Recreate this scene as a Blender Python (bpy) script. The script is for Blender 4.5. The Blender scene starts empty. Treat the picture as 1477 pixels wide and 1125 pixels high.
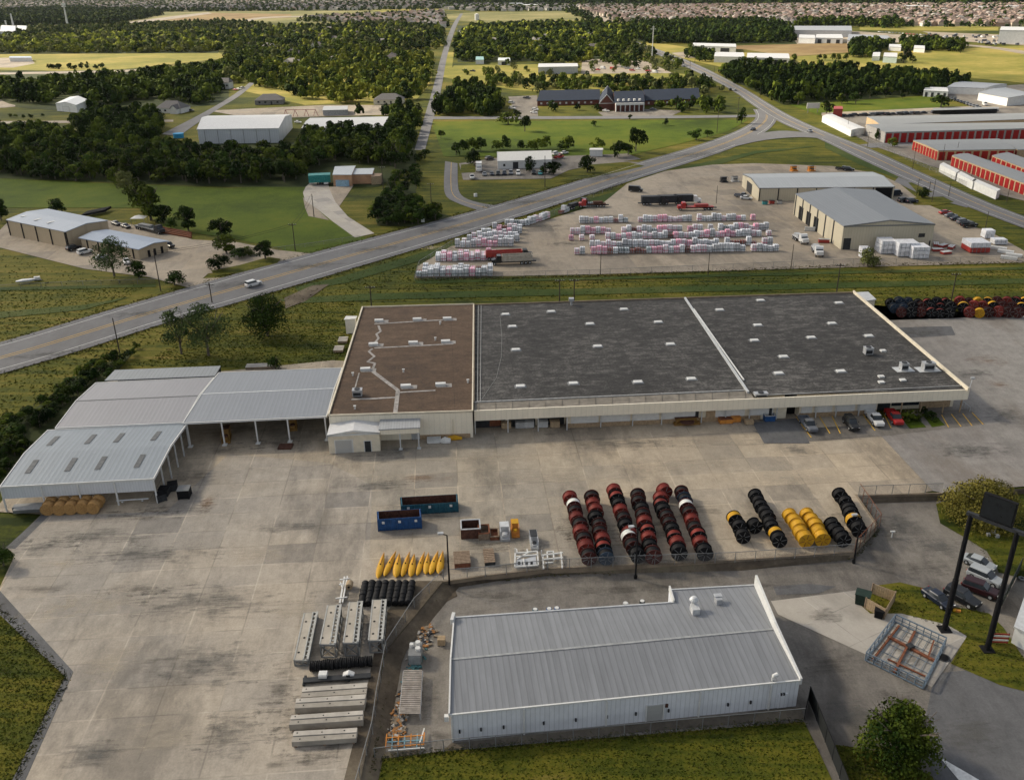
import bpy, math, random
import numpy as np
from mathutils import Vector, Matrix
random.seed(7); RNG = np.random.default_rng(7)
SC = bpy.context.scene; COL = SC.collection
R = math.radians; PI = math.pi
# ------------------------------------------------------------ camera model: turns a photo pixel into a point of the place
FPX, CX, CY, CAMH = 1300.0, 738.5, 562.5, 78.0
TH = math.atan((562.5+30)/FPX); ROLL = R(-0.8)
FW = Vector((0, math.cos(TH), -math.sin(TH))); RT0 = Vector((1, 0, 0)); UP0 = RT0.cross(FW)
RT = RT0*math.cos(ROLL)+UP0*math.sin(ROLL); UP = UP0*math.cos(ROLL)-RT0*math.sin(ROLL)
CAM = Vector((0, 0, CAMH))
def P(px, py, z=0.0):
    d = FW*FPX+RT*(px-CX)+UP*(CY-py)
    return CAM+d*((z-CAMH)/d.z)
def PXL(p):
    v = Vector(p)-CAM; k = v.dot(FW)
    return CX+FPX*v.dot(RT)/k, CY-FPX*v.dot(UP)/k
def hs(bx, by, ty, z0=0.0):            # height of a thing whose foot is at pixel (bx,by) and whose top is at row ty
    g = P(bx, by, z0); lo, hi = 0.0, 80.0
    for _ in range(40):
        m = (lo+hi)/2
        if PXL(g+Vector((0, 0, m)))[1] > ty: lo = m
        else: hi = m
    return lo
cam_d = bpy.data.cameras.new('camera'); cam = bpy.data.objects.new('camera', cam_d); COL.objects.link(cam)
cam_d.sensor_width = 36; cam_d.lens = FPX/1477*36; cam_d.clip_start = 1; cam_d.clip_end = 30000
mw = Matrix((RT, UP, -FW)).transposed().to_4x4(); mw.translation = CAM; cam.matrix_world = mw; SC.camera = cam

# ------------------------------------------------------------ materials
MATS = {}
def _nt(name):
    m = bpy.data.materials.new(name); m.use_nodes = True; nt = m.node_tree
    b = nt.nodes['Principled BSDF']; return m, nt, b
def N(nt, t, **kw):
    n = nt.nodes.new(t)
    for k, v in kw.items():
        if k in n.inputs.keys(): n.inputs[k].default_value = v
        else: setattr(n, k, v)
    return n
def c4(c): return (c[0], c[1], c[2], 1)
def ramp(nt, fac, stops):
    r = nt.nodes.new('ShaderNodeValToRGB'); e = r.color_ramp.elements
    while len(e) < len(stops): e.new(.5)
    for i, (p, c) in enumerate(stops): e[i].position = p; e[i].color = c4(c) if len(c) == 3 else c
    nt.links.new(fac, r.inputs[0]); return r.outputs[0]
def mixc(nt, fac, a, b, mode='MIX'):
    n = nt.nodes.new('ShaderNodeMix'); n.data_type = 'RGBA'; n.blend_type = mode
    for s, v in ((n.inputs[0], fac), (n.inputs[6], a), (n.inputs[7], b)):
        if hasattr(v, 'links'): nt.links.new(v, s)
        elif isinstance(v, (tuple, list)): s.default_value = c4(v)
        else: s.default_value = v
    return n.outputs[2]
def mth(nt, op, a, b=None):
    n = nt.nodes.new('ShaderNodeMath'); n.operation = op
    for i, v in enumerate((a, b)):
        if v is None: continue
        if hasattr(v, 'links'): nt.links.new(v, n.inputs[i])
        else: n.inputs[i].default_value = v
    return n.outputs[0]
def coords(nt, world=False, ang=0.0, scale=(1, 1, 1)):
    if world: s = nt.nodes.new('ShaderNodeNewGeometry').outputs['Position']
    else: s = nt.nodes.new('ShaderNodeTexCoord').outputs['Object']
    mp = nt.nodes.new('ShaderNodeMapping'); mp.vector_type = 'POINT'
    mp.inputs['Rotation'].default_value = (0, 0, -ang)
    nt.links.new(s, mp.inputs[0])
    if scale == (1, 1, 1): return mp.outputs[0]
    m2 = nt.nodes.new('ShaderNodeMapping'); m2.inputs['Scale'].default_value = scale
    nt.links.new(mp.outputs[0], m2.inputs[0]); return m2.outputs[0]
def noise(nt, vec, scale, detail=4, rough=.6):
    n = nt.nodes.new('ShaderNodeTexNoise'); n.inputs['Scale'].default_value = scale
    n.inputs['Detail'].default_value = detail; n.inputs['Roughness'].default_value = rough
    nt.links.new(vec, n.inputs['Vector']); return n.outputs['Fac']
def bump(nt, b, h, strength, dist=.05):
    n = nt.nodes.new('ShaderNodeBump'); n.inputs['Strength'].default_value = strength; n.inputs['Distance'].default_value = dist
    nt.links.new(h, n.inputs['Height']); nt.links.new(n.outputs[0], b.inputs['Normal'])
def plain(name, c, rough=.7, metal=0, var=.25, scale=1.5, world=False, rand=0.0):
    if name in MATS: return MATS[name]
    m, nt, b = _nt(name)
    v = coords(nt, world); n = noise(nt, v, scale, 5)
    d = tuple(x*(1-var) for x in c); l = tuple(min(1, x*(1+var)) for x in c)
    col = ramp(nt, n, [(.3, d), (.7, l)])
    if rand:
        oi = nt.nodes.new('ShaderNodeObjectInfo')
        hv = nt.nodes.new('ShaderNodeHueSaturation'); nt.links.new(col, hv.inputs['Color'])
        mr = nt.nodes.new('ShaderNodeMapRange'); mr.inputs[3].default_value = 1-rand; mr.inputs[4].default_value = 1+rand
        nt.links.new(oi.outputs['Random'], mr.inputs[0]); nt.links.new(mr.outputs[0], hv.inputs['Value']); col = hv.outputs[0]
    nt.links.new(col, b.inputs['Base Color'])
    b.inputs['Roughness'].default_value = rough; b.inputs['Metallic'].default_value = metal*.5
    if rough >= .5: b.inputs['Specular IOR Level'].default_value = .2
    MATS[name] = m; return m
def foliage(name, dark, light, rand=.4):
    m, nt, b = _nt(name)
    v = coords(nt, True); n = noise(nt, v, .13, 3, .5); n2 = noise(nt, v, 1.1, 2)
    f = mth(nt, 'ADD', mth(nt, 'MULTIPLY', n, .65), mth(nt, 'MULTIPLY', n2, .35))
    col = ramp(nt, f, [(.38, dark), (.60, light)])
    oi = nt.nodes.new('ShaderNodeObjectInfo'); hv = nt.nodes.new('ShaderNodeHueSaturation'); nt.links.new(col, hv.inputs['Color'])
    mr = nt.nodes.new('ShaderNodeMapRange'); mr.inputs[3].default_value = 1-rand; mr.inputs[4].default_value = 1+rand
    nt.links.new(oi.outputs['Random'], mr.inputs[0]); nt.links.new(mr.outputs[0], hv.inputs['Value'])
    nt.links.new(hv.outputs[0], b.inputs['Base Color'])
    b.inputs['Roughness'].default_value = .85; b.inputs['Specular IOR Level'].default_value = .05
    MATS[name] = m; return m
FOL = {'dark': foliage('leaf_dark', (.005, .013, .003), (.034, .058, .009)),
       'mid': foliage('leaf_mid', (.012, .026, .004), (.085, .108, .013)),
       'yellow': foliage('leaf_yellow_lit', (.075, .10, .013), (.24, .25, .03)),  # yellow-lit crowns: sunlight put into the leaf colour
       'olive': foliage('leaf_olive', (.065, .080, .028), (.15, .155, .050))}
BARK = plain('bark', (.12, .10, .08), .9)
def grass(name, stops, big=.012, mowing=0.0, ang=0.0, fine=1.2):
    m, nt, b = _nt(name)
    v = coords(nt, True); n = noise(nt, v, big, 6, .62); n2 = noise(nt, v, .11, 5, .7); n3 = noise(nt, v, fine, 4, .7)
    f = mth(nt, 'ADD', mth(nt, 'MULTIPLY', n, .55), mth(nt, 'ADD', mth(nt, 'MULTIPLY', n2, .25), mth(nt, 'MULTIPLY', n3, .20)))
    f = mth(nt, 'ADD', mth(nt, 'MULTIPLY', mth(nt, 'SUBTRACT', f, .5), 1.9), .5)
    if mowing:
        w = coords(nt, True, ang, (.02, .45, 1)); f = mth(nt, 'ADD', f, mth(nt, 'MULTIPLY', mth(nt, 'SUBTRACT', noise(nt, w, 1, 3), .5), mowing))
    col = ramp(nt, f, stops); nt.links.new(col, b.inputs['Base Color'])
    b.inputs['Roughness'].default_value = .9; b.inputs['Specular IOR Level'].default_value = .1
    bump(nt, b, n3, .6, .12); MATS[name] = m; return m
G_MAIN = grass('grass_main', [(.30, (.020, .030, .005)), (.45, (.055, .064, .007)), (.60, (.105, .098, .011)), (.76, (.17, .130, .032))], mowing=.7, ang=-.05)
G_VIVID = grass('grass_vivid', [(.28, (.026, .044, .004)), (.5, (.062, .092, .006)), (.75, (.115, .122, .011))])
G_YEL = grass('grass_yellow', [(.3, (.12, .13, .025)), (.5, (.21, .19, .04)), (.7, (.33, .26, .075))], mowing=.2, ang=0)
G_FAR = grass('grass_far', [(.3, (.09, .10, .035)), (.5, (.17, .16, .06)), (.7, (.28, .24, .11))], big=.006)
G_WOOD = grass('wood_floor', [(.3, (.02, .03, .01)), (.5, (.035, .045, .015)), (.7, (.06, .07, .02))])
G_BROWN = grass('ploughed', [(.3, (.15, .10, .05)), (.5, (.22, .15, .07)), (.7, (.28, .22, .10))], mowing=.3)
DITCH_SHADE = grass('ditch_shade_grass', [(.3, (.020, .035, .008)), (.5, (.038, .060, .012)), (.7, (.085, .095, .025))])  # darker grass colour that paints the shade of a ditch
DIRT = grass('dirt', [(.3, (.055, .043, .032)), (.5, (.105, .085, .062)), (.62, (.15, .125, .09)), (.78, (.08, .085, .03))], big=.08)
def paving(name, base, vary, slab=None, ang=0.0, stain=.5, joint=None, jw=.10, warm=None, big=.02, stainc=(.05, .045, .04)):
    m, nt, b = _nt(name)
    v = coords(nt, True, ang); n = noise(nt, v, big, 6, .6); n2 = noise(nt, v, .35, 6, .75); n3 = noise(nt, v, 4., 3, .7)
    lo = tuple(x*(1-vary) for x in base); hi = tuple(x*(1+vary) for x in base)
    n4 = noise(nt, coords(nt, True, ang, (.9, .22, 1)), .8, 5, .8)
    f = mth(nt, 'ADD', mth(nt, 'MULTIPLY', n2, .42), mth(nt, 'ADD', mth(nt, 'MULTIPLY', n3, .28), mth(nt, 'MULTIPLY', n4, .30)))
    col = ramp(nt, f, [(.38, lo), (.62, hi)])
    if warm: col = mixc(nt, ramp(nt, n, [(.42, (0, 0, 0)), (.56, (1, 1, 1))]), col, mixc(nt, 1.0, col, warm, 'MULTIPLY'))
    if slab:
        sx = nt.nodes.new('ShaderNodeSeparateXYZ'); nt.links.new(v, sx.inputs[0])
        u = mth(nt, 'DIVIDE', sx.outputs[0], slab[0]); w = mth(nt, 'DIVIDE', sx.outputs[1], slab[1])
        cb = nt.nodes.new('ShaderNodeCombineXYZ'); nt.links.new(mth(nt, 'FLOOR', u), cb.inputs[0]); nt.links.new(mth(nt, 'FLOOR', w), cb.inputs[1])
        wn = nt.nodes.new('ShaderNodeTexWhiteNoise'); nt.links.new(cb.outputs[0], wn.inputs[0])
        col = mixc(nt, 1.0, col, ramp(nt, wn.outputs[0], [(0, (.66, .67, .70)), (.10, (.88, .88, .89)), (.5, (.97, .96, .95)), (1, (1.0, .98, .95))]), 'MULTIPLY')
        for q, s in ((u, slab[0]), (w, slab[1])):
            fr = mth(nt, 'FRACT', q); e = mth(nt, 'MINIMUM', fr, mth(nt, 'SUBTRACT', 1.0, fr))
            line = mth(nt, 'LESS_THAN', e, jw/s)
            nj = noise(nt, v, .12, 3)
            jc = ramp(nt, nj, [(.45, tuple(x*.45 for x in base)), (.58, tuple(min(1, x*1.35) for x in base))])
            col = mixc(nt, mth(nt, 'MULTIPLY', line, .5), col, jc)
    st = noise(nt, coords(nt, True, ang, (1, .35, 1)), .06, 7, .72)
    sf = ramp(nt, st, [(.50, (0, 0, 0)), (.62, (1, 1, 1))])
    col = mixc(nt, mth(nt, 'MULTIPLY', sf, stain), col, mixc(nt, .75, col, stainc))
    nt.links.new(col, b.inputs['Base Color']); b.inputs['Roughness'].default_value = .85
    b.inputs['Specular IOR Level'].default_value = .25
    bump(nt, b, n3, .25, .02); MATS[name] = m; return m
_a = P(684, 594, 5)-P(1396, 562, 5); BANG = math.atan2(-_a.y, -_a.x)    # direction of the long building front
CONC = paving('yard_concrete', (.40, .335, .25), (.24), slab=(7.3, 4.9), ang=BANG, stain=.62, warm=(.78, .83, .90), jw=.10, big=.013)
ASPH = paving('road_asphalt', (.135, .135, .14), .16, stain=.3, big=.02)
ASPH2 = paving('old_asphalt', (.185, .168, .145), .34, stain=.8, warm=(.78, .78, .80), big=.03)
CONC2 = paving('old_yard_concrete', (.37, .325, .265), .24, slab=(7.3, 4.9), ang=BANG, stain=.6, warm=(.82, .85, .90), jw=.10, big=.02)
ASPHD = paving('dark_asphalt', (.105, .105, .108), .25, stain=.4)
GRAV = paving('gravel', (.245, .23, .21), .26, stain=.6, warm=(.84, .83, .84), stainc=(.13, .10, .075))
CALI = paving('pale_lot', (.33, .285, .225), .2, stain=.5, warm=(.84, .83, .82), slab=(9, 9), ang=.1, jw=.04)
CONCL = paving('light_concrete', (.38, .355, .315), .10, stain=.35, slab=(6, 6), ang=.5, jw=.06)
def metal(name, c, ang=0.0, pitch=.9, streak=.25, rough=.62, seam=.28, patches=.15, mt=.0, world=False):
    m, nt, b = _nt(name)
    v = coords(nt, world, ang); sx = nt.nodes.new('ShaderNodeSeparateXYZ'); nt.links.new(v, sx.inputs[0])
    u = mth(nt, 'DIVIDE', sx.outputs[0], pitch); fr = mth(nt, 'FRACT', u)
    tri = mth(nt, 'ABSOLUTE', mth(nt, 'SUBTRACT', fr, .5))
    line = mth(nt, 'GREATER_THAN', tri, .41)
    cb = nt.nodes.new('ShaderNodeCombineXYZ'); nt.links.new(mth(nt, 'FLOOR', u), cb.inputs[0])
    wn = nt.nodes.new('ShaderNodeTexWhiteNoise'); nt.links.new(cb.outputs[0], wn.inputs[0])
    s1 = noise(nt, coords(nt, world, ang, (1.6, .07, 1)), 1.0, 5, .7); s2 = noise(nt, v, .12, 5, .65)
    f = mth(nt, 'ADD', mth(nt, 'MULTIPLY', s1, streak*1.6), mth(nt, 'ADD', mth(nt, 'MULTIPLY', wn.outputs[0], streak*.35), mth(nt, 'MULTIPLY', s2, patches*2)))
    k = mth(nt, 'ADD', 1-streak-patches, f)
    hv = nt.nodes.new('ShaderNodeHueSaturation'); hv.inputs['Color'].default_value = c4(c); nt.links.new(k, hv.inputs['Value'])
    col = mixc(nt, mth(nt, 'MULTIPLY', line, seam), hv.outputs[0], tuple(x*.35 for x in c))
    nt.links.new(col, b.inputs['Base Color']); b.inputs['Roughness'].default_value = max(rough, .55); b.inputs['Metallic'].default_value = mt*.3
    bump(nt, b, tri, .35, .06); MATS[name] = m; return m
def tar_roof(name, c1, c2, c3, ang, rows=1.5, cols=6.0):
    m, nt, b = _nt(name)
    v = coords(nt, True, ang); n = noise(nt, coords(nt, True, ang, (.30, .55, 1)), 1., 7, .80); n2 = noise(nt, v, .05, 5); n3 = noise(nt, v, 2.5, 4, .75)
    f = mth(nt, 'ADD', mth(nt, 'MULTIPLY', n, .5), mth(nt, 'ADD', mth(nt, 'MULTIPLY', n2, .2), mth(nt, 'MULTIPLY', n3, .3)))
    col = ramp(nt, f, [(.40, c1), (.5, c2), (.60, c3)])
    sx = nt.nodes.new('ShaderNodeSeparateXYZ'); nt.links.new(v, sx.inputs[0])
    for o, s, k in ((1, rows, .35), (0, cols, .30)):
        fr = mth(nt, 'FRACT', mth(nt, 'DIVIDE', sx.outputs[o], s)); line = mth(nt, 'LESS_THAN', fr, .16/s*1.0)
        ln = ramp(nt, noise(nt, v, .4, 3), [(.35, (0, 0, 0)), (.6, (1, 1, 1))])
        col = mixc(nt, mth(nt, 'MULTIPLY', mth(nt, 'MULTIPLY', line, k*1.6), ln), col, tuple(x*.4 for x in c1))
    nt.links.new(col, b.inputs['Base Color']); b.inputs['Roughness'].default_value = .9
    bump(nt, b, n3, .3, .03); MATS[name] = m; return m
WHITE = plain('white_paint', (.60, .60, .58), .5, var=.08)
CREAM = metal('cream_panel', (.78, .71, .57), BANG, 1.0, .12, .6, .10, .08, 0)
CREAMW = plain('cream_wall', (.66, .59, .46), .7, var=.12, scale=.8)
WHITEW = plain('white_wall', (.62, .62, .60), .6, var=.10, scale=.6)
TANW = metal('tan_wall', (.40, .32, .215), -.6, .6, .12, .7, .15, .08, 0)
BRICK = plain('brick', (.15, .06, .045), .85, var=.3, scale=3)
BRICKT = plain('tan_brick', (.33, .24, .15), .85, var=.3, scale=2.5)
STEEL = plain('grey_steel', (.20, .205, .205), .5, .5, .15)
STEELL = plain('pale_steel', (.52, .53, .53), .45, .4, .15)
GALV = plain('galvanised', (.42, .43, .44), .4, .6, .2)
RUST = plain('rust', (.17, .065, .035), .9, 0, .45, 2.5)
RUSTD = plain('dark_rust', (.085, .04, .028), .9, 0, .45, 2.5)
WOOD = plain('weathered_wood', (.23, .17, .12), .9, 0, .3, 3)
WOODL = plain('pale_wood', (.36, .27, .17), .9, 0, .25, 3)
BLACK = plain('black_paint', (.006, .006, .007), .8, 0, .3)
DARKM = plain('dark_metal', (.035, .037, .04), .5, .2, .3)
GLASS = plain('dark_glass', (.025, .03, .035), .12, 0, .2)
RUBBER = plain('rubber', (.014, .014, .015), .7, 0, .3)
CABLE = plain('black_cable', (.008, .008, .009), .7, 0, .4, 5)
YELL = plain('yellow_line', (.62, .38, .05), .8, 0, .2, world=True)
WLINE = plain('white_line', (.62, .62, .60), .8, 0, .25, world=True)
YELP = plain('yellow_paint', (.50, .27, .015), .55, 0, .18, 1.0, rand=.08)
ORNG = plain('orange_paint', (.50, .20, .04), .6, 0, .25)
CONCW = plain('raw_concrete', (.36, .34, .31), .9, 0, .2, .8)
STONE = plain('weathered_concrete', (.22, .175, .125), .9, 0, .3, .5)
REDD = plain('red_door', (.27, .010, .009), .5, 0, .15)
BLUEP = plain('blue_steel', (.02, .07, .19), .5, .1, .3, 1.5)
TEALP = plain('teal_steel', (.02, .085, .12), .5, .1, .3, 1.5)
REDP = plain('red_paint', (.30, .03, .022), .45, 0, .2)
CLAY = plain('rusty_red_paint', (.15, .020, .014), .6, 0, .45, 1.8, rand=.3)
MAROON = plain('maroon_flange', (.06, .013, .010), .6, 0, .45, 1.8, rand=.35)
SHING_G = plain('grey_shingle', (.13, .125, .125), .9, 0, .2, 2)
SHING_B = plain('blue_slate', (.016, .024, .042), .8, 0, .2, .5)
SHING_T = plain('tan_shingle', (.28, .22, .18), .9, 0, .3, 1, rand=.35)
CHAIN = None
def chainlink():
    m, nt, b = _nt('chain_link'); nt.nodes.remove(b)
    o = nt.nodes['Material Output']; t = nt.nodes.new('ShaderNodeBsdfTransparent'); d = nt.nodes.new('ShaderNodeBsdfDiffuse')
    d.inputs[0].default_value = (.20, .20, .20, 1); mx = nt.nodes.new('ShaderNodeMixShader'); v = coords(nt)
    f = ramp(nt, noise(nt, v, 3, 2), [(.3, (.12, .12, .12)), (.7, (.26, .26, .26))]); nt.links.new(f, mx.inputs[0])
    nt.links.new(t.outputs[0], mx.inputs[1]); nt.links.new(d.outputs[0], mx.inputs[2]); nt.links.new(mx.outputs[0], o.inputs[0]); return m
CHAIN = chainlink()

# ------------------------------------------------------------ mesh builder
class MB:
    def __init__(s): s.v = []; s.f = []; s.m = []
    def face(s, pts, mi=0):
        k = len(s.v); s.v += [tuple(p) for p in pts]; s.f.append(tuple(range(k, k+len(pts)))); s.m.append(mi); return s
    def box(s, c, size, rz=0.0, mi=0, bevel=0):
        cx, cy, cz = c; a, b, h = size[0]/2, size[1]/2, size[2]/2; ca, sa = math.cos(rz), math.sin(rz); k = len(s.v)
        for z in (-h, h):
            for x, y in ((-a, -b), (a, -b), (a, b), (-a, b)): s.v.append((cx+x*ca-y*sa, cy+x*sa+y*ca, cz+z))
        for f in ((0, 3, 2, 1), (4, 5, 6, 7), (0, 1, 5, 4), (1, 2, 6, 5), (2, 3, 7, 6), (3, 0, 4, 7)): s.f.append(tuple(k+i for i in f)); s.m.append(mi)
        return s
    def beam(s, p, q, w, h=None, mi=0):
        p = Vector(p); q = Vector(q); d = q-p; L = d.length
        if L < 1e-6: return s
        d /= L; h = h or w; side = d.cross(Vector((0, 0, 1)))
        if side.length < 1e-3: side = Vector((1, 0, 0))
        side.normalize(); up = side.cross(d); k = len(s.v)
        for e in (p, q):
            for a, b in ((-1, -1), (1, -1), (1, 1), (-1, 1)): s.v.append(tuple(e+side*(a*w/2)+up*(b*h/2)))
        for f in ((0, 1, 2, 3), (7, 6, 5, 4), (0, 4, 5, 1), (1, 5, 6, 2), (2, 6, 7, 3), (3, 7, 4, 0)): s.f.append(tuple(k+i for i in f)); s.m.append(mi)
        return s
    def cyl(s, p, q, r0, r1=None, n=10, mi=0, caps=True):
        p = Vector(p); q = Vector(q); d = (q-p).normalized(); r1 = r0 if r1 is None else r1
        a = d.cross(Vector((0, 0, 1)))
        if a.length < 1e-3: a = Vector((1, 0, 0))
        a.normalize(); b = d.cross(a); k = len(s.v)
        for e, r in ((p, r0), (q, r1)):
            for i in range(n): t = 2*PI*i/n; s.v.append(tuple(e+a*(r*math.cos(t))+b*(r*math.sin(t))))
        for i in range(n): j = (i+1) % n; s.f.append((k+i, k+j, k+n+j, k+n+i)); s.m.append(mi)
        if caps: s.f.append(tuple(k+i for i in range(n))[::-1]); s.f.append(tuple(k+n+i for i in range(n))); s.m += [mi, mi]
        return s
    def lathe(s, prof, axis='x', n=20, mi=0, c=(0, 0, 0), sq=(1, 1)):      # prof: (along, radius)
        k = len(s.v)
        for a, r in prof:
            for i in range(n):
                t = 2*PI*i/n; u, w = r*math.cos(t)*sq[0], r*math.sin(t)*sq[1]
                p = (a, u, w) if axis == 'x' else ((u, a, w) if axis == 'y' else (u, w, a))
                s.v.append((p[0]+c[0], p[1]+c[1], p[2]+c[2]))
        for j in range(len(prof)-1):
            for i in range(n):
                i2 = (i+1) % n; s.f.append((k+j*n+i, k+j*n+i2, k+(j+1)*n+i2, k+(j+1)*n+i)); s.m.append(mi)
        return s
    def loft(s, secs, mi=0, caps=True):
        k = len(s.v); n = len(secs[0])
        for q in secs: s.v += [tuple(p) for p in q]
        for j in range(len(secs)-1):
            for i in range(n):
                i2 = (i+1) % n; s.f.append((k+j*n+i, k+j*n+i2, k+(j+1)*n+i2, k+(j+1)*n+i)); s.m.append(mi)
        if caps: s.f.append(tuple(k+i for i in range(n))[::-1]); s.f.append(tuple(k+(len(secs)-1)*n+i for i in range(n))); s.m += [mi, mi]
        return s
    def sheet(s, poly, mi=0):
        A_ = sum(poly[i-1][0]*poly[i][1]-poly[i][0]*poly[i-1][1] for i in range(len(poly)))
        return s.face(poly if A_ > 0 else poly[::-1], mi)
    def prism(s, poly, z0, z1, mi=0):        # poly of xy(z) points; z1 may be a list
        n = len(poly); zt = z1 if isinstance(z1, (list, tuple)) else [z1]*n
        for i in range(n):
            j = (i+1) % n; a, b = poly[i], poly[j]
            s.face([(a[0], a[1], z0), (b[0], b[1], z0), (b[0], b[1], zt[j]), (a[0], a[1], zt[i])], mi)
        s.sheet([(p[0], p[1], zt[i]) for i, p in enumerate(poly)], mi); return s
    def mesh(s, name, mats, off=(0, 0, 0)):
        me = bpy.data.meshes.new(name); o = off
        me.from_pydata([(a-o[0], b-o[1], c-o[2]) for a, b, c in s.v], [], s.f)
        for m in (mats if isinstance(mats, (list, tuple)) else [mats]): me.materials.append(m)
        if any(s.m): me.polygons.foreach_set('material_index', s.m)
        me.validate(); me.update(); return me
def smooth(o):
    o.data.polygons.foreach_set('use_smooth', [True]*len(o.data.polygons)); return o
def tag(o, label=None, cat=None, group=None, kind=None):
    if label: o['label'] = label
    if cat: o['category'] = cat
    if group: o['group'] = group
    if kind: o['kind'] = kind
    return o
def thing(name, label, cat, loc, rz=0.0, group=None):
    o = bpy.data.objects.new(name, None); COL.objects.link(o); o.location = loc; o.rotation_euler = (0, 0, rz); o.empty_display_size = .5
    return tag(o, label, cat, group)
def part(t, name, mb, mats, world=False, label=None, sub=None):
    off = (0, 0, 0)
    if world:
        off = tuple(t.location) if t.parent is None else tuple(t.parent.location)
    o = bpy.data.objects.new(name, mb.mesh(name, mats, off)); COL.objects.link(o); o.parent = t
    if label: o['label'] = label
    return o
def solo(name, label, cat, mb, mats, group=None, kind=None, origin=None):
    if origin is None:
        n = len(mb.v); origin = (sum(v[0] for v in mb.v)/n, sum(v[1] for v in mb.v)/n, min(v[2] for v in mb.v))
    o = bpy.data.objects.new(name, mb.mesh(name, mats, origin)); COL.objects.link(o); o.location = origin
    return tag(o, label, cat, group, kind)
def dup(root, loc, rz=0.0, label=None, group=None, scale=None):
    r = root.copy(); COL.objects.link(r); r.location = loc; r.rotation_euler = (0, 0, rz)
    if label: r['label'] = label
    if group: r['group'] = group
    if scale: r.scale = scale if isinstance(scale, (tuple, list)) else (scale,)*3
    for ch in list(root.children):
        c = ch.copy(); COL.objects.link(c); c.parent = r
        for g in list(ch.children):
            d = g.copy(); COL.objects.link(d); d.parent = c
    return r
ORD = ['first', 'second', 'third', 'fourth', 'fifth', 'sixth', 'seventh', 'eighth', 'ninth', 'tenth', 'eleventh', 'twelfth', 'thirteenth', 'fourteenth', 'fifteenth', 'sixteenth', 'seventeenth', 'eighteenth', 'nineteenth', 'twentieth']
def ordn(i):
    return ORD[i] if i < 20 else f'{i+1}th' if (i+1) % 10 not in (1, 2, 3) else f'{i+1}'+{1: 'st', 2: 'nd', 3: 'rd'}[(i+1) % 10]
AVOID = []
def inpoly(x, y, poly):
    c = False; n = len(poly); j = n-1
    for i in range(n):
        xi, yi = poly[i][0], poly[i][1]; xj, yj = poly[j][0], poly[j][1]
        if (yi > y) != (yj > y) and x < (xj-xi)*(y-yi)/(yj-yi)+xi: c = not c
        j = i
    return c
def area(name, px, mat, z=.03, base=0.0, avoid=False, kind='structure'):
    w = [P(x, y, base) for x, y in px]; mb = MB(); mb.sheet([(p.x, p.y, base+z) for p in w])
    o = solo(name, None, None, mb, mat, kind=kind, origin=(0, 0, 0))
    if avoid: AVOID.append([(p.x, p.y) for p in w])
    return o
def resample(pts, n):
    L = [0]
    for a, b in zip(pts, pts[1:]): L.append(L[-1]+(b-a).length)
    out = []
    for i in range(n):
        t = L[-1]*i/(n-1); k = 0
        while k < len(L)-2 and L[k+1] < t: k += 1
        f = (t-L[k])/max(1e-6, L[k+1]-L[k]); out.append(pts[k].lerp(pts[k+1], f))
    return out
def smoothline(pts, it=2):
    for _ in range(it):
        q = [pts[0]]
        for a, b in zip(pts, pts[1:]): q += [a.lerp(b, .25), a.lerp(b, .75)]
        q.append(pts[-1]); pts = q
    return pts
def road(name, L, Rr, mat, z=.06, base=0.0, lines=(), n=60, avoid=True):
    a = resample(smoothline([P(x, y, base) for x, y in L]), n); b = resample(smoothline([P(x, y, base) for x, y in Rr]), n)
    def strip(t0, t1, zz, dash=None):
        mb = MB()
        for i in range(n-1):
            if dash and (i % dash[0]) >= dash[1]: continue
            q = [a[i].lerp(b[i], t0), a[i+1].lerp(b[i+1], t0), a[i+1].lerp(b[i+1], t1), a[i].lerp(b[i], t1)]
            q = [(p.x, p.y, base+zz) for p in q]
            A, B, C = Vector(q[0]), Vector(q[1]), Vector(q[2])
            if (B-A).cross(C-A).z < 0: q = q[::-1]
            mb.face(q)
        return mb
    o = solo(name, None, None, strip(0, 1, z), mat, kind='structure', origin=(0, 0, 0))
    w = sum((a[i]-b[i]).length for i in range(n))/n
    for t, ww, m, nm in lines:
        o2 = solo(nm, None, None, strip(t-ww/w/2, t+ww/w/2, z+.03), m, kind='structure', origin=(0, 0, 0))
    if avoid: AVOID.append([(p.x, p.y) for p in a]+[(p.x, p.y) for p in b[::-1]])
    return a, b
# ------------------------------------------------------------ ground
HOLE = [(505, 1215), (520, 1125), (541, 1023), (556, 940), (640, 838), (701, 829), (790, 819), (1060, 807), (1232, 795), (1266, 757), (1236, 714), (1358, 711), (1500, 703), (2000, 700), (2300, 1215)]
ZL = -1.0
hp = [P(x, y, 0) for x, y in HOLE]
mb = MB(); BIG = 16000
GZ = -.10; bl_, br_ = hp[0].x, hp[-1].x
mb.face([(-300, -100, GZ), (bl_, -100, GZ)]+[(p.x, p.y, GZ) for p in hp]+[(br_, -100, GZ), (300, -100, GZ), (300, 300, GZ), (-300, 300, GZ)])
xs_ = [-BIG, -8000, -4500]+[-3000+500*k for k in range(5)]+[-600, -300, 300, 600]+[1000+500*k for k in range(5)]+[4500, 8000, BIG]
ys_ = [-1500, -100, 300, 600]+[900+400*k for k in range(10)]+[6000, 9000, 14000, 22000]
for a_, b_ in zip(xs_, xs_[1:]):
    for c_, d_ in zip(ys_, ys_[1:]):
        if a_ >= -300 and b_ <= 300 and c_ >= -100 and d_ <= 300: continue
        mb.face([(a_, c_, GZ), (b_, c_, GZ), (b_, d_, GZ), (a_, d_, GZ)])
cen = sum(hp, Vector())/len(hp)
low = []
for i, p in enumerate(hp):
    k = 1.5 if 4 <= i <= 11 else .25
    k = 2.2 if i <= 4 else k
    d = (cen-p).normalized(); low.append(p+d*k+Vector((0, 0, ZL)))
n = len(hp)
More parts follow.
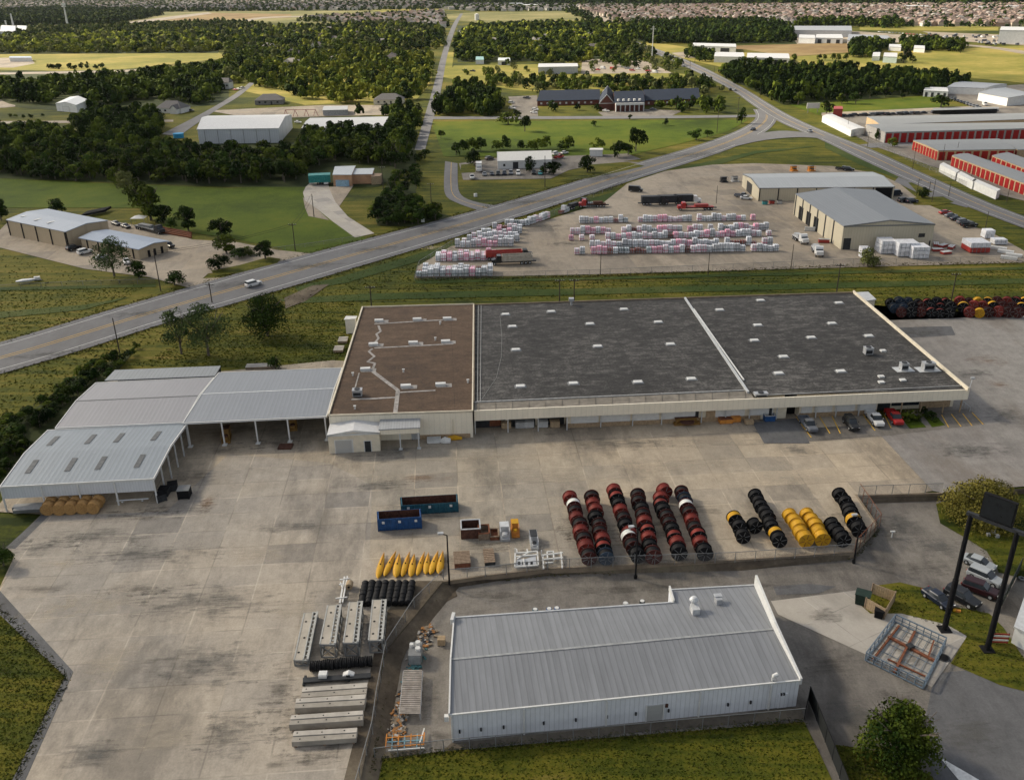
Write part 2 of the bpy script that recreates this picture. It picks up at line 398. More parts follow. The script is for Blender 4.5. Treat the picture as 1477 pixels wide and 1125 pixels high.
for i in range(n-1): mb.face([hp[i+1], hp[i], low[i], low[i+1]], 1)
mb.face(([(low[0].x, -99, ZL)]+low+[(low[-1].x, -99, ZL)])[::-1], 2)
solo('ground', None, None, mb, [G_MAIN, DIRT, ASPH2], kind='structure', origin=(0, 0, 0))

# fields and woodland floor (upper plain)
area('field', [(-60, 78), (315, 76), (330, 84), (180, 100), (100, 103), (-60, 100)], G_YEL, .02)
area('field', [(465, 60), (640, 60), (638, 69), (470, 69)], G_YEL, .02)
area('field', [(655, 95), (770, 93), (1000, 108), (1010, 112), (960, 122), (900, 130), (800, 134), (740, 130), (640, 112)], G_YEL, .02)
area('field', [(640, 75), (655, 76), (650, 112), (628, 112)], G_YEL, .03)
area('field', [(910, 62), (960, 64), (1000, 70), (1140, 82), (1230, 78), (1477, 66), (1560, 66), (1560, 112), (1477, 120), (1390, 112), (1200, 100), (1040, 97), (960, 80), (925, 72)], G_YEL, .02)
area('field', [(1000, 68), (1230, 62), (1226, 76), (1140, 82), (1075, 72)], G_BROWN, .04)
area('field', [(1240, 38), (1440, 39), (1440, 45), (1240, 44)], G_YEL, .03)
area('field', [(690, 18), (960, 16), (968, 27), (700, 34), (600, 24)], G_FAR, .02)
area('field', [(180, 18), (600, 15), (640, 26), (540, 34), (360, 33), (180, 34)], G_FAR, .02)
area('field', [(300, 19), (420, 21), (420, 26), (300, 30), (230, 30)], G_BROWN, .04)
area('field', [(530, 14), (640, 10), (650, 14), (560, 20)], G_YEL, .04)
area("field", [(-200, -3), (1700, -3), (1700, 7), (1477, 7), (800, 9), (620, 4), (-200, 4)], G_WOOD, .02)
area('field', [(800, 9), (1500, 6), (1500, 40), (1300, 40), (1140, 36), (860, 34)], G_FAR, .02)
area('field', [(-30, 6), (620, 0), (640, 14), (180, 17), (-30, 20)], G_FAR, .03)
area('meadow', [(0, 258), (330, 272), (470, 262), (437, 276), (440, 292), (530, 345), (420, 372), (405, 358), (338, 345), (240, 330), (200, 300), (0, 300), (-40, 300), (-40, 258)], G_VIVID, .02)
area('meadow', [(622, 176), (1080, 173), (1050, 190), (980, 208), (900, 226), (640, 226)], G_VIVID, .02)
area('meadow', [(1195, 148), (1350, 138), (1370, 150), (1340, 163), (1180, 166), (1120, 145)], G_VIVID, .02)
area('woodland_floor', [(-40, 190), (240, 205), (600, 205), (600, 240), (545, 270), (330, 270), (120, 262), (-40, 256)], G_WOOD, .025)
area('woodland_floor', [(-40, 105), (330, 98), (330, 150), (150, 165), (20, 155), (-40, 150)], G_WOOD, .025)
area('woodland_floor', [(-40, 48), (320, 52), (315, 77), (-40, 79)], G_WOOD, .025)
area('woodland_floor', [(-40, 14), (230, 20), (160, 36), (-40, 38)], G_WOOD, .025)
area('field', [(360, 120), (440, 105), (600, 95), (625, 84), (622, 120), (600, 145), (440, 152), (345, 130)], G_YEL, .022)  # yellow sunlight on the gaps put into the grass colour
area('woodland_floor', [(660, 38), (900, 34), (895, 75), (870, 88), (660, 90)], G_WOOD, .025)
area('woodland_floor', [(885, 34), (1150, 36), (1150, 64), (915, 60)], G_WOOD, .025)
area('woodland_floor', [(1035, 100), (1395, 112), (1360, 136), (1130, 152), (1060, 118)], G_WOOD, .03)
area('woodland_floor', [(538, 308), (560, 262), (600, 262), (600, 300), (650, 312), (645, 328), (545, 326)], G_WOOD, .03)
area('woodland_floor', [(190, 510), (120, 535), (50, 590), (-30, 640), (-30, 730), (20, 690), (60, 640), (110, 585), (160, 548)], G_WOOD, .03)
# ditch shade painted as flat dark grass strips behind the warehouse and along verges
area('ditch_shade', [(400, 432), (520, 424), (800, 417), (1477, 402), (1560, 401), (1560, 408), (1477, 409), (810, 426), (560, 432), (420, 438)], DITCH_SHADE, .02)
area('ditch_shade', [(598, 404), (850, 400), (1477, 385), (1560, 385), (1560, 389), (1477, 389), (850, 404), (600, 409)], DITCH_SHADE, .02)
area('ditch_shade', [(-30, 415), (225, 410), (225, 414), (-30, 420)], DITCH_SHADE, .02)
area('ditch_shade', [(-30, 452), (120, 440), (190, 428), (120, 447), (-30, 462)], DITCH_SHADE, .02)
area('ditch_shade', [(430, 420), (500, 408), (600, 378), (700, 350), (800, 312), (900, 286), (1010, 246), (1090, 222), (1190, 210), (1090, 218), (1000, 238), (890, 276), (790, 304), (690, 340), (590, 370), (490, 400), (425, 414)], DITCH_SHADE, .02)
area('ditch_shade', [(1190, 205), (1235, 225), (1300, 258), (1305, 262), (1240, 238), (1190, 214)], DITCH_SHADE, .02)
area('dirt_patch', [(410, 430), (450, 412), (475, 410), (440, 435), (412, 445)], DIRT, .03)

# yards
area('concrete_yard', [(37, 1125), (20, 1190), (505, 1190), (520, 1125), (540, 1023), (555, 940), (638, 838), (701, 829), (790, 819), (1060, 807), (1231, 795), (1265, 757), (1236, 714), (1330, 711), (1345, 708), (1268, 626), (1250, 560), (480, 520), (330, 535), (160, 545), (30, 690), (-10, 738), (60, 742), (10, 790), (22, 800), (-4, 855), (106, 970)], CONC, .05)
area('concrete_yard', [(37, 1125), (20, 1190), (505, 1190), (520, 1125), (540, 1023), (555, 940), (596, 876), (533, 806), (537, 700), (474, 668), (330, 655), (240, 738), (62, 745), (14, 792), (22, 800), (0, 855), (106, 970)], CONC2, .06)
area('asphalt_edge', [(-4, 848), (106, 969), (37, 1125), (20, 1190), (0, 1190), (18, 1125), (94, 976), (-20, 868)], ASPHD, .08)
area('asphalt_edge', [(60, 743), (72, 743), (22, 792), (8, 791)], ASPHD, .08)
area('dirt_patch', [(545, 940), (556, 940), (640, 838), (600, 838), (560, 880), (545, 905)], DIRT, .08)
area('dirt_patch', [(540, 940), (555, 940), (541, 1023), (520, 1125), (508, 1190), (480, 1190), (505, 1090), (528, 1000)], DIRT, .08)
area('gravel_lot', [(1345, 708), (1268, 626), (1262, 612), (1340, 600), (1480, 592), (1950, 575), (2100, 680), (1500, 700), (1358, 711)], GRAV, .07)
area('gravel_lot', [(1255, 440), (1262, 463), (1300, 458), (1477, 456), (1800, 448), (1950, 575), (1480, 592), (1340, 600)], GRAV, .065)
area('dirt_patch', [(1297, 473), (1372, 471), (1378, 484), (1310, 488)], ASPHD, .10)
area('pavement', [(1085, 622), (1258, 613), (1262, 606), (1330, 596), (1398, 590), (1420, 612), (1290, 628), (1130, 640)], ASPH2, .09)
area('parking_bay', [(1085, 610), (1150, 604), (1168, 640), (1102, 640)], ASPHD, .11)
for a, b_ in (((1148, 602), (1170, 632)), ((1182, 602), (1197, 626)), ((1200, 601), (1212, 626)), ((1245, 599), (1262, 622)), ((1275, 598), (1285, 618)), ((1372, 598), (1386, 616)), ((1388, 597), (1402, 615)), ((1402, 596), (1418, 613)), ((1358, 599), (1368, 617))):
    p, q = P(*a), P(*b_); s = (q-p).cross(Vector((0, 0, 1))).normalized()*.09
    m_ = MB(); m_.sheet([(v.x, v.y, .14) for v in (p-s, q-s, q+s, p+s)]); solo('bay_line', None, None, m_, YELL, kind='structure', origin=(0, 0, 0))
area('lawn', [(1296, 600), (1318, 598), (1336, 617), (1312, 619)], G_VIVID, .14)
area('lawn', [(1330, 598), (1346, 597), (1363, 614), (1344, 617)], G_VIVID, .14)
area('pale_lot', [(598, 401), (603, 384), (650, 356), (795, 316), (870, 293), (905, 265), (960, 247), (1028, 238), (1090, 236), (1200, 240), (1262, 250), (1296, 264), (1330, 292), (1420, 330), (1477, 362), (1580, 372), (1580, 378), (1477, 379), (850, 396)], CALI, .04)
area('lawn', [(1310, 264), (1345, 262), (1352, 277), (1325, 280)], G_MAIN, .07)
area('lawn', [(1312, 286), (1360, 284), (1376, 292), (1350, 297), (1318, 296)], G_MAIN, .07)
area('lawn', [(1385, 305), (1410, 310), (1477, 345), (1477, 356), (1430, 335), (1385, 322)], G_MAIN, .07)
area('pale_lot', [(0, 334), (0, 358), (-60, 350), (-60, 330)], CALI, .04)
area('pale_lot', [(-2, 334), (12, 320), (96, 330), (156, 318), (200, 326), (240, 334), (278, 346), (338, 349), (400, 361), (450, 366), (408, 380), (395, 377), (300, 395), (292, 402), (338, 400), (283, 418), (215, 400), (122, 388), (-2, 357)], CALI, .045)
area('lawn', [(304, 391), (345, 383), (388, 371), (405, 374), (400, 380), (345, 394), (312, 398)], G_MAIN, .08)
area('driveway', [(437, 278), (441, 270), (450, 261), (472, 262), (476, 275), (484, 292), (502, 313), (540, 337), (512, 343), (480, 320), (455, 300), (440, 290)], CONCL, .05, avoid=True)
area('driveway', [(474, 270), (510, 268), (488, 300), (478, 285)], CALI, .045)
area('driveway', [(437, 285), (455, 300), (475, 318), (445, 312), (440, 300)], CALI, .04)
area('pale_lot', [(662, 236), (718, 228), (800, 226), (905, 222), (925, 230), (860, 238), (820, 246), (795, 258), (668, 260)], ASPH2, .045, avoid=True)
area('lawn', [(665, 238), (685, 236), (686, 249), (664, 250)], G_MAIN, .07)
area('lawn', [(828, 246), (850, 238), (905, 234), (930, 240), (860, 256), (800, 264), (825, 252)], G_MAIN, .07)
area('school_lot', [(733, 140), (775, 138), (776, 168), (745, 168)], ASPH2, .045, avoid=True)
area('school_lot', [(862, 162), (930, 158), (985, 160), (968, 168), (870, 168)], ASPH2, .045)
area('storage_lot', [(1190, 163), (1340, 156), (1477, 150), (1640, 150), (1640, 345), (1477, 290), (1437, 280), (1350, 242), (1262, 212), (1232, 195)], ASPH2, .045, avoid=True)
area('storage_lot', [(1345, 132), (1477, 122), (1600, 122), (1600, 152), (1400, 154)], ASPH2, .04, avoid=True)
area('trailer_park_lot', [(1330, 46), (1477, 52), (1560, 52), (1560, 70), (1477, 66), (1385, 60)], CALI, .05, avoid=True)
area('factory_lot', [(1110, 44), (1240, 46), (1380, 56), (1385, 62), (1220, 62), (1150, 64), (1140, 52)], CALI, .045, avoid=True)
area('farm_lot', [(968, 77), (1000, 74), (1010, 84), (985, 84)], CALI, .06)
area('yard_lot', [(300, 160), (470, 152), (560, 152), (560, 166), (420, 170), (345, 168)], CALI, .045, avoid=True)
area('yard_lot', [(0, 84), (45, 83), (50, 92), (20, 98), (0, 98), (-40, 98)], CALI, .05)
area('yard_lot', [(840, 85), (930, 88), (970, 106), (838, 107)], CALI, .05)

# roads
E_ = .35
road('road', [(-80, 512), (0, 495), (142, 452), (271, 415), (400, 378), (552, 339), (698, 301), (812, 268), (900, 240), (992, 215), (1057, 192.5), (1084, 178), (1092, 168), (1086, 158)],
     [(-80, 560), (0, 540), (110, 508), (234, 467), (355, 433), (500, 390), (647, 346), (790, 300), (900, 264), (1029, 224.5), (1084, 203), (1112, 186), (1122, 172), (1120, 160)], ASPH, .06,
     lines=((.5-.012, .18, YELL, 'centre_line'), (.5+.045, .18, YELL, 'centre_line'), (.13, .18, WLINE, 'edge_line'), (.87, .18, WLINE, 'edge_line')), n=90)
road('road', [(885, 50), (898, 58), (940, 76), (983, 94), (1052, 127), (1093, 158), (1125, 178), (1185, 202), (1232, 226), (1317, 265), (1402, 302), (1477, 330), (1560, 360)],
     [(898, 50), (908, 57), (955, 74), (1002, 91), (1075, 128), (1121, 158), (1167, 181), (1230, 206), (1258, 216), (1330, 250), (1423, 292), (1477, 313), (1560, 340)], ASPH, .10,
     lines=((.52, .25, YELL, 'centre_line'), (.14, .18, WLINE, 'edge_line'), (.86, .18, WLINE, 'edge_line')), n=80)
road('road', [(1060, 205), (1098, 192), (1135, 188), (1190, 196), (1225, 206)], [(1060, 212), (1098, 203), (1145, 198), (1190, 200), (1240, 214)], ASPH, .14, n=24)
road('road', [(598, 217), (613, 166), (623, 134), (637, 78), (649, 44), (655, 32), (664, 20)], [(613, 217), (627.5, 163), (636, 134), (645, 78), (656, 44), (661, 32), (668, 20)], ASPH, .08, n=40)
road('road', [(625, 168.5), (900, 168), (1095, 166)], [(625, 172.5), (900, 172), (1095, 169.5)], ASPH, .05, n=20)
road('road', [(233, 194), (294, 163), (330, 142), (350, 128), (362, 118)], [(258, 197), (311, 159.5), (345, 140), (360, 127), (370, 118)], ASPH, .07, n=20)
road('road', [(-60, 175.5), (0, 175.5), (250, 173)], [(-60, 179), (0, 179), (250, 176)], CALI, .06, n=12)
road('road', [(-60, 106), (44, 104.5), (200, 101), (330, 97)], [(-60, 108.5), (44, 107.5), (200, 104), (330, 99)], CALI, .06, n=14)
road('road', [(820, 8), (860, 26), (890, 42)], [(826, 8), (875, 26), (905, 42)], CALI, .06, n=14)
road('road', [(170, 34), (240, 25), (300, 18)], [(180, 36), (250, 28), (306, 20)], CALI, .06, n=10)
road('road', [(340, 32), (375, 24), (500, 23)], [(350, 33), (385, 25.5), (500, 24.5)], CALI, .06, n=10)
road('road', [(1380, 64), (1430, 67), (1477, 74), (1560, 84)], [(1385, 66), (1430, 70), (1477, 79), (1560, 90)], CALI, .06, n=10)
road('road', [(1240, 209), (1300, 203), (1360, 206)], [(1256, 214), (1310, 210), (1365, 213)], ASPH, .05, n=12)
road('road', [(1185, 163), (1330, 157), (1500, 150)], [(1185, 167), (1330, 160.5), (1500, 154)], CALI, .055, n=12)
road('driveway', [(642, 233), (640, 262), (641, 284), (660, 294), (690, 304)], [(660, 236), (660, 262), (662, 281), (680, 291), (715, 297)], ASPH, .055, lines=((.5, .16, YELL, 'centre_line'),), n=24)
road('driveway', [(836, 236), (900, 232), (940, 237)], [(830, 241), (900, 236), (930, 243)], ASPH2, .05, n=10)
road('driveway', [(0, 144), (12, 150), (22, 152)], [(-10, 156), (8, 156), (22, 154)], CALI, .05, n=8)
road('road', [(1290, 262), (1330, 282), (1395, 300)], [(1296, 256), (1340, 274), (1400, 291)], ASPH, .055, n=12)

# lower level, beside the silver building
LZ = ZL
area('lawn', [(510, 1190), (537, 1096), (640, 1083), (900, 1062), (1160, 1041), (1184, 1090), (1230, 1190)], G_MAIN, .06, LZ)
area('lawn', [(1205, 1074), (1282, 1085), (1345, 1120), (1370, 1190), (1240, 1190)], G_MAIN, .06, LZ)
area('lawn', [(1350, 727), (1356, 755), (1391, 775), (1423, 795), (1441, 826), (1452, 828), (1477, 836), (1640, 860), (1640, 730), (1477, 708), (1400, 712)], G_MAIN, .06, LZ)
area('lawn', [(1268, 844), (1298, 840), (1340, 850), (1371, 874), (1427, 885), (1447, 905), (1477, 950), (1640, 1000), (1640, 1030), (1477, 997), (1442, 988), (1371, 957), (1395, 917), (1365, 901), (1300, 885), (1255, 885), (1238, 870)], G_MAIN, .06, LZ)
area('concrete_slab', [(1112, 867), (1240, 851), (1238, 870), (1262, 886), (1300, 884), (1365, 900), (1395, 918), (1344, 991), (1249, 944), (1150, 899), (1122, 886)], CONCL, .05, LZ)
area('driveway', [(1560, 950), (1360, 970), (1344, 991), (1330, 1060), (1345, 1120), (1400, 1190), (1700, 1190)], ASPHD, .03, LZ)
area('driveway', [(640, 848), (701, 842), (1060, 822), (1232, 810), (1300, 830), (1240, 848), (1110, 862), (970, 845), (660, 885), (600, 900)], ASPH2, .02, LZ)
area('puddle', [(1115, 846), (1165, 842), (1206, 846), (1180, 856), (1120, 858)], ASPHD, .05, LZ)
area('dirt_patch', [(640, 850), (655, 847), (660, 860), (620, 880), (590, 930), (562, 1000), (556, 1085), (610, 1080), (600, 1090), (540, 1094), (546, 1020), (562, 940), (612, 872)], DIRT, .05, LZ)
area('dirt_patch', [(650, 1072), (1155, 1020), (1160, 1036), (900, 1058), (640, 1082)], DIRT, .05, LZ)
m_ = MB(); m_.sheet([(v.x, v.y, LZ+.09) for v in (P(1355, 1092, LZ), P(1412, 1125, LZ), P(1420, 1150, LZ), P(1395, 1140, LZ))]); solo('road_marking', None, None, m_, WLINE, kind='structure', origin=(0, 0, 0))
# retaining wall along the raised yard
wl = [P(x, y, 0) for x, y in HOLE[4:12]]
mb = MB()
for a, b_ in zip(wl, wl[1:]):
    nrm = (b_-a).cross(Vector((0, 0, 1))).normalized()
    if nrm.dot(cen-a) < 0: nrm = -nrm
    for z0_, z1_, o_ in ((ZL-.1, .12, .02),):
        c_ = (a+b_)/2+nrm*(.14+o_); L_ = (b_-a).length+.2
        mb.box((c_.x, c_.y, (z0_+z1_)/2), (L_, .28, z1_-z0_), math.atan2((b_-a).y, (b_-a).x))
solo('retaining_wall', 'low stained concrete retaining wall along the edge of the raised reel yard', 'retaining wall', mb, STONE)
# ------------------------------------------------------------ buildings
def cen2(ps): return sum(ps, Vector())/len(ps)
def wallquad(mb, a, b, z0, z1a, z1b, mi=0): mb.face([(a.x, a.y, z0), (b.x, b.y, z0), (b.x, b.y, z1b), (a.x, a.y, z1a)], mi)
class Bld:
    """building from four eave corners seen in the photo: A front left, B front right, C back right, D back left"""
    def __init__(s, name, label, cat, c, h, z0=0.0, rise=0.0, ridge='AB', wall=WHITEW, roof=None, over=.25, rthick=.22, group=None, hip=0.0, inset=0.0, nowall=(), ridge_t=.5, trim=None, top_walls=0.0):
        s.z0, s.h = z0, h; s.A, s.B, s.C, s.D = [P(x, y, z0+h) for x, y in c]
        for v in (s.A, s.B, s.C, s.D): v.z = 0
        cc = cen2([s.A, s.B, s.C, s.D]); s.t = thing(name, label, cat, (cc.x, cc.y, z0), 0, group)
        AVOID.append([(v.x, v.y) for v in (s.A, s.B, s.C, s.D)])
        s.wall = wall; A, B, C, D = s.A, s.B, s.C, s.D; s.rise = rise; s.trim = trim
        wm = MB(); Z = z0+h; t = ridge_t
        i_ = [v+(cc-v).normalized()*(over*1.2+.02) for v in (A, B, C, D)]; s.corner = i_
        a, b, c_, d = i_
        tw = lambda k: Z-.02
        if rise and hip == 0:
            if ridge == 'AB':
                r0 = d.lerp(a, t); r1 = c_.lerp(b, t)
                if 0 not in nowall: wallquad(wm, a, b, z0, tw(0), tw(0))
                if 1 not in nowall: wm.face([(b.x, b.y, z0), (c_.x, c_.y, z0), (c_.x, c_.y, Z), (r1.x, r1.y, Z+rise-.02), (b.x, b.y, Z)])
                if 2 not in nowall: wallquad(wm, c_, d, z0, Z, Z)
                if 3 not in nowall: wm.face([(d.x, d.y, z0), (a.x, a.y, z0), (a.x, a.y, Z), (r0.x, r0.y, Z+rise-.02), (d.x, d.y, Z)])
            else:
                r0 = a.lerp(b, t); r1 = d.lerp(c_, t)
                if 0 not in nowall: wm.face([(a.x, a.y, z0), (b.x, b.y, z0), (b.x, b.y, Z), (r0.x, r0.y, Z+rise-.02), (a.x, a.y, Z)])
                if 1 not in nowall: wallquad(wm, b, c_, z0, Z, Z)
                if 2 not in nowall: wm.face([(c_.x, c_.y, z0), (d.x, d.y, z0), (d.x, d.y, Z), (r1.x, r1.y, Z+rise-.02), (c_.x, c_.y, Z)])
                if 3 not in nowall: wallquad(wm, d, a, z0, Z, Z)
        else:
            for k, (p, q) in enumerate(((a, b), (b, c_), (c_, d), (d, a))):
                if k not in nowall: wallquad(wm, p, q, z0, Z, Z)
        if wm.f: s.wo = part(s.t, 'wall', wm, wall, True)
        rm = MB(); up = Vector((0, 0, 1)); th = rthick
        A3, B3, C3, D3 = (v+up*Z for v in (A, B, C, D))
        def slab(ps):
            rm.face([p+up*th for p in ps]); rm.face([p for p in ps][::-1])
        def rim(ps):
            for p, q in zip(ps, ps[1:]+ps[:1]): rm.face([p, q, q+up*th, p+up*th])
        if not rise: slab([A3, B3, C3, D3]); rim([A3, B3, C3, D3])
        elif hip:
            if ridge == 'AB':
                m0 = D3.lerp(A3, .5); m1 = C3.lerp(B3, .5); r0 = m0.lerp(m1, hip)+up*rise; r1 = m0.lerp(m1, 1-hip)+up*rise
                fs = [[A3, B3, r1, r0], [B3, C3, r1], [C3, D3, r0, r1], [D3, A3, r0]]
            else:
                m0 = A3.lerp(B3, .5); m1 = D3.lerp(C3, .5); r0 = m0.lerp(m1, hip)+up*rise; r1 = m0.lerp(m1, 1-hip)+up*rise
                fs = [[A3, B3, r0], [B3, C3, r1, r0], [C3, D3, r1], [D3, A3, r0, r1]]
            for f in fs: slab(f)
            rim([A3, B3, C3, D3])
        elif ridge == 'AB':
            r0 = D3.lerp(A3, t)+up*rise; r1 = C3.lerp(B3, t)+up*rise
            slab([A3, B3, r1, r0]); slab([r0, r1, C3, D3]); rim([A3, B3, r1, C3, D3, r0])
            s.r0, s.r1 = r0, r1
        else:
            r0 = A3.lerp(B3, t)+up*rise; r1 = D3.lerp(C3, t)+up*rise
            slab([A3, r0, r1, D3]); slab([r0, B3, C3, r1]); rim([A3, r0, B3, C3, r1, D3])
            s.r0, s.r1 = r0, r1
        s.roof = part(s.t, 'roof', rm, roof or STEELL, True)
        if trim:
            tm = MB()
            for p, q in ((A3, B3), (C3, D3)): tm.beam(p+up*(th*.5), q+up*(th*.5), .16, th+.12)
            if rise and ridge == 'AB' and not hip:
                for p, q in ((A3, s.r0), (s.r0, D3), (B3, s.r1), (s.r1, C3)): tm.beam(p+up*(th*.5), q+up*(th*.5), .16, th+.16)
            elif rise and not hip:
                for p, q in ((A3, s.r0), (s.r0, B3), (D3, s.r1), (s.r1, C3)): tm.beam(p+up*(th*.5), q+up*(th*.5), .16, th+.16)
            part(s.t, 'roof_trim', tm, trim, True)
    def edge(s, k):
        c = s.corner; return c[k], c[(k+1) % 4]
    def on(s, k, t0, t1, zb, zt, name, mat, depth=.06, frame=None, label=None, mb=None):
        a, b = s.edge(k); d = (b-a).normalized(); nrm = Vector((d.y, -d.x, 0))
        cc = Vector(s.t.location); cc.z = 0
        if nrm.dot((a+b)/2-cc) < 0: nrm = -nrm
        p, q = a.lerp(b, t0), a.lerp(b, t1); m = (p+q)/2+nrm*(depth/2); L = (q-p).length
        own = mb is None; mb = mb or MB()
        mb.box((m.x, m.y, s.z0+(zb+zt)/2), (L, depth, zt-zb), math.atan2(d.y, d.x))
        if own:
            o = part(s.t, name, mb, mat, True, label)
            if frame:
                fm = MB(); m2 = (p+q)/2+nrm*(depth/2-.02)
                fm.box((m2.x, m2.y, s.z0+(zb+zt)/2+.06), (L+.3, depth, zt-zb+.14), math.atan2(d.y, d.x))
                fo = part(o, 'door_frame', fm, frame, True)
            return o
    def roofbox(s, px, py, size, name, mat, z=None, rz=None, label=None):
        z = (s.z0+s.h+.22) if z is None else z; p = P(px, py, z)
        mb = MB().box((p.x, p.y, z+size[2]/2), size, BANG if rz is None else rz); return part(s.t, name, mb, mat, True, label)
def ang(p, q): d = q-p; return math.atan2(d.y, d.x)
# ---- long warehouse, grey roof
HM = 5.0
gw = thing('warehouse', 'long warehouse with a dark grey flat roof and cream canopy facing the concrete yard', 'warehouse', tuple(P(1000, 520, 0)))
rT = [P(684, 440, HM), P(1231, 422, HM), P(1396, 563, HM), P(684, 593.5, HM)]
AVOID.append([(v.x, v.y) for v in rT])
ux = Vector((math.cos(BANG), math.sin(BANG), 0)); uy = Vector((-ux.y, ux.x, 0))
fl, fr_ = rT[3], rT[2]                       # fascia line ends
dl, dr = P(684, 441, HM), P(1231, 422.5, HM)
ROOFG = tar_roof('grey_tar_roof', (.013, .0125, .012), (.036, .034, .032), (.135, .128, .118), BANG, 1.4, 6.1)
ROOFB = tar_roof('brown_gravel_roof', (.036, .020, .011), (.072, .041, .021), (.12, .075, .044), BANG, 400, 400)
mb = MB(); eav = [P(684, 584, HM), P(1080, 566, HM)]
fr2 = P(1397, 565, HM)
mb.sheet([v+Vector((0, 0, .12)) for v in (P(684, 580, HM), P(1080, 562.5, HM), P(1088, 572, HM), P(1396, 562, HM), P(1231, 422, HM), P(684, 440, HM))])
gwr = part(gw, 'roof', mb, ROOFG, True)
mb = MB(); top = .1
mb.sheet([v+Vector((0, 0, .10)) for v in (P(684, 593.5, HM), P(1088, 575.5, HM), P(1079, 561.5, HM), P(684, 579, HM))])
for i in range(17):
    x = 690+i*24; y0 = 580-(x-684)*.0455; a = P(x, y0, HM); b = P(x+.6, y0+13.5, HM); mb.beam(a+Vector((0, 0, .16)), b+Vector((0, 0, .16)), .10, .10)
part(gw, 'canopy_roof', mb, plain('canopy_shingle', (.20, .18, .15), .9, 0, .3, .6), True)
# fascia and soffit
F0, F1 = P(684, 593.5, HM), P(1397.5, 563, HM); F0.z = F1.z = 0; fd = (F1-F0).normalized(); bk = Vector((-fd.y, fd.x, 0))
mb = MB(); c_ = (F0+F1)/2; L = (F1-F0).length; mb.box((c_.x, c_.y, 4.15), (L, .3, 2.1), ang(F0, F1))
c2_ = c_+bk*1.6; mb.box((c2_.x, c2_.y, 3.14), (L-.3, 3.0, .08), ang(F0, F1))
R0 = P(1396, 562, HM); R1 = P(1231, 422, HM); R0.z = R1.z = 0
mb.beam((F1.x, F1.y, 4.15), (F1.x+bk.x*3.6, F1.y+bk.y*3.6, 4.15), .3, 2.1)
part(gw, 'fascia', mb, CREAM, True)
mb = MB(); W0 = F0+bk*3.0; W1 = F1+bk*3.2-fd*.6; bl = P(684, 440, HM); bl.z = 0; br = R1
def wq(a, b, z0, z1): mb.face([(a.x, a.y, z0), (b.x, b.y, z0), (b.x, b.y, z1), (a.x, a.y, z1)])
wq(W0, W1, 0, 5); wq(W1, br, 0, 5); wq(br, bl, 0, 5); wq(bl, W0, 0, 5)
part(gw, 'wall', mb, CREAMW, True)
LW = (W1-W0).length; wd = (W1-W0).normalized(); fn = -Vector((-wd.y, wd.x, 0))
def onw(t0, t1, zb, zt, name, mat, d=.08, label=None):
    p = W0+wd*(LW*t0); q = W0+wd*(LW*t1); m = (p+q)/2+fn*(d/2); b_ = MB(); b_.box((m.x, m.y, (zb+zt)/2), ((q-p).length, d, zt-zb), ang(W0, W1)); return part(gw, name, b_, mat, True, label)
T = lambda px: (px-684)/(1397-684)
onw(T(816), T(1138), 0, 3.1, 'front_wall', CREAMW, 1.7); onw(T(1157), T(1274), 0, 3.1, 'front_wall', CREAMW, 1.7)
onw(T(816), T(1100), 0, .95, 'brick_base', BRICKT, 1.82)
onw(T(1158), T(1273), 0, .95, 'brick_base', BRICKT, 1.82)
onw(T(1345), T(1392), 0, 3.0, 'brick_wall', BRICKT, .1)
for x0, x1 in ((822, 862), (866, 908), (912, 950), (954, 1005), (1033, 1076), (1084, 1100), (1100, 1118), (1160, 1176), (1180, 1206), (1210, 1240), (1244, 1272)): onw(T(x0), T(x1), .97, 3.1, 'shutter_panel', WHITE, 1.78)
onw(T(1003), T(1008), 1.2, 2.6, 'window', GLASS, 1.84); onw(T(1019), T(1032), 0, 3.0, 'door', BRICKT, 1.86)
onw(T(1112), T(1116), 0, 2.4, 'door', DARKM, 1.88); onw(T(1138), T(1156), 0, 4.6, 'doorway', BLACK, .02); onw(T(1275), T(1300), 0, 2.9, 'doorway', DARKM, .1)
onw(T(1302), T(1344), .8, 2.8, 'window', GLASS, .1)
for k, (x0, x1) in enumerate(((686, 729), (733, 772), (776, 814))): onw(T(x0), T(x1), .05, 2.9, 'loading_bay', DARKM, .05)
onw(T(706), T(722), .3, 2.6, 'bay_panel', RUST, .09)
for x in (684.8, 731, 774, 815, 864, 910, 952, 1010, 1045, 1080, 1120, 1178, 1208, 1242, 1303, 1332, 1366, 1392):
    p = F0.lerp(F1, T(x))+bk*(.5 if x < 816 or x > 1300 else 1.0); b_ = MB(); b_.beam((p.x, p.y, 0), (p.x, p.y, 3.15), .2); part(gw, 'column', b_, STEELL if x < 1300 else BRICKT, True)
# parapets
mb = MB(); a, b_ = P(988, 430, HM+.3), P(1079, 566, HM+.3); mb.beam(a, b_, .42, .45)
part(gw, 'parapet', mb, STEELL, True)
mb = MB(); mb.beam(P(1231, 421, HM+.4), P(1397, 562, HM+.4), .35, .7); part(gw, 'parapet', mb, CREAMW, True)
mb = MB(); mb.beam(P(684, 439.5, HM+.3), P(683, 580, HM+.3), .35, .6); mb.beam(P(684, 440, HM+.25), P(1231, 422, HM+.25), .3, .35); part(gw, 'parapet', mb, STONE, True)
mb = MB(); mb.beam(P(684, 580, HM+.2), P(1079, 562.6, HM+.2), .3, .2); mb.beam(P(1088, 570.5, HM+.2), P(1392, 556, HM+.2), .18, .12)
mb.beam(P(690, 440, HM+.2), P(688.5, 579, HM+.2), .12, .12); mb.beam(P(694, 440, HM+.2), P(693, 579, HM+.2), .12, .12)
part(gwr, 'roof_flashing', mb, plain('pale_flashing', (.33, .33, .32), .7), True)
pts = [(721, 455), (724, 487), (723, 515), (716, 545), (694, 577)]
mb = MB()
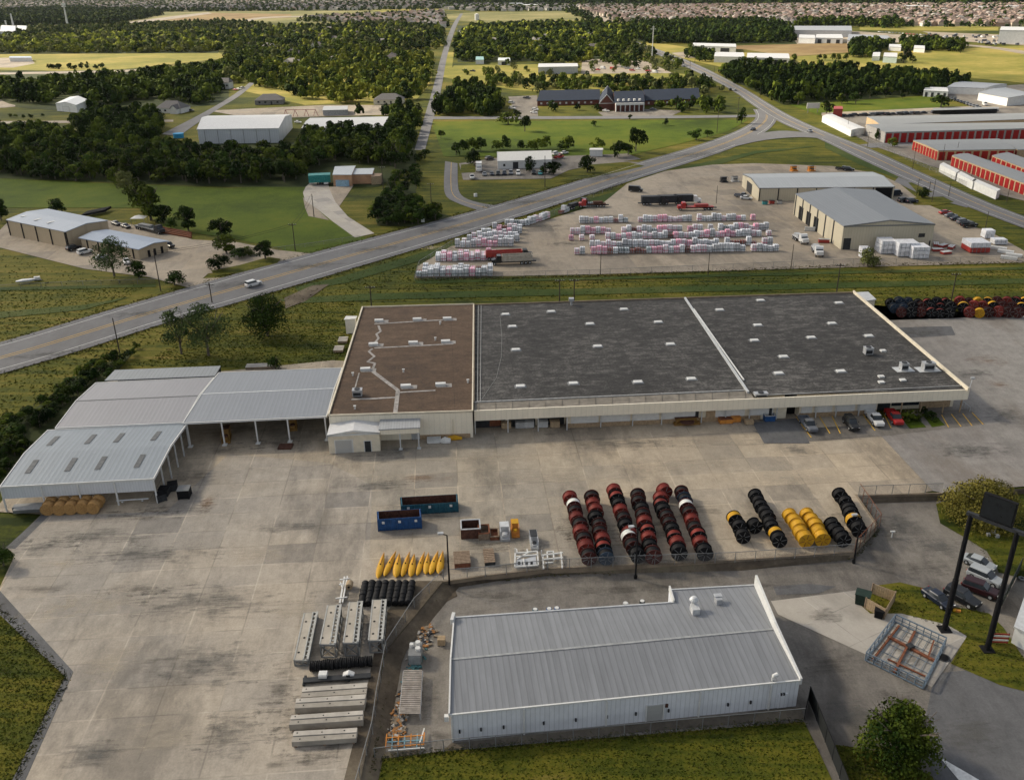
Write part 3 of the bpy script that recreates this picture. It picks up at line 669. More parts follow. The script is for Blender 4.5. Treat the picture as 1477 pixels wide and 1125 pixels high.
for a, b_ in zip(pts, pts[1:]): mb.beam(P(*a, HM+.15), P(*b_, HM+.15), .09, .03)
part(gwr, 'roof_cable', mb, plain('grey_cable', (.2, .2, .19)), True)
mb = MB(); mb.beam(P(1001, 446, HM+.5), P(1073, 548, HM+.5), .22, .22); part(gwr, 'roof_pipe', mb, WHITE, True)
sky = [(729, 454), (739, 471.5), (744, 505), (750.6, 557.6), (795, 450), (827, 553.5), (851, 467.7), (900, 446.6), (949.4, 465), (862, 500), (967, 497), (920, 551.6), (997, 547), (1038, 447.5), (1097, 433.8), (1093, 469.5), (1088, 491.5), (1130, 515), (1123, 539), (1170, 487.4), (1200, 467), (1210, 437.4), (1253, 485), (1212.6, 536)]
for i, (x, y) in enumerate(sky):
    p = P(x, y, HM+.12)
    b_ = MB().box((p.x, p.y, HM+.14), (2.3, 1.6, .05), BANG); part(gwr, 'skylight_flashing', b_, STEEL, True)
    b_ = MB().box((p.x, p.y, HM+.28), (1.7, 1.1, .22), BANG); part(gwr, 'skylight', b_, WHITE, True)
for x, y in ((1273.5, 506.6), (1270.8, 543.8), (1302, 549), (1271, 552)):
    p = P(x, y, HM+.12); b_ = MB().box((p.x, p.y, HM+.26), (1.1, .9, .3), BANG); part(gwr, 'roof_vent', b_, WHITE, True)
def acunit(t, px, py, z, sx=2.0, sy=1.7, sz=1.5, curb=False, rz=None):
    sx, sy, sz = sx*.82, sy*.82, sz*.9
    rz = BANG if rz is None else rz
    p = P(px, py, z); b_ = MB(); b_.box((p.x, p.y, z+sz/2+.15), (sx, sy, sz), rz); b_.box((p.x, p.y, z+sz+.2), (sx*1.06, sy*1.06, .1), rz, 0)
    b_.cyl((p.x, p.y, z+sz+.2), (p.x, p.y, z+sz+.38), .55, n=14, mi=1); b_.box((p.x, p.y-sy*.5-.02, z+sz*.55), (sx*.8, .05, sz*.55), rz, 1); b_.box((p.x, p.y, z+.08), (sx*.9, sy*.9, .16), rz, 1)
    o = part(t, 'air_conditioner', b_, [GALV, DARKM], True)
    if curb: c_ = MB(); c_.box((p.x, p.y, z+.03), (sx+2.2, sy+1.2, .06), rz); part(t, 'roof_patch', c_, STEELL, True)
acunit(gwr, 1251.5, 511, HM+.12); acunit(gwr, 1303, 533, HM+.12, 1.8, 1.6, 1.4, True); acunit(gwr, 1338, 533, HM+.12, 2.8, 1.7, 1.5, True); acunit(gwr, 1097, 571, HM+.12, 3.0, 1.4, .5)
mb = MB(); p = P(824, 441, 5); mb.cyl((p.x, p.y, 4), (p.x, p.y, 6.4), .25); mb.box((p.x, p.y, 6.6), (1.2, 1.2, .7)); part(gwr, 'exhaust_stack', mb, GALV, True)
bx = Bld('machine_room', 'small pale metal box against the back corner of the long warehouse', 'shed', [(1241, 436), (1264, 433), (1252, 422), (1231, 423)], 3.2, wall=CREAMW, roof=STEELL)
mb = MB(); p = P(1398, 556, 6.1); q = F1+Vector((0, 0, 5)); mb.beam(tuple(q), (q.x+1.2, q.y+1.8, 6.6), .12); mb.box((q.x+1.3, q.y+1.9, 6.7), (.7, .5, .3)); part(gw, 'flood_light', mb, GALV, True)
mb = MB(); g = P(1388, 573, 0)
for k in range(4): q = F1+bk*(.6+k*.9)+fd*1.5; mb.beam((q.x, q.y, 0), (q.x, q.y, 1.1), .08)
q0 = F1+bk*.6+fd*1.5; q1 = F1+bk*3.3+fd*1.5; mb.beam((q0.x, q0.y, 1.05), (q1.x, q1.y, 1.05), .07); part(gw, 'railing', mb, GALV, True)

# ---- brown roofed wing
bb = Bld('warehouse_wing', 'cream walled building with a flat reddish brown gravel roof left of the long warehouse', 'building', [(474, 601), (681.5, 594.5), (683, 440.5), (523, 445)], 5.3, wall=CREAM, roof=ROOFB, over=.02)
zr = 5.3+.22
mb = MB(); up = Vector((0, 0, 1))
bbA, bbB, bbC, bbD = (v+up*(zr+.12) for v in (bb.A, bb.B, bb.C, bb.D))
mb.beam(bbA, bbD, .3, .45); mb.beam(bbB-up*.1, bbC-up*.1, .25, .3); mb.beam(bbA-up*.08, bbB-up*.08, .2, .3); mb.beam(bbD, bbC, .2, .3)
part(bb.t, 'parapet', mb, CREAMW, True)
STRIP = plain('silver_roof_strip', (.30, .28, .26), .7, .1, .45, 1.2)
def rs(pts, w=.55):
    mb = MB()
    for a, b_ in zip(pts, pts[1:]): mb.beam(P(*a, zr+.03), P(*b_, zr+.03), w, .05)
    part(bb.roof, 'roof_seal_strip', mb, STRIP, True)
rs([(540, 467.5), (620, 462.5), (655, 461)]); rs([(540, 502), (600, 499), (654, 496)]); rs([(546, 470), (549, 478), (543, 482), (546, 488), (541, 494)], .5)
rs([(537, 503), (532, 507), (540, 514), (530, 522), (541, 524), (537, 533)], .5); rs([(538, 536), (574, 563), (570, 597)], .8); rs([(574, 566), (628, 563)], .5); rs([(507, 576), (538, 575), (572, 573)], .6); rs([(518, 538), (512, 560)], .25)
for x, y in ((546.7, 463.9), (601.7, 462), (645, 461), (538.6, 498), (596, 495.8), (642.8, 494), (527, 534), (585.4, 558.4), (635.5, 556)):
    p = P(x, y, zr); b_ = MB().box((p.x, p.y, zr+.28), (2.0, .95, .5), BANG); part(bb.roof, 'skylight', b_, WHITE, True)
    b_ = MB().box((p.x+.7, p.y-.1, zr+.03), (3.0, 1.7, .04), BANG); part(bb.roof, 'skylight_flashing', b_, STRIP, True)
acunit(bb.roof, 516, 571, zr, 2.2, 1.7, 1.3); 
for x, y in ((509, 542), (512, 590), (635, 468), (628, 491), (582, 537), (675, 552)):
    p = P(x, y, zr); b_ = MB().cyl((p.x, p.y, zr), (p.x, p.y, zr+.6), .16, n=8).box((p.x, p.y, zr+.65), (.5, .4, .14)); part(bb.roof, 'roof_vent', b_, WHITE, True)
bb.on(0, .62, .98, 0, .9, 'brick_base', BRICKT, .1)
mb = MB(); p = P(657, 612, 3); a, b_ = bb.edge(0); q = a.lerp(b_, .86); mb.beam((q.x, q.y-.15, 1), (q.x, q.y-.15, 4), .12); part(bb.t, 'downpipe', mb, CREAMW, True)
# ---- annex shed
an = Bld('annex_shed', 'small cream gabled shed with a roll-up door in front of the brown roofed wing', 'shed', [(471.5, 629.5), (548, 625.5), (549, 606.5), (477, 609)], 3.6, rise=.7, ridge='BC', wall=CREAMW, roof=plain('white_roof', (.56, .56, .56), .5, 0, .08), trim=WHITE, over=.12)
an.on(0, .13, .46, 0, 2.6, 'roller_door', metal('roller_door', (.50, .49, .46), BANG+PI/2, .4, .1, .6), .06, frame=WHITE)
an.on(0, .70, .82, 0, 2.2, 'door', DARKM, .07, frame=WHITE)
ln = Bld('lean_to', 'open grey roofed lean-to carport beside the small gabled shed', 'carport', [(546, 621), (606, 618), (606.5, 602), (549, 603)], 4.2, wall=CREAMW, roof=metal('grey_sheet_roof', (.33, .34, .35), BANG, .5), nowall=(0, 1, 2, 3))
mb = MB(); a, b_ = ln.edge(0); mb.beam((a.x, a.y, 3.75), (b_.x, b_.y, 3.75), .12, 1.0); part(ln.t, 'fascia', mb, CREAM, True)
for t in (.5, .98): q = a.lerp(b_, t); mb = MB().beam((q.x, q.y, 0), (q.x, q.y, 3.3), .22); mb.box((q.x, q.y, .1), (.7, .7, .25)); part(ln.t, 'post', mb, STEELL, True)
# ---- sheds on the left
RA = metal('shed_roof_ribbed', (.185, .215, .245), BANG, .8, .22, .42, .20, .10, .3)
RB_ = metal('shed_roof_warm', (.235, .235, .25), BANG, .8, .10, .45, .10, .06, .2)
RC = metal('shed_roof_grey', (.205, .222, .245), BANG, .8, .12, .42, .14, .06, .3)
S_A = Bld('open_shed', 'open sided metal shed with eight skylight strips nearest the camera at far left', 'shed', [(0, 704), (222, 692), (270, 612.5), (69.5, 622)], 4.4, rise=.7, roof=RA, trim=WHITE, nowall=(0, 1, 2, 3), over=.1)
S_B = Bld('open_shed', 'pale roofed open shed between the skylit shed and the narrow rear shed', 'shed', [(80, 619), (265, 611), (309, 546), (138.8, 553.5)], 4.6, rise=.7, roof=RB_, trim=WHITE, nowall=(0, 1, 2, 3), over=.1)
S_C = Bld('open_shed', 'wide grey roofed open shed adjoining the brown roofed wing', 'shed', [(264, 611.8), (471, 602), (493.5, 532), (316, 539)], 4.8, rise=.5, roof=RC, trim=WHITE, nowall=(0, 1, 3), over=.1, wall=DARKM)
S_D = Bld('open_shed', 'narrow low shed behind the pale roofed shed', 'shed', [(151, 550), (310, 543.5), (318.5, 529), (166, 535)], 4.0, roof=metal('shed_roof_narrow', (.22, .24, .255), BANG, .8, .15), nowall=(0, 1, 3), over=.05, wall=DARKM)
a, b_ = S_A.edge(0); mb = MB(); mb.beam((a.x, a.y, 3.35), (b_.x, b_.y, 3.35), .1, 2.0); part(S_A.t, 'hanging_wall', mb, metal('white_siding', (.60, .62, .64), BANG, .45, .12, .5, .2, .06, 0), True)
for t in (0, .26, .5, .74, 1): q = a.lerp(b_, t); mb = MB().beam((q.x, q.y-.12, 0), (q.x, q.y-.12, 4.4), .22); part(S_A.t, 'post', mb, WHITE, True)
a, b_ = S_A.edge(1)
for t in (.2, .4, .6, .8, .98): q = a.lerp(b_, t); mb = MB().beam((q.x, q.y, 0), (q.x, q.y, 4.6), .22); part(S_A.t, 'post', mb, STEELL, True)
for u, v in [(u, v) for v in (.28, .74) for u in (.12, .38, .58, .84)]:
    A3, B3 = S_A.A+up*4.66, S_A.B+up*4.66; D3, C3 = S_A.D+up*4.66, S_A.C+up*4.66
    def sp(u, v): e = A3.lerp(B3, u).lerp(D3.lerp(C3, u), v); return e+up*(.7*(1-abs(v-.5)*2)+.02)
    mb = MB(); mb.beam(sp(u, v-.10), sp(u, v+.10), .9, .02); part(S_A.roof, 'skylight', mb, plain('dull_skylight', (.10, .105, .11), .6), True)
a, b_ = S_B.edge(3)
for t in (.1, .5, .9): q = a.lerp(b_, t); mb = MB().beam((q.x, q.y, 0), (q.x, q.y, 4.6), .22); part(S_B.t, 'post', mb, STEELL, True)
a, b_ = S_C.edge(0)
for x in (268, 318, 367, 414, 470): t = (x-264)/(471-264); q = a.lerp(b_, min(.99, max(.01, t))); mb = MB().beam((q.x, q.y, 0), (q.x, q.y, 4.8), .24); mb.box((q.x, q.y, .12), (.8, .8, .25)); part(S_C.t, 'post', mb, WHITE, True)
mb = MB(); mb.beam(S_C.r0+up*.23, S_C.r1+up*.23, .3, .05); part(S_C.roof, 'ridge_cap', mb, STEELL, True)
mb = MB(); mb.beam(S_B.r0+up*.25, S_B.r1+up*.25, .3, .06); part(S_B.roof, 'ridge_cap', mb, STEEL, True)
# ---- silver building, lower level
SZ = ZL; SH = hs(651, 1069, 1031, SZ)
SANG = ang(P(648, 1031, SZ+SH), P(1155.5, 981, SZ+SH))
RS = metal('silver_standing_seam', (.20, .208, .22), SANG, .75, .40, .40, .30, .16, .35)
t_ = thing('metal_building', 'large silver standing seam building with white siding by the bottom lawn', 'building', tuple(P(900, 980, SZ)))
Z = SZ+SH; ridge = 1.0
sA, sB = P(648, 1031, Z), P(1155.5, 981, Z); sC, sN1, sN2, sD = P(1089, 844, Z), P(965.4, 851, Z), P(972, 869, Z), P(655, 891, Z)
AVOID.append([(v.x, v.y) for v in (sA, sB, sC, sD)])
rl, rr_ = P(650, 951, Z+ridge), P(1117, 907, Z+ridge)
rn = lambda t: rl.lerp(rr_, t)
tN = (971-650)/(1117-650)*1.0
mb = MB()
mb.face([sA, sB, rr_, rl]); mb.face([rl, rn(.72), sN2, sD]); mb.face([rn(.72), rr_, sC, sN1, sN2])
tr_ = part(t_, 'roof', mb, RS, True)
SID = metal('white_siding_panel', (.66, .68, .71), SANG, .55, .20, .5, .30, .12, 0)
mb = MB()
for a, b_ in ((sA, sB), (sB, sC), (sC, sN1), (sN1, sN2), (sN2, sD), (sD, sA)):
    a2 = a+(t_.location-a).normalized()*.15; b2 = b_+(t_.location-b_).normalized()*.15; mb.face([(a2.x, a2.y, SZ), (b2.x, b2.y, SZ), (b2.x, b2.y, Z-.04), (a2.x, a2.y, Z-.04)])
part(t_, 'wall', mb, SID, True)
mb = MB()
mb.beam(sA+up*.02, sB+up*.02, .18, .18); part(t_, 'gutter', mb, WHITE, True)
mb = MB(); mb.beam(rl+up*.03, rr_+up*.03, .30, .05); part(tr_, 'ridge_cap', mb, plain('dull_cap', (.30, .31, .31)), True)
mb = MB()
PH = 1.15
for a, b_, ha, hb in ((sB, rr_, .3, PH), (rr_, sC, PH, 1.7)):
    d = (b_-a).normalized(); s_ = Vector((d.y, -d.x, 0))*.14
    mb.loft([[a-s_-up*.6, a+s_-up*.6, a+s_+up*ha, a-s_+up*ha], [b_-s_-up*.6, b_+s_-up*.6, b_+s_+up*hb, b_-s_+up*hb]])
part(t_, 'parapet', mb, WHITE, True)
mb = MB()
mb.beam(sA+up*.1, rl+up*.1, .18, .4); mb.beam(rl+up*.1, sD+up*.1, .18, .4); mb.beam(sD+up*.5, P(652, 900, Z)+up*.3, .4, 1.0)
part(t_, 'parapet', mb, WHITE, True)
mb = MB(); mb.beam(sN1+up*.4, sN2+up*.05, .2, .8); part(t_, 'step_flashing', mb, WHITE, True)
mb = MB(); mb.beam(sD+up*.06, sN2+up*.06, .2, .15); mb.beam(sN1+up*.06, sC+up*.06, .2, .15); part(t_, 'roof_edge', mb, STEELL, True)
def ons(x0, x1, zb, zt, name, mat, d=.1):
    f0 = (x0-648)/(1155.5-648); f1 = (x1-648)/(1155.5-648); p, q = sA.lerp(sB, f0), sA.lerp(sB, f1); nn = Vector(((sB-sA).y, -(sB-sA).x, 0)).normalized()
    m = (p+q)/2+nn*(d/2-.06); b_ = MB().box((m.x, m.y, SZ+(zb+zt)/2), ((q-p).length, d, zt-zb), SANG); return part(t_, name, b_, mat, True)
ons(930, 952, .1, 2.4, 'roller_door', metal('grey_roller', (.45, .45, .43), SANG+PI/2, .3), .14); ons(927.5, 929.5, .1, 2.5, 'door_frame', WHITE, .18); ons(952.5, 954.5, .1, 2.5, 'door_frame', WHITE, .18)
ons(956, 960, 1.9, 2.4, 'wall_sign', RUSTD, .14); ons(1124, 1138, .1, 2.2, 'door', SID, .14)
for x in (650, 751, 869, 1005, 1110): ons(x, x+2.2, .05, SH-.1, 'downpipe', WHITE, .24)
for x in (660, 690, 722, 779, 825, 870, 912, 960, 1048, 1082, 1127, 1131): ons(x, x+2.4, 1.2 if x < 1100 else 2.0, 1.6 if x < 1100 else 2.3, 'wall_light', DARKM, .2)
mb = MB(); p = P(1002, 882, Z+.5); z_ = Z+.5
mb.box((p.x, p.y, z_+.35), (.95, 1.3, .9), SANG); mb.cyl((p.x, p.y+.9, z_-.2), (p.x, p.y+.9, z_+1.3), .32); mb.lathe([(1.25, .62), (1.45, .5), (1.65, .3), (1.7, .01)], 'z', 12, c=(p.x, p.y+.9, z_)); part(tr_, 'roof_fan', mb, STEELL, True)
mb = MB(); p = P(1036, 869, Z+.4); mb.box((p.x, p.y, Z+.75), (.8, .9, .8), SANG); mb.box((p.x, p.y+.5, Z+1.2), (1.0, .7, .15), SANG); part(tr_, 'roof_fan', mb, GALV, True)
mb = MB(); p = P(1114, 980, Z+.2); mb.cyl((p.x, p.y, Z), (p.x, p.y, Z+.7), .12); mb.cyl((p.x, p.y, Z+.7), (p.x+.6, p.y+.2, Z+.8), .22, .26); part(tr_, 'vent_pipe', mb, WHITE, True)
mb = MB(); mb.box((sA.x-.35, sA.y+.3, Z-.7), (.5, .5, .7)); part(t_, 'meter_box', mb, WHITE, True)
# ------------------------------------------------------------ other buildings
def hz(bx, by, ty): return hs(bx, by, ty, 0)
RT_ = lambda nm, c, pxa, pxb, pitch=1.2, s=.12: metal(nm, c, ang(P(*pxa), P(*pxb)), pitch, s, .45, .12, .06, .2)
h = hz(96, 358, 335)
b5 = Bld('workshop', 'tan metal workshop with a pale low gable roof at the left edge', 'workshop', [(8.5, 318), (94, 335.5), (156, 319), (69, 302)], h, rise=.9, wall=TANW, roof=RT_('pale_blue_roof', (.27, .31, .37), (8.5, 318), (94, 335.5)), over=.2)
for k in range(5): b5.on(0, k*.245, k*.245+.018, 0, h-.1, 'wall_post', BLACK, .12)
for k in range(1): b5.on(1, .0, .02, 0, h-.1, 'wall_post', BLACK, .12)
def skys(b, pts, w, l, mat=WHITE, z=.3, name='skylight'):
    for x, y in pts:
        p = P(x, y, b.h+b.z0+z); mb = MB().box((p.x, p.y, b.z0+b.h+b.rise*.55+.28), (w, l, .12), ang(b.A, b.B)); part(b.roof, name, mb, mat, True)
skys(b5, [(43, 312), (62, 317), (80, 321)], 1.0, 6)
h = hz(207, 376, 361)
b6 = Bld('office', 'low tan office with a bluish metal roof beside the tan workshop', 'building', [(112.7, 344), (200, 361), (244, 348.5), (154, 331.5)], h, rise=.7, wall=TANW, roof=RT_('blue_grey_roof', (.22, .27, .35), (113, 344), (200, 361)), over=.7)
for k in range(5): b6.on(0, .1+k*.2, .1+k*.2+.02, 0, h-.1, 'wall_post', BLACK, .12)
for k in (.3, .5, .75): b6.on(1, k, k+.08, 0, 2.2, 'door', BLACK, .1)
b7 = Bld('container_office', 'peach painted cabin with a grey metal roof by the pale driveway', 'building', [(479.5, 253), (507, 253), (513, 240), (483, 241)], hz(480, 269, 253), wall=plain('peach_wall', (.46, .27, .16), .8, var=.2, scale=.4), roof=RT_('cabin_roof', (.40, .43, .45), (479, 253), (507, 253)), over=.2)
b7b = Bld('container_office', 'second peach cabin right of the first with a darker roof', 'building', [(507.5, 252.5), (537, 252), (540, 243.5), (511, 244)], hz(507, 269, 254)*.9, wall=MATS['peach_wall'], roof=MATS['cabin_roof'], over=.2)
b7c = Bld('wooden_bin', 'wooden open top bin at the right end of the peach cabins', 'bin', [(535, 256), (549, 255), (551, 251), (538, 251)], 3.2, wall=WOODL, roof=WOOD, over=.05)
b7.on(0, .15, .85, 0, 2.6, 'stacked_panels', plain('pale_blue_panel', (.25, .38, .48), .6), .8)
h = hz(718, 244, 233)
b8 = Bld('white_hall', 'white metal hall with a pale low gable roof beyond the highway loop drive', 'building', [(717.5, 233.5), (796, 231), (794, 219), (717, 221)], h, rise=2.2, wall=WHITEW, roof=plain('white_metal_roof', (.62, .61, .57), .5, .1, .06), over=.1, trim=WHITE)
b8.on(0, .28, .38, 0, 3, 'roller_door', DARKM, .1); b8.on(0, .85, .9, 0, 2.3, 'door', DARKM, .1); b8.on(0, .1, .14, 1.2, 2.3, 'window', GLASS, .1)
h = hz(293, 210, 187)
b9 = Bld('long_hall', 'large white metal hall with a bright sloping front roof behind the left woodland', 'building', [(284, 187.5), (402, 186), (421, 166), (300, 168)], h*.9, rise=2.6, wall=metal('pale_siding', (.50, .52, .54), 0, 1.2, .12, .5, .2), roof=plain('bright_roof', (.50, .51, .52), .6, .1, .12), trim=WHITE)
for k in range(6): b9.on(0, .08+k*.16, .085+k*.16, 0, h*.88, 'wall_post', STEEL, .1)
b10 = Bld('long_shed', 'long low white roofed shed between the bright white hall and the straight road', 'building', [(434.7, 185.5), (553, 184.5), (561, 169), (447, 171)], hz(440, 197, 185), rise=.8, wall=WHITEW, roof=plain('off_white_roof', (.38, .39, .40), .5, .1, .08))
Bld('small_shed', 'small grey shed with a pale roof in the yard beyond the long low white shed', 'shed', [(465, 160), (501.5, 159), (502, 153.5), (468, 154)], 3.2, rise=.8, wall=plain('grey_wall', (.33, .33, .33), .8), roof=plain('off_white_roof', (.5, .5, .5)))
def house(px, label, w, d, hh, rise, wall, roof, name='house', rot=0.0, hip=.28, group=None, parts=True):
    """px = centre of the foot of the front wall"""
    g = P(*px); ca, sa = math.cos(rot), math.sin(rot)
    t = thing(name, label, 'house', g, rot, group); AVOID.append([(g.x+x*ca-y*sa, g.y+x*sa+y*ca) for x, y in ((-w/2, 0), (w/2, 0), (w/2, d), (-w/2, d))])
    mb = MB().box((0, d/2, hh/2), (w-.8, d-.8, hh)); part(t, 'wall', mb, wall)
    A, B, C, D = Vector((-w/2, 0, hh)), Vector((w/2, 0, hh)), Vector((w/2, d, hh)), Vector((-w/2, d, hh)); r0 = Vector((-w/2+w*hip, d/2, hh+rise)); r1 = Vector((w/2-w*hip, d/2, hh+rise))
    mb = MB()
    for f in ([A, B, r1, r0], [B, C, r1], [C, D, r0, r1], [D, A, r0], [A, D, C, B]): mb.face(f)
    part(t, 'roof', mb, roof)
    if parts:
        for x in (-.32, -.12, .3): part(t, 'window', MB().box((w*x, .38, hh*.55), (1.4, .1, 1.2)), GLASS)
        part(t, 'door', MB().box((w*.09, .38, 1.1), (1.1, .1, 2.2)), DARKM)
    return t
SHW = plain('white_shed_roof', (.55, .55, .53), .5)
house((560, 151), 'low house with a wide grey hip roof beside the straight road', 21, 14, 3, 3.6, CREAMW, SHING_G)
house((388, 151.5), 'dark hip roofed house beyond the bright white hall', 20, 14, 3, 3.6, plain('dim_wall', (.2, .19, .18)), SHING_G, rot=.1)
t_ = house((243, 164), 'grey roofed family house with white gables beside the diagonal lane', 19, 13, 3.2, 4.2, WHITEW, SHING_G, rot=-.2); part(t_, 'gable_wing', MB().prism([(3, -3), (8, -3), (8, 4), (3, 4)], 0, 3).face([(3, -3, 3), (8, -3, 3), (5.5, -3, 5.4)]), WHITEW); mb = MB(); mb.face([(2.7, -3.3, 3), (5.5, -3.3, 5.7), (5.5, 5, 5.7), (2.7, 4, 3)]); mb.face([(8.3, -3.3, 3), (8.3, 4, 3), (5.5, 5, 5.7), (5.5, -3.3, 5.7)]); part(t_, 'gable_roof', mb, SHING_G)
house((166, 177), 'dark roofed house half hidden in trees below the grey roofed family house', 14, 9, 2.6, 3, CREAMW, SHING_G)
house((322, 129), 'two storey pale house with a grey roof at the end of the diagonal lane', 11, 10, 5, 3.2, WHITEW, SHING_G, rot=-.1, hip=.15)
b15 = Bld('barn', 'white gabled barn on the green lawn at upper left', 'barn', [(80, 150), (110, 152.5), (127, 144.5), (101, 140.5)], hz(81, 160.5, 150), rise=1.6, ridge='BC', wall=WHITEW, roof=STEELL, over=.15)
b15.on(0, .32, .62, 0, 3.4, 'barn_door', WHITE, .1, frame=STEEL)
NAVY = SHING_B
h17 = hz(776, 153, 146)
b17 = Bld('school_wing', 'left brick wing of the dark blue roofed school', 'building', [(774, 146.5), (866, 144.5), (864, 134), (784, 135.5)], 3, rise=4.4, wall=BRICK, roof=NAVY, over=.5)
b17b = Bld('school_hall', 'central block of the dark blue roofed school with white portico', 'building', [(886, 149), (930, 148), (926, 136), (884, 137)], 5.2, rise=4.5, wall=BRICK, roof=NAVY, over=.4)
b17b.on(0, .02, .98, 3.9, 5.2, 'portico_beam', WHITE, 2.2)
for k in range(7): b17b.on(0, .03+k*.155, .05+k*.155, 0, 3.9, 'column', WHITE, 2.0)
for k in range(5): b17b.on(0, .1+k*.18, .16+k*.18, 6.2, 7.4, 'dormer', WHITE, -1.6)
b17d = Bld('school_gable', 'steep dark blue gable between the left wing and central block of the school', 'building', [(864, 150), (886, 149.5), (886, 136), (866, 137)], 4.2, rise=5.5, ridge='BC', wall=BRICK, roof=NAVY, over=.4, trim=WHITE)
b17c = Bld('school_wing', 'right brick wing of the dark blue roofed school', 'building', [(930, 146), (1010, 143), (1004, 132.5), (926, 135)], 3, rise=4.6, wall=BRICK, roof=NAVY, over=.5)
for b, nn in ((b17, 9), (b17c, 8)):
    for k in range(nn): b.on(0, .05+k*.9/nn, .05+k*.9/nn+.03, .9, 2.1, 'window', WHITE, .1)
def longb(c, hh, label, roofm=None, wallm=None, rise=1.2, doors=0, name='metal_shed', **kw):
    b = Bld(name, label, 'building', c, hh, rise=rise, wall=wallm or WHITEW, roof=roofm or plain('bright_roof', (.66, .67, .68)), **kw)
    for k in range(doors): b.on(0, (k+.3)/doors, (k+.7)/doors, 0, hh*.75, 'roller_door', DARKM, .12)
    return b
longb([(776, 97.5), (834, 96.5), (832, 92), (777, 92.5)], 6, 'long white metal shed on the yellow field with a plain grey front', wallm=plain('grey_white_wall', (.40, .41, .42)))
longb([(800, 99), (800.5, 99), (800.5, 98.9), (800, 98.9)], .1, 'small service hatch beside the long white metal shed') if 0 else None
longb([(686, 87), (698, 87), (697, 82.5), (687, 82.5)], 4, 'small teal roofed house beside the tall trees above the yellow field', roofm=plain('teal_roof', (.22, .36, .36)), rise=1.6)
longb([(718, 88), (736, 88), (735, 84), (719, 84)], 4.2, 'white barn with a brown door above the yellow field', roofm=plain('pale_teal_roof', (.5, .55, .55)), doors=1)
longb([(999, 66.5), (1062, 68.5), (1061, 64), (1000, 62.5)], 5.5, 'white roofed shed beyond the farm trees, farthest of the three by the highway', doors=2)
longb([(1030, 82), (1074, 83), (1072, 76.5), (1032, 75.5)], 5.5, 'low pinkish white shed in the middle of the three by the highway', doors=0)
longb([(1077, 83.5), (1139, 85), (1137, 78), (1078, 77)], 5.5, 'white roofed shed nearest the dark wood among the three by the highway', doors=5)
longb([(1136, 44), (1229, 45), (1228, 38), (1137, 38)], 8, 'very large grey roofed plant at the far right edge of the trees', roofm=plain('grey_flat_roof', (.27, .29, .32)), rise=.5, wallm=plain('pale_grey_wall', (.5, .5, .5)), name='factory')
longb([(1152, 55), (1176, 56), (1175, 51), (1153, 50.5)], 6, 'white shed before the very large grey roofed plant')
longb([(1176, 55), (1216, 56), (1214, 50), (1178, 50)], 6, 'pale open fronted shed right of the white shed before the plant', doors=3, rise=.6)
longb([(1222, 59), (1290, 61), (1280, 52), (1224, 50)], 4, 'low flat grey roofed store right of the open fronted shed', roofm=MATS['grey_flat_roof'], rise=.4)
longb([(1258, 82), (1269, 82), (1270, 76), (1260, 76)], 4, 'white cottage left of the pale green barn in the right field', rise=1.6)
longb([(1274, 82), (1294, 83), (1294, 77), (1276, 77)], 5.5, 'pale green white barn in the right field', wallm=plain('pale_green_wall', (.42, .5, .46)), rise=1.8)
longb([(1318, 70), (1334, 71), (1333, 67), (1319, 66.5)], 4, 'small house with a white roof among the right field trees', rise=1.6)
longb([(1282, 68), (1300, 69), (1299, 65), (1283, 65)], 4, 'low house with a pale roof behind the field clump', rise=1.6)
longb([(1442, 44), (1500, 45), (1500, 40), (1444, 39)], 15, 'huge plain white distribution centre at the far right edge', rise=.3, name='distribution_centre')
longb([(1366, 126), (1420, 128), (1453, 122), (1385, 118)], 4.5, 'grey roofed depot behind the right storage yard', roofm=MATS['grey_flat_roof'], rise=.8)
longb([(1411, 134), (1454, 142), (1500, 138), (1450, 127)], 5, 'grey roofed depot with a long white wall at the right edge', roofm=RT_('depot_roof', (.24, .26, .285), (1411, 134), (1454, 142), 1.5), rise=.8)
longb([(1332, 131), (1368, 133), (1366, 127), (1336, 126)], 4, 'row of pale open parking bays left of the grey roofed depot', doors=4, rise=.3)
longb([(0, 46), (22, 46), (24, 38), (4, 37)], 12, 'white domed plant hall at the far left edge', rise=4, name='plant_hall')
longb([(24, 44), (38, 44), (40, 39), (27, 38)], 9, 'small white plant hall right of the domed hall', rise=4, name='plant_hall')
longb([(13, 84), (46, 84), (44, 82), (15, 82)], 4, 'blue grey roofed site shed in the bare earth at far left', roofm=plain('site_roof', (.36, .42, .5)), rise=.5)
# far big roofs
for k, (x, y, w, lab) in enumerate([(870, 4.5, 26, 'left of the two far white stores above the suburb'), (895, 8, 0, '')][:1]):
    longb([(x-w/2, y), (x+w/2, y), (x+w/2, y-1.5), (x-w/2, y-1.5)], 9, lab, rise=.4, name='store')
for x, y, w, lab in ((745, 6, 20, 'wide pale store just below the far tree line in the middle'), (765, 8, 22, 'long white store right of the wide pale store near the far tree line'), (1320, 9.5, 38, 'long white far store in the right suburb near the tree line'), (1418, 10.5, 14, 'white far store near the right end of the suburb'), (1460, 10, 20, 'pale far store at the right frame edge')):
    longb([(x-w/2, y), (x+w/2, y), (x+w/2, y-1.2), (x-w/2, y-1.2)], 8, lab, rise=.4, name='store')
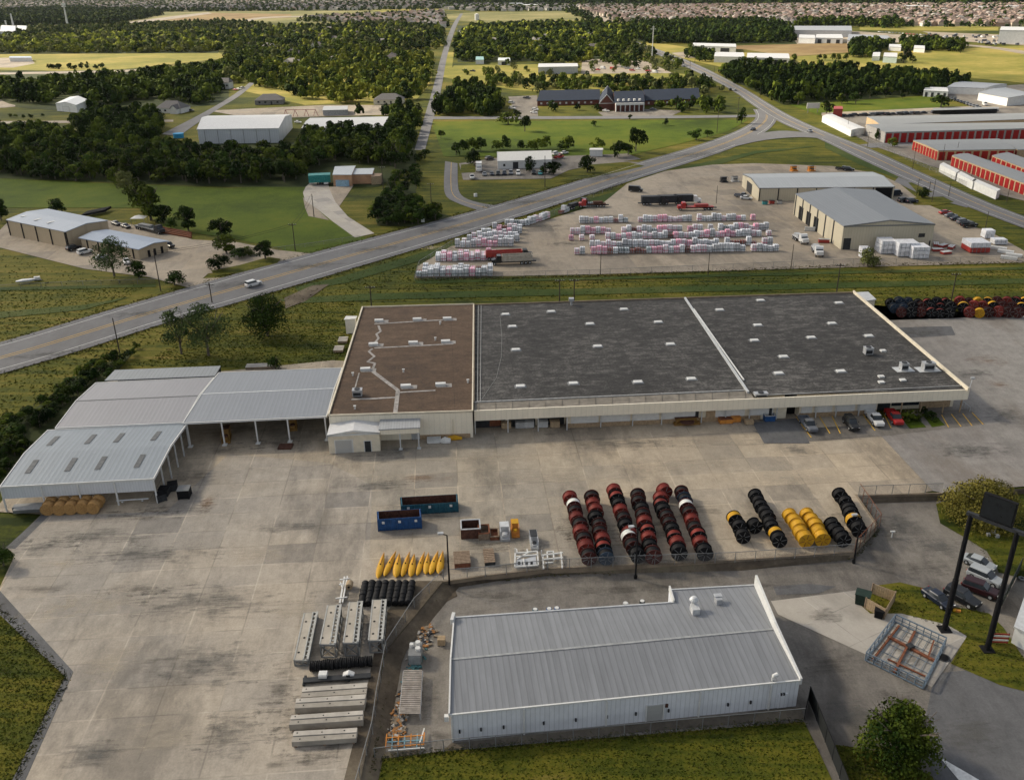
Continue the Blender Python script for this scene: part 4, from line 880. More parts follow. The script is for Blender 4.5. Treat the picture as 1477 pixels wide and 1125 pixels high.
# storage units with red doors
PEACH = plain('peach_trim', (.40, .29, .17), .7)
def units(b, k, n, hd, t0=0.0, t1=1.0, mat=REDD):
    for i in range(n):
        a = t0+(t1-t0)*i/n; c = t0+(t1-t0)*(i+1)/n; g = (c-a)*.14
        b.on(k, a+g, c-g, .05, hd, 'roller_door', mat, .12)
SR = RT_('storage_roof', (.21, .22, .225), (1277, 190), (1477, 187), 1.5)
s1 = Bld('storage_row', 'open fronted storage row farthest back with a peach end wall', 'storage building', [(1270, 180.5), (1500, 172), (1500, 163.5), (1250, 169)], 5.0, rise=.5, wall=PEACH, roof=SR, over=.1)
units(s1, 0, 9, 3.6, 0, .82, BLACK); units(s1, 0, 4, 3.4, .82, 1, REDD)  # black panels paint the dark open fronts; the red ones are doors
s2 = Bld('storage_row', 'long storage row with a grey block end wall and a full line of red doors', 'storage building', [(1277, 191.5), (1600, 183), (1600, 176), (1249, 180)], 5.2, rise=.3, wall=plain('block_wall', (.27, .26, .25)), roof=SR, over=.1)
b_ = MB(); units(s2, 0, 30, 4.7)
s3 = Bld('storage_row', 'storage row with red doors on its slanting left side and a wide grey roof', 'storage building', [(1353.5, 218), (1465, 216), (1441, 201), (1317, 203)], 4.3, rise=.3, wall=PEACH, roof=SR, over=.05)
units(s3, 0, 9, 3.8); units(s3, 3, 9, 3.8)
s4 = Bld('storage_row', 'long diagonal storage row with red doors nearest the white trailers', 'storage building', [(1373, 225), (1530, 285), (1556, 277), (1396, 222)], 4.2, rise=.3, wall=PEACH, roof=SR, over=.05)
units(s4, 0, 22, 3.7)
s5 = Bld('storage_row', 'diagonal storage row at the right edge behind the nearest diagonal row', 'storage building', [(1431, 225), (1560, 276), (1592, 269), (1454, 220.5)], 3.3, rise=.2, wall=PEACH, roof=SR, over=.05)
units(s5, 0, 16, 2.9)
s6 = Bld('storage_row', 'short storage row at the right edge beside the wide roofed row', 'storage building', [(1468, 217), (1560, 214), (1560, 201), (1441, 202)], 3.3, rise=.2, wall=PEACH, roof=SR, over=.05)
units(s6, 3, 5, 2.9)
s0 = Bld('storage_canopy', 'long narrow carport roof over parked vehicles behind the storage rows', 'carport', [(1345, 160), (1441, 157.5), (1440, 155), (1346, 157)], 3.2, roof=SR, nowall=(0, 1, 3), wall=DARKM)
for i, (x0, y0, x1, y1, lab) in enumerate(((1355.5, 240, 1379, 252, 'nearest the gate'), (1381, 253, 1404, 265, 'in the middle'), (1402, 263.5, 1438, 279, 'at the right end'))):
    Bld('box_trailer', f'white box trailer {lab} of the line beside the storage fence', 'trailer', [(x0, y0-2), (x1, y1-2), (x1+5, y1-5), (x0+5, y0-5)], 2.9, wall=WHITEW, roof=WHITE, over=.02, group='white trailers beside the storage fence')
longb([(1186, 168), (1228, 188.5), (1248, 185.5), (1200, 165)], 3.2, 'low white canopy building beside the road junction', rise=.4, over=.1)
b_ = MB(); p = P(1193, 156); mb = MB()
# stone yard sheds
h26 = hz(1218.5, 360, 327)
b26 = Bld('stone_hall', 'large beige hall with a grey gable roof in the stone yard', 'building', [(1217, 327.5), (1349, 324.5), (1262, 275), (1147, 280.5)], h26, rise=1.6, ridge='BC', wall=metal('beige_siding', (.48, .43, .32), -.05, .9, .1, .6, .15, .08, 0), roof=RT_('hall_roof', (.20, .215, .23), (1217, 327), (1349, 324), 1.1), trim=STEEL, over=.1)
for k in range(6): b26.on(3, .02+k*.16, .035+k*.16, 0, h26, 'wall_post', DARKM, .15)
for k in (.12, .29, .45): b26.on(3, k, k+.09, 0, 4.5, 'doorway', BLACK, .08)
b26.on(0, .84, .91, 3.4, 4.6, 'window', GLASS, .1); b26.on(0, .02, .1, 0, 3.6, 'roller_door', DARKM, .1); b26.on(0, .97, .985, 0, 2.2, 'door', DARKM, .1)
skys(b26, [(1197, 281), (1211, 286), (1228, 293), (1241, 297), (1254, 303), (1268, 308)], 1.2, 3.4, DARKM, .6, 'roof_vent')
mb = MB(); 
b27 = Bld('stone_hall', 'long beige hall with a pale roof behind the grey gable hall', 'building', [(1095, 272.5), (1291, 270.5), (1258, 249), (1071, 252)], hz(1096, 290, 272), rise=1.2, wall=MATS['beige_siding'], roof=RT_('long_hall_roof', (.36, .38, .39), (1095, 272), (1291, 270), 1.2), trim=STEEL, over=.1)
for k in range(8): b27.on(0, k*.14, k*.14+.008, 0, b27.h, 'wall_post', DARKM, .15)
b27.on(3, .3, .6, 0, 4, 'roller_door', DARKM, .1); b27.on(0, .86, .98, 0, 4.6, 'doorway', BLACK, .1)
skys(b27, [(1207, 256), (1228, 255.5), (1252, 255)], 3.4, 1.1, DARKM, .8, 'skylight')

# ------------------------------------------------------------ vehicles
def carpaint(n, c): return plain('paint_'+n, c, .3, .2, .06)
PC = {'white': carpaint('white', (.62, .62, .61)), 'silver': carpaint('silver', (.34, .36, .37)), 'black': carpaint('black', (.012, .013, .015)), 'grey': carpaint('grey', (.13, .14, .16)), 'red': carpaint('red', (.34, .018, .018)), 'blue': carpaint('blue', (.010, .016, .032)), 'maroon': carpaint('maroon', (.028, .006, .008)), 'teal': carpaint('teal', (.03, .22, .24)), 'tan': carpaint('tan', (.30, .24, .16))}
LAMPR = plain('tail_lamp', (.30, .01, .01), .3); LAMPW = plain('head_lamp', (.65, .65, .62), .2)
def sec(x, w, zb, zt, ch=.12):    # rounded cross-section
    return [(x, -w, zb+ch), (x, -w+ch*.5, zb), (x, w-ch*.5, zb), (x, w, zb+ch), (x, w, zt-ch), (x, w-ch*1.2, zt), (x, -w+ch*1.2, zt), (x, -w, zt-ch)]
def csec(x, w, zb, wt, zt): return [(x, -w, zb), (x, w, zb), (x, wt, zt), (x, -wt, zt)]
PROTO = {}
def car_parts(kind, color):
    t = thing('parked_car', '', 'car', (0, 0, -500)); m = PC[color]; b = MB(); g = MB(); rf = MB()
    if kind == 'sedan':
        b.loft([sec(-2.3, .70, .35, .78), sec(-2.2, .85, .25, .92), sec(-1.3, .90, .22, .97), sec(0, .91, .2, .94), sec(1.3, .90, .22, .90), sec(2.1, .84, .25, .78), sec(2.3, .68, .35, .66)])
        g.loft([csec(-1.75, .76, .93, .60, .96), csec(-1.05, .80, .9, .60, 1.36), csec(.35, .80, .9, .60, 1.40), csec(1.15, .76, .88, .66, .93)]); rf.loft([csec(-1.08, .66, 1.30, .56, 1.41), csec(.32, .66, 1.36, .56, 1.45)]); L = 2.3
    elif kind == 'suv':
        b.loft([sec(-2.4, .80, .4, 1.0), sec(-2.3, .92, .3, 1.12), sec(-1, .95, .28, 1.14), sec(1.1, .95, .28, 1.12), sec(2.2, .90, .3, 1.0), sec(2.4, .74, .4, .85)])
        g.loft([csec(-2.3, .86, 1.08, .70, 1.12), csec(-2.1, .86, 1.08, .70, 1.72), csec(.3, .86, 1.08, .70, 1.76), csec(1.1, .82, 1.06, .74, 1.12)]); rf.loft([csec(-2.12, .74, 1.66, .66, 1.80), csec(.32, .74, 1.70, .66, 1.83)]); L = 2.4
    elif kind == 'van':
        b.loft([sec(-2.9, .90, .4, 2.15), sec(-2.8, .98, .3, 2.3), sec(1.4, .98, .3, 2.3), sec(1.9, .96, .3, 1.35), sec(2.6, .92, .3, 1.15), sec(2.8, .75, .4, .9)])
        g.loft([csec(1.35, .93, 1.3, .84, 2.2), csec(1.60, .93, 1.2, .80, 2.0), csec(2.05, .88, 1.2, .78, 1.28)]); g.box((.9, 0, 1.8), (.8, 2.0, .5)); rf.loft([csec(-2.7, .85, 2.28, .80, 2.36), csec(1.3, .85, 2.28, .80, 2.36)]); L = 2.8
    else:  # pickup
        b.loft([sec(-.35, .95, .35, 1.12), sec(1.2, .96, .35, 1.12), sec(2.6, .92, .38, 1.08), sec(2.85, .78, .45, .95)])
        b.box((-1.65, 0, .58), (2.7, 1.86, .35)); b.box((-1.65, .9, .88), (2.7, .12, .55)); b.box((-1.65, -.9, .88), (2.7, .12, .55)); b.box((-2.95, 0, .8), (.1, 1.9, .7)); b.box((-.36, 0, .9), (.1, 1.9, .6))
        g.loft([csec(-.4, .86, 1.1, .74, 1.15), csec(-.25, .86, 1.1, .72, 1.76), csec(1.0, .86, 1.1, .72, 1.78), csec(1.65, .84, 1.08, .74, 1.14)]); rf.loft([csec(-.22, .76, 1.7, .68, 1.83), csec(.98, .76, 1.72, .68, 1.85)]); L = 2.85
    part(t, 'body', b, m); part(t, 'cabin_glass', g, GLASS); part(t, 'roof_panel', rf, m)
    wr = .34 if kind == 'sedan' else .40
    for sx in (-1, 1):
        for sy in (-1, 1):
            w = MB(); x = sx*L*.62-(.1 if kind == 'pickup' else 0); w.cyl((x, sy*.74, wr), (x, sy*.97, wr), wr, n=12); w_ = part(t, 'wheel', w, RUBBER); part(w_, 'rim', MB().cyl((x, sy*.90, wr), (x, sy*.985, wr), wr*.55, n=10), GALV)
    for sy in (-1, 1):
        hl = .70 if kind == 'sedan' else .85
        part(t, 'headlight', MB().box((L-.1, sy*.62, hl), (.12, .3, .14)), LAMPW); part(t, 'tail_light', MB().box((-L-.02 if kind != 'pickup' else -3.0, sy*.68, hl+.08), (.08, .2, .2)), LAMPR)
        part(t, 'wing_mirror', MB().box((L*.28+(.4 if kind == 'pickup' else 0), sy*1.05, 1.0 if kind == 'sedan' else 1.25), (.15, .2, .14)), m)
    return t
def car(kind, color, px, py, dx, dy, label, z=0.0, group=None, name=None):
    g = P(px, py, z); q = P(px+dx, py+dy, z); rz = math.atan2((q-g).y, (q-g).x); g.z = z+.12 if z == 0 else z+.07
    key = (kind, color)
    if key not in PROTO: t = PROTO[key] = car_parts(kind, color); t.location = g; t.rotation_euler = (0, 0, rz); tag(t, label, None, group); 
    else: t = dup(PROTO[key], g, rz, label)
    if group: t['group'] = group
    elif 'group' in t.keys(): del t['group']
    t.name = name or {'sedan': 'parked_car', 'suv': 'parked_suv', 'van': 'delivery_van', 'pickup': 'pickup_truck'}[kind]; t['category'] = {'sedan': 'car', 'suv': 'SUV', 'van': 'van', 'pickup': 'pickup truck'}[kind]
    return t
car('pickup', 'grey', 1165, 617, 13, 16, 'silver grey pickup truck, leftmost of four parked by the long warehouse')
car('suv', 'black', 1227, 616, 13, 16, 'black SUV parked beside the long warehouse')
car('pickup', 'white', 1261, 609, 13, 16, 'white pickup truck parked beside the long warehouse')
car('pickup', 'red', 1289, 607, 13, 16, 'red pickup truck parked beside the green shrubs at the warehouse')
car('sedan', 'silver', 1411, 816, 20, 8, 'silver sedan at the top of the parking row by the tall sign', ZL)
car('suv', 'silver', 1420, 838, 20, 9, 'silver SUV with a roof rack by the tall black sign', ZL)
car('suv', 'maroon', 1413, 855, 22, 8, 'dark maroon SUV between the silver SUV and the black pickup', ZL)
car('suv', 'black', 1387, 867, 22, 12, 'black SUV between the sign poles', ZL)
car('sedan', 'blue', 1352, 868, 20, 14, 'dark blue sedan left of the near sign pole', ZL)
car('suv', 'black', 107, 361, 10, -2.5, 'black SUV parked in front of the tan workshop')
car('suv', 'white', 123, 366.5, 10, -2.5, 'white SUV parked in front of the low tan office')
car('sedan', 'silver', 147, 374, 10, -2.5, 'pale car half hidden behind the tall oak by the office')
car('sedan', 'white', 183, 380, 3, 6, 'white car beside the small dark tree at the office')
car('pickup', 'black', 243, 357, 10, 3, 'dark pickup at the right end of the low tan office')
car('sedan', 'black', 168, 325, 10, 3, 'black car nearest the workshop behind the office'); car('sedan', 'black', 182, 329, 10, 3, 'black car second from the workshop behind the office')
car('suv', 'white', 366, 413, 14, -3.8, 'white SUV driving alone on the near stretch of the highway', name='suv')
car('pickup', 'white', 470.5, 266, 1.5, 8, 'white pickup parked on the pale driveway by the peach cabin')
lx = [(681, 258, 'white', 'pickup', 'white pickup, leftmost in the row before the white hall'), (699, 253.5, 'grey', 'sedan', 'grey car, second from left before the white hall'), (709.5, 253, 'blue', 'sedan', 'dark blue car, third from left before the white hall'), (718.5, 253, 'black', 'suv', 'black SUV, fourth from left before the white hall'), (727.5, 252.5, 'blue', 'suv', 'blue SUV, fifth from left before the white hall'), (737, 252, 'grey', 'suv', 'grey SUV, sixth from left before the white hall'), (747.5, 252.5, 'white', 'suv', 'white SUV, seventh from left before the white hall'), (770, 251.5, 'black', 'suv', 'black SUV behind the light pole before the white hall'), (779.5, 252, 'teal', 'sedan', 'bright teal car, rightmost before the white hall')]
for x, y, c, k, l in lx: car(k, c, x, y, .6, 7, l)
for x, y, c, k, l in ((802, 224, 'white', 'suv', 'white SUV behind the right end of the white hall'), (806, 229, 'red', 'pickup', 'red pickup right of the white hall'), (814, 222.5, 'white', 'sedan', 'white car farther right behind the white hall'), (706, 231, 'black', 'suv', 'black SUV by the left corner of the white hall')): car(k, c, x, y, 5, -1, l)
for x, y, c, k, l in ((739, 158, 'white', 'suv', 'white SUV, nearest in the school side lot'), (738, 150, 'silver', 'suv', 'silver SUV in the middle of the school side lot'), (760, 143, 'blue', 'pickup', 'blue pickup beside the left school wing'), (770, 164, 'white', 'sedan', 'white car, nearest of the pair at the school drive'), (772, 160, 'white', 'suv', 'white SUV behind the pair car at the school drive'), (874, 161.5, 'white', 'sedan', 'white car before the school portico'), (942, 159.5, 'grey', 'sedan', 'grey car under trees right of the school portico')): car(k, c, x, y, 6, .5, l)
for x, y, dx, dy, c, k, l in ((1086, 188.5, -6, 2, 'blue', 'sedan', 'dark blue car driving on the curve at the junction'), (1168, 191, 5, 2.2, 'grey', 'sedan', 'grey car driving below the grass triangle'), (1053, 131, -4, -3, 'black', 'suv', 'black SUV on the road above the junction'), (1060, 131.5, -4, -3, 'silver', 'sedan', 'silver car beside the black SUV above the junction'), (967, 85, 4, 3, 'black', 'sedan', 'black car far up the diagonal highway'), (985, 97, -4, -3, 'silver', 'sedan', 'silver car halfway up the diagonal highway'), (958, 81.5, -4, -3, 'grey', 'suv', 'grey SUV farthest up the diagonal highway')): car(k, c, x, y, dx, dy, l)
for x, y, c, k, l in ((1363, 309, 'red', 'sedan', 'red car, farthest in the row right of the grey gable hall'), (1371, 313.5, 'grey', 'sedan', 'grey car next to the red car'), (1379, 318, 'blue', 'sedan', 'dark blue car, third in the row right of the gable hall'), (1389, 323, 'grey', 'suv', 'grey SUV, fourth in the row right of the gable hall'), (1398, 328, 'black', 'pickup', 'black pickup, nearest in the row right of the gable hall'), (1291, 283, 'blue', 'van', 'blue and white van at the end of the long pale hall'), (1303, 292, 'black', 'suv', 'black SUV near the end of the long pale hall'), (1315, 293, 'blue', 'suv', 'dark blue SUV right of the black SUV at the pale hall')): car(k, c, x, y, 9, -.8, l)
for x, y, c, k, l in ((917, 277, 'black', 'van', 'black van at the upper left of the stone yard'), (1215, 246, 'black', 'pickup', 'black pickup, left of two behind the pale hall'), (1224, 247, 'black', 'suv', 'black SUV, right of two behind the pale hall'), (1076, 288, 'white', 'sedan', 'white car beside the left end of the pale hall'), (1070, 285, 'grey', 'pickup', 'grey pickup beside the left end of the pale hall')): car(k, c, x, y, 8, .5, l)
# far parked vehicles
for i in range(26):
    x = 1196+random.random()*8+i*5.2; 
    if x > 1345: break
    car(random.choice(['sedan', 'suv']), random.choice(['black', 'grey', 'blue']), x, 168.5+random.random()*1.2-(i*.18), 5, -.2, 'dark vehicle parked in the long row behind the white canopy building', group='vehicles parked behind the storage rows')
for i in range(14): car(random.choice(['sedan', 'suv', 'pickup']), random.choice(['black', 'grey', 'white', 'blue']), 1348+i*6.6, 164-i*.2, 5, -.2, 'vehicle parked beneath the narrow carport roof', group='vehicles parked under the carport')
for i in range(10): car(random.choice(['suv', 'sedan']), random.choice(['black', 'grey', 'blue']), 1372+i*4.6, 144+i*1.5, 4, 2, 'dark vehicle parked in the row before the grey depots', group='vehicles before the grey depots')
for i in range(12): car(random.choice(['van', 'suv']), random.choice(['white', 'silver', 'grey']), 1375+i*9, 137+random.random()*16, 4, 2, 'pale vehicle standing loosely in the depot yard', group='loose vehicles in the depot yard') if i > 4 else None
for i in range(90):
    x = 1336+random.random()*160; y = 51+random.random()*(10 if x < 1385 else 15)+(x-1380)*.02
    car(random.choice(['van', 'suv', 'van', 'sedan']), random.choice(['white', 'white', 'silver', 'grey', 'blue', 'black']), x, y, 4, random.choice([-.3, .4, 2]), 'tiny vehicle in the crowded far truck park at upper right', group='vehicles in the far truck park')
for i in range(16): car('sedan', random.choice(['black', 'white', 'grey', 'red']), 1268+i*5, 47+i*.35, 3, .2, 'tiny car in the far line beside the large plant', group='cars beside the far plant')
for i, (x, y) in enumerate(((855, 100), (862, 102), (870, 100), (905, 100), (912, 103), (920, 101), (935, 104), (945, 106), (898, 98), (884, 101))): car(random.choice(['van', 'pickup']), ['white', 'red', 'white', 'silver', 'red'][i % 5], x, y, 4, .3, 'vehicle in the cluttered lot right of the long white metal shed', group='vehicles in the far farm lot')
for x, y in ((671, 103), (682, 104)): car('pickup', 'blue', x, y, 5, .2, 'blue pickup parked on the yellow field' if x < 680 else 'second blue pickup on the yellow field nearer the cars')
for i, (x, y) in enumerate(((345, 130), (340, 131), (268, 160), (276, 161), (350, 128), (430, 178), (120, 205), (60, 132))): car('sedan', ['white', 'red', 'red', 'black', 'grey', 'white', 'white', 'white'][i], x, y, 5, .3, f'{["white", "red", "red", "black", "grey", "white", "white", "white"][i]} car {["by the two storey pale house", "left of the white car by the pale house", "right of the grey roofed family house", "rightmost at the grey roofed family house", "at the bend of the diagonal lane", "between the two white roofed halls", "under trees on the left lane", "near the white barn trees"][i]}')
# trucks
def bigtruck(px, py, dx, dy, cab, box, boxs, label, name='dump_truck', kind='dump', z=0):
    g = P(px, py, z); q = P(px+dx, py+dy, z); rz = math.atan2((q-g).y, (q-g).x); g.z = .1
    t = thing(name, label, 'truck', g, rz); L, W, H = boxs
    b = MB(); b.loft([csec(L/2+.4, 1.2, .7, 1.2, 2.9), csec(L/2+1.6, 1.2, .7, 1.1, 2.9), csec(L/2+2.0, 1.2, .7, 1.1, 1.9), csec(L/2+3.2, 1.1, .7, 1.0, 1.7)]); part(t, 'cab', b, cab)
    part(t, 'windscreen', MB().loft([csec(L/2+1.58, 1.0, 1.95, .95, 2.75), csec(L/2+2.03, 1.05, 1.9, 1.0, 1.95)]), GLASS)
    part(t, 'chassis', MB().box((.8, 0, .75), (L+4, .9, .3)), DARKM)
    b = MB()
    if kind == 'dump':
        b.box((0, 0, 1.2), (L, W, .15)); b.box((0, W/2, 1.2+H/2), (L, .12, H)); b.box((0, -W/2, 1.2+H/2), (L, .12, H)); b.box((-L/2, 0, 1.2+H/2), (.12, W, H)); b.box((L/2, 0, 1.2+H/2), (.12, W, H))
        for i in range(8): b.box((-L/2+.4+i*(L-.8)/7, -W/2-.09, 1.2+H/2), (.12, .1, H)); b.box((-L/2+.4+i*(L-.8)/7, W/2+.09, 1.2+H/2), (.12, .1, H))
    elif kind == 'flat': b.box((0, 0, 1.2), (L, W, .2)); b.box((L/2, 0, 1.8), (.1, W, 1.2)); b.box((-.5, 0, 1.7), (L*.5, W*.7, .8), .1, 0)
    else: b.box((0, 0, 1.1+H/2), (L, W, H)); b.box((0, 0, 1.12+H), (L+.1, W+.1, .06))
    part(t, 'cargo_bed' if kind != 'box' else 'cargo_box', b, box)
    for x in (-L/2+.8, -L/2+2.0, -L/2+3.2, L/2+2.4):
        for s in (-1, 1): part(t, 'wheel', MB().cyl((x, s*.85, .5), (x, s*1.18, .5), .5, n=12).cyl((x, s*1.1, .5), (x, s*1.2, .5), .26, n=8, mi=1), [RUBBER, GALV])
    return t
TAN2 = plain('dump_body', (.36, .33, .28), .6)
bigtruck(746, 381, -10, .4, PC['black'], TAN2, (9, 2.5, 1.7), 'dark dump truck with a long pale body parked in the stone yard')
bigtruck(727, 374.5, 10, -.5, DARKM, REDP, (11, 2.4, 1.5), 'red open bodied truck behind the dark dump truck', kind='dump')
bigtruck(1151, 347, 8, 5, PC['white'], GALV, (5, 2.3, .8), 'white flatbed truck farther up beside the gable hall', 'flatbed_truck', 'flat')
bigtruck(1177, 364, 5, 8, PC['white'], GALV, (6, 2.4, .8), 'white flatbed truck loaded with bars near the yard fence', 'flatbed_truck', 'flat')
bigtruck(462, 266, .6, -4, PC['teal'], plain('teal_box', (.03, .20, .19), .5), (5, 9, 3.0), 'dark teal box truck at the top of the pale driveway', 'box_truck', 'box')
bigtruck(691, 246, .3, 7, PC['white'], PC['white'], (5, 2.4, 2.4), 'white box truck at the left of the white hall', 'box_truck', 'box')
bigtruck(1009, 303, -10, .2, PC['red'], REDP, (10, 2.4, .6), 'red flatbed lorry among the pallets in the back row', 'flatbed_truck', 'flat')
bigtruck(860, 299, -10, .2, PC['red'], RUSTD, (7, 2.4, .8), 'red truck by the white pallets near the highway', 'flatbed_truck', 'flat')
bigtruck(828, 301, 10, -2.5, PC['black'], DARKM, (9, 2.4, .9), 'black flatbed truck on the highway side of the pallet yard', 'flatbed_truck', 'flat')
for i, (x, y, c) in enumerate(((938, 296, 'black'), (962, 295, 'black'), (985, 294, 'white'))): bigtruck(x, y, 10, -.2, PC[c], DARKM, (7, 2.4, 2.2), ['black box truck left of two in the back pallet row', 'black box truck right of two in the back pallet row', 'white cabbed truck beside the black box trucks'][i], 'box_truck', 'box')
bigtruck(213, 333, 12, 3, DARKM, STEEL, (12, 2.6, .4), 'long steel gooseneck flatbed behind the low tan office', 'flatbed_trailer', 'flat')
bigtruck(1232, 153, 10, -.2, PC['red'], REDP, (6, 2.6, 2.6), 'faded red box truck standing on the lawn near the junction', 'box_truck', 'box') if 0 else None
# ------------------------------------------------------------ cable reels
REELP = {}
def reel_proto(kind, loc, rz, label, group):
    """axis along local x, resting on the ground"""
    fl_m, dr_m, cb_m = {'red': (MAROON, CLAY, CABLE), 'bright': (CLAY, CLAY, CLAY), 'black': (BLACK, CABLE, CABLE), 'yellow': (YELP, YELP, YELP), 'mixed': (BLACK, YELP, YELP), 'white': (MAROON, WHITE, plain('white_wrap', (.62, .62, .58), .6)), 'wood': (plain('tan_reel', (.36, .21, .08), .9, 0, .25, 3), MATS.get('tan_reel') or WOODL, MATS.get('tan_reel') or WOODL), 'blue': (plain('blue_flange', (.03, .05, .08), .6, rand=.3), CABLE, CABLE), 'redcable': (BLACK, CLAY, CLAY)}[kind]
    Rr, W = 1.22, 1.25
    t = thing('cable_reel', label, 'cable reel', loc, rz, group)
    for s in (-1, 1):
        b = MB(); x = s*W/2
        b.lathe([(x-.05*s, .10), (x-.05*s, Rr-.03), (x-.03*s, Rr), (x+.05*s, Rr), (x+.06*s, Rr-.05), (x+.06*s, Rr-.12), (x+.015*s, Rr-.14), (x+.015*s, .30), (x+.07*s, .28), (x+.07*s, .10), (x-.05*s, .10)], 'x', 26, c=(0, 0, Rr))
        for k in range(6 if kind != 'wood' else 0):
            a = k*PI/3+.3; b.beam((x+.035*s, math.cos(a)*.28, Rr+math.sin(a)*.28), (x+.035*s, math.cos(a)*(Rr-.12), Rr+math.sin(a)*(Rr-.12)), .10, .06, mi=1)
        part(t, 'flange', b, [fl_m, STEEL if kind not in ('yellow', 'wood') else RUST])
    part(t, 'drum', MB().cyl((-W/2, 0, Rr), (W/2, 0, Rr), .5, n=14), dr_m)
    b = MB(); prof = [(-W/2+.06, .5)]; n = 11
    rc = Rr*(.93 if kind in ('yellow', 'bright', 'white', 'mixed', 'wood') else .86)
    for i in range(n+1): prof.append((-W/2+.07+(W-.14)*i/n, rc+(.02 if i % 2 else -.02)))
    prof.append((W/2-.06, .5)); b.lathe(prof, 'x', 24, c=(0, 0, Rr)); part(t, 'wound_cable', b, cb_m)
    return t
def reel(kind, p, rz, label, group, sc=1.0):
    if kind not in REELP: t = REELP[kind] = reel_proto(kind, p, rz, label, group)
    else: t = dup(REELP[kind], p, rz, label, group)
    t.scale = (sc, sc, sc); return t
KN = {'red': 'dark red cable reel', 'bright': 'bright rusty red cable reel', 'black': 'black cable reel', 'yellow': 'yellow cable reel', 'mixed': 'black flanged reel of yellow cable', 'white': 'cable reel wrapped in white sheeting', 'wood': 'tan wooden cable reel', 'blue': 'dark blue flanged cable reel', 'redcable': 'black flanged reel with red cable'}
def reel_row(back, front, kinds, rowname, group, sc=1.0, jit=.12):
    z = .05; n = len(kinds); a, b = P(*back, 1.25*sc), P(*front, 1.25*sc); a.z = b.z = z; d = (b-a)
    for i, k in enumerate(kinds):       # from the back to the front
        p = a+d*(i/(n-1) if n > 1 else 0); s = Vector((-d.y, d.x, 0)).normalized() if n > 1 else Vector((0, 0, 0))
        p = p+s*random.uniform(-jit, jit)*(0 if i == n-1 else 1.5); rz = (math.atan2(d.y, d.x) if n > 1 else -1.3)+random.uniform(-.05, .05)
        reel(k, p, rz, f'{KN[k]}, {ordn(n-1-i)} from front, {rowname}', group, sc*random.uniform(.95, 1.04))
g1 = 'red and black cable reels standing in six rows'
Rk = {'r': 'red', 'b': 'bright', 'k': 'black', 'y': 'yellow', 'm': 'mixed', 'w': 'white', 'u': 'blue', 'c': 'redcable'}
def ks(s): return [Rk[c] for c in s]
reel_row((823, 719), (849, 802), ks('bwrbrbrbr'), 'leftmost red row', g1)
reel_row((853, 719), (874, 802), ks('rbbkrrbcu'), 'second red row', g1)
reel_row((886, 709), (908, 770), ks('bckbrkb'), 'upper third red row', g1); reel_row((906, 775), (919, 799), ks('wrk'), 'lower third red row', g1)
reel_row((919, 716), (942, 800), ks('rrkrbcbkr'), 'fourth red row', g1)
reel_row((952, 720), (979, 795), ks('bckrrkcbk'), 'fifth red row', g1); reel_row((958, 708), (966, 711), ks('b'), 'spot behind the fifth red row', g1)
reel_row((983, 711), (1016, 796), ks('ruwrbrcbk'), 'rightmost red row', g1)
g2 = 'black and yellow cable reels right of the red rows'
reel_row((1059, 748), (1071, 772), ks('mkk'), 'short row left of the tall one', g2, .95); reel_row((1088, 758), (1089, 759), ks('k'), 'gap beside the short black row', g2, .92)
reel_row((1091, 716), (1123, 778), ks('kkkkkkkmk'), 'tall black row left of the yellow', g2, .92)
reel_row((1141, 744), (1161, 777), ks('yyyyy'), 'left yellow row', g2, .95); reel_row((1166, 743), (1185, 776), ks('yyyyy'), 'right yellow row', g2, .95)
reel_row((1199, 758), (1215, 777), ks('kkkk'), 'short black row right of the yellow reels', g2, .95)
reel_row((1213, 714), (1225, 735), ks('kkk'), 'farther black row by the fence corner', g2, .95); reel_row((1227, 741), (1238, 762), ks('kmk'), 'nearer row by the fence corner', g2, 1.02)
g3 = 'cable reels lined up along the far edge of the gravel lot'
def reel_cluster(x0, x1, ys, kinds, where):
    n = 0
    for r, (y, xo) in enumerate(ys):
        x = x0+xo
        j = 0
        while x < x1:
            p = P(x, y+random.uniform(-.8, .8), 1.2); p.z = .07; k = random.choice(kinds)
            q = P(x+1.5, y+8, 1.2); rz = math.atan2((q-p).y, (q-p).x)+random.uniform(-.3, .3)
            reel(k, p, rz, f'{KN[k]}, {ordn(j)} from left, {["back", "middle", "front"][r]} line, {where}', g3, random.uniform(.95, 1.12))
            x += random.uniform(12.5, 15); j += 1
reel_cluster(1284, 1372, ((438, 0), (444, 5), (451, 16)), ['black', 'black', 'redcable', 'blue', 'red'], 'dark far cluster')
reel_cluster(1384, 1480, ((436, 0), (443, 5), (451, 14)), ['red', 'bright', 'redcable', 'red', 'mixed', 'blue', 'yellow'], 'red far cluster')
for i, (x, y) in enumerate(((69, 733), (86, 733), (102, 732), (119, 731), (135, 731))): 
    p = P(x, y, 1.1); p.z = .05; reel('wood', p, math.atan2(-1, .12), f'tan wooden cable reel, {ordn(i)} from left in front of the skylit shed', 'wooden reels in front of the skylit shed', .86)
for i, (x, y) in enumerate(((72, 729), (90, 728.5), (107, 728), (122, 727.5), (139, 727))):
    p = P(x+2, y-3.5, 1.1); p.z = .05; reel('wood', p, math.atan2(-1, .12), f'tan wooden cable reel, {ordn(i)} from left in the rear file by the skylit shed', 'wooden reels in front of the skylit shed', .86)

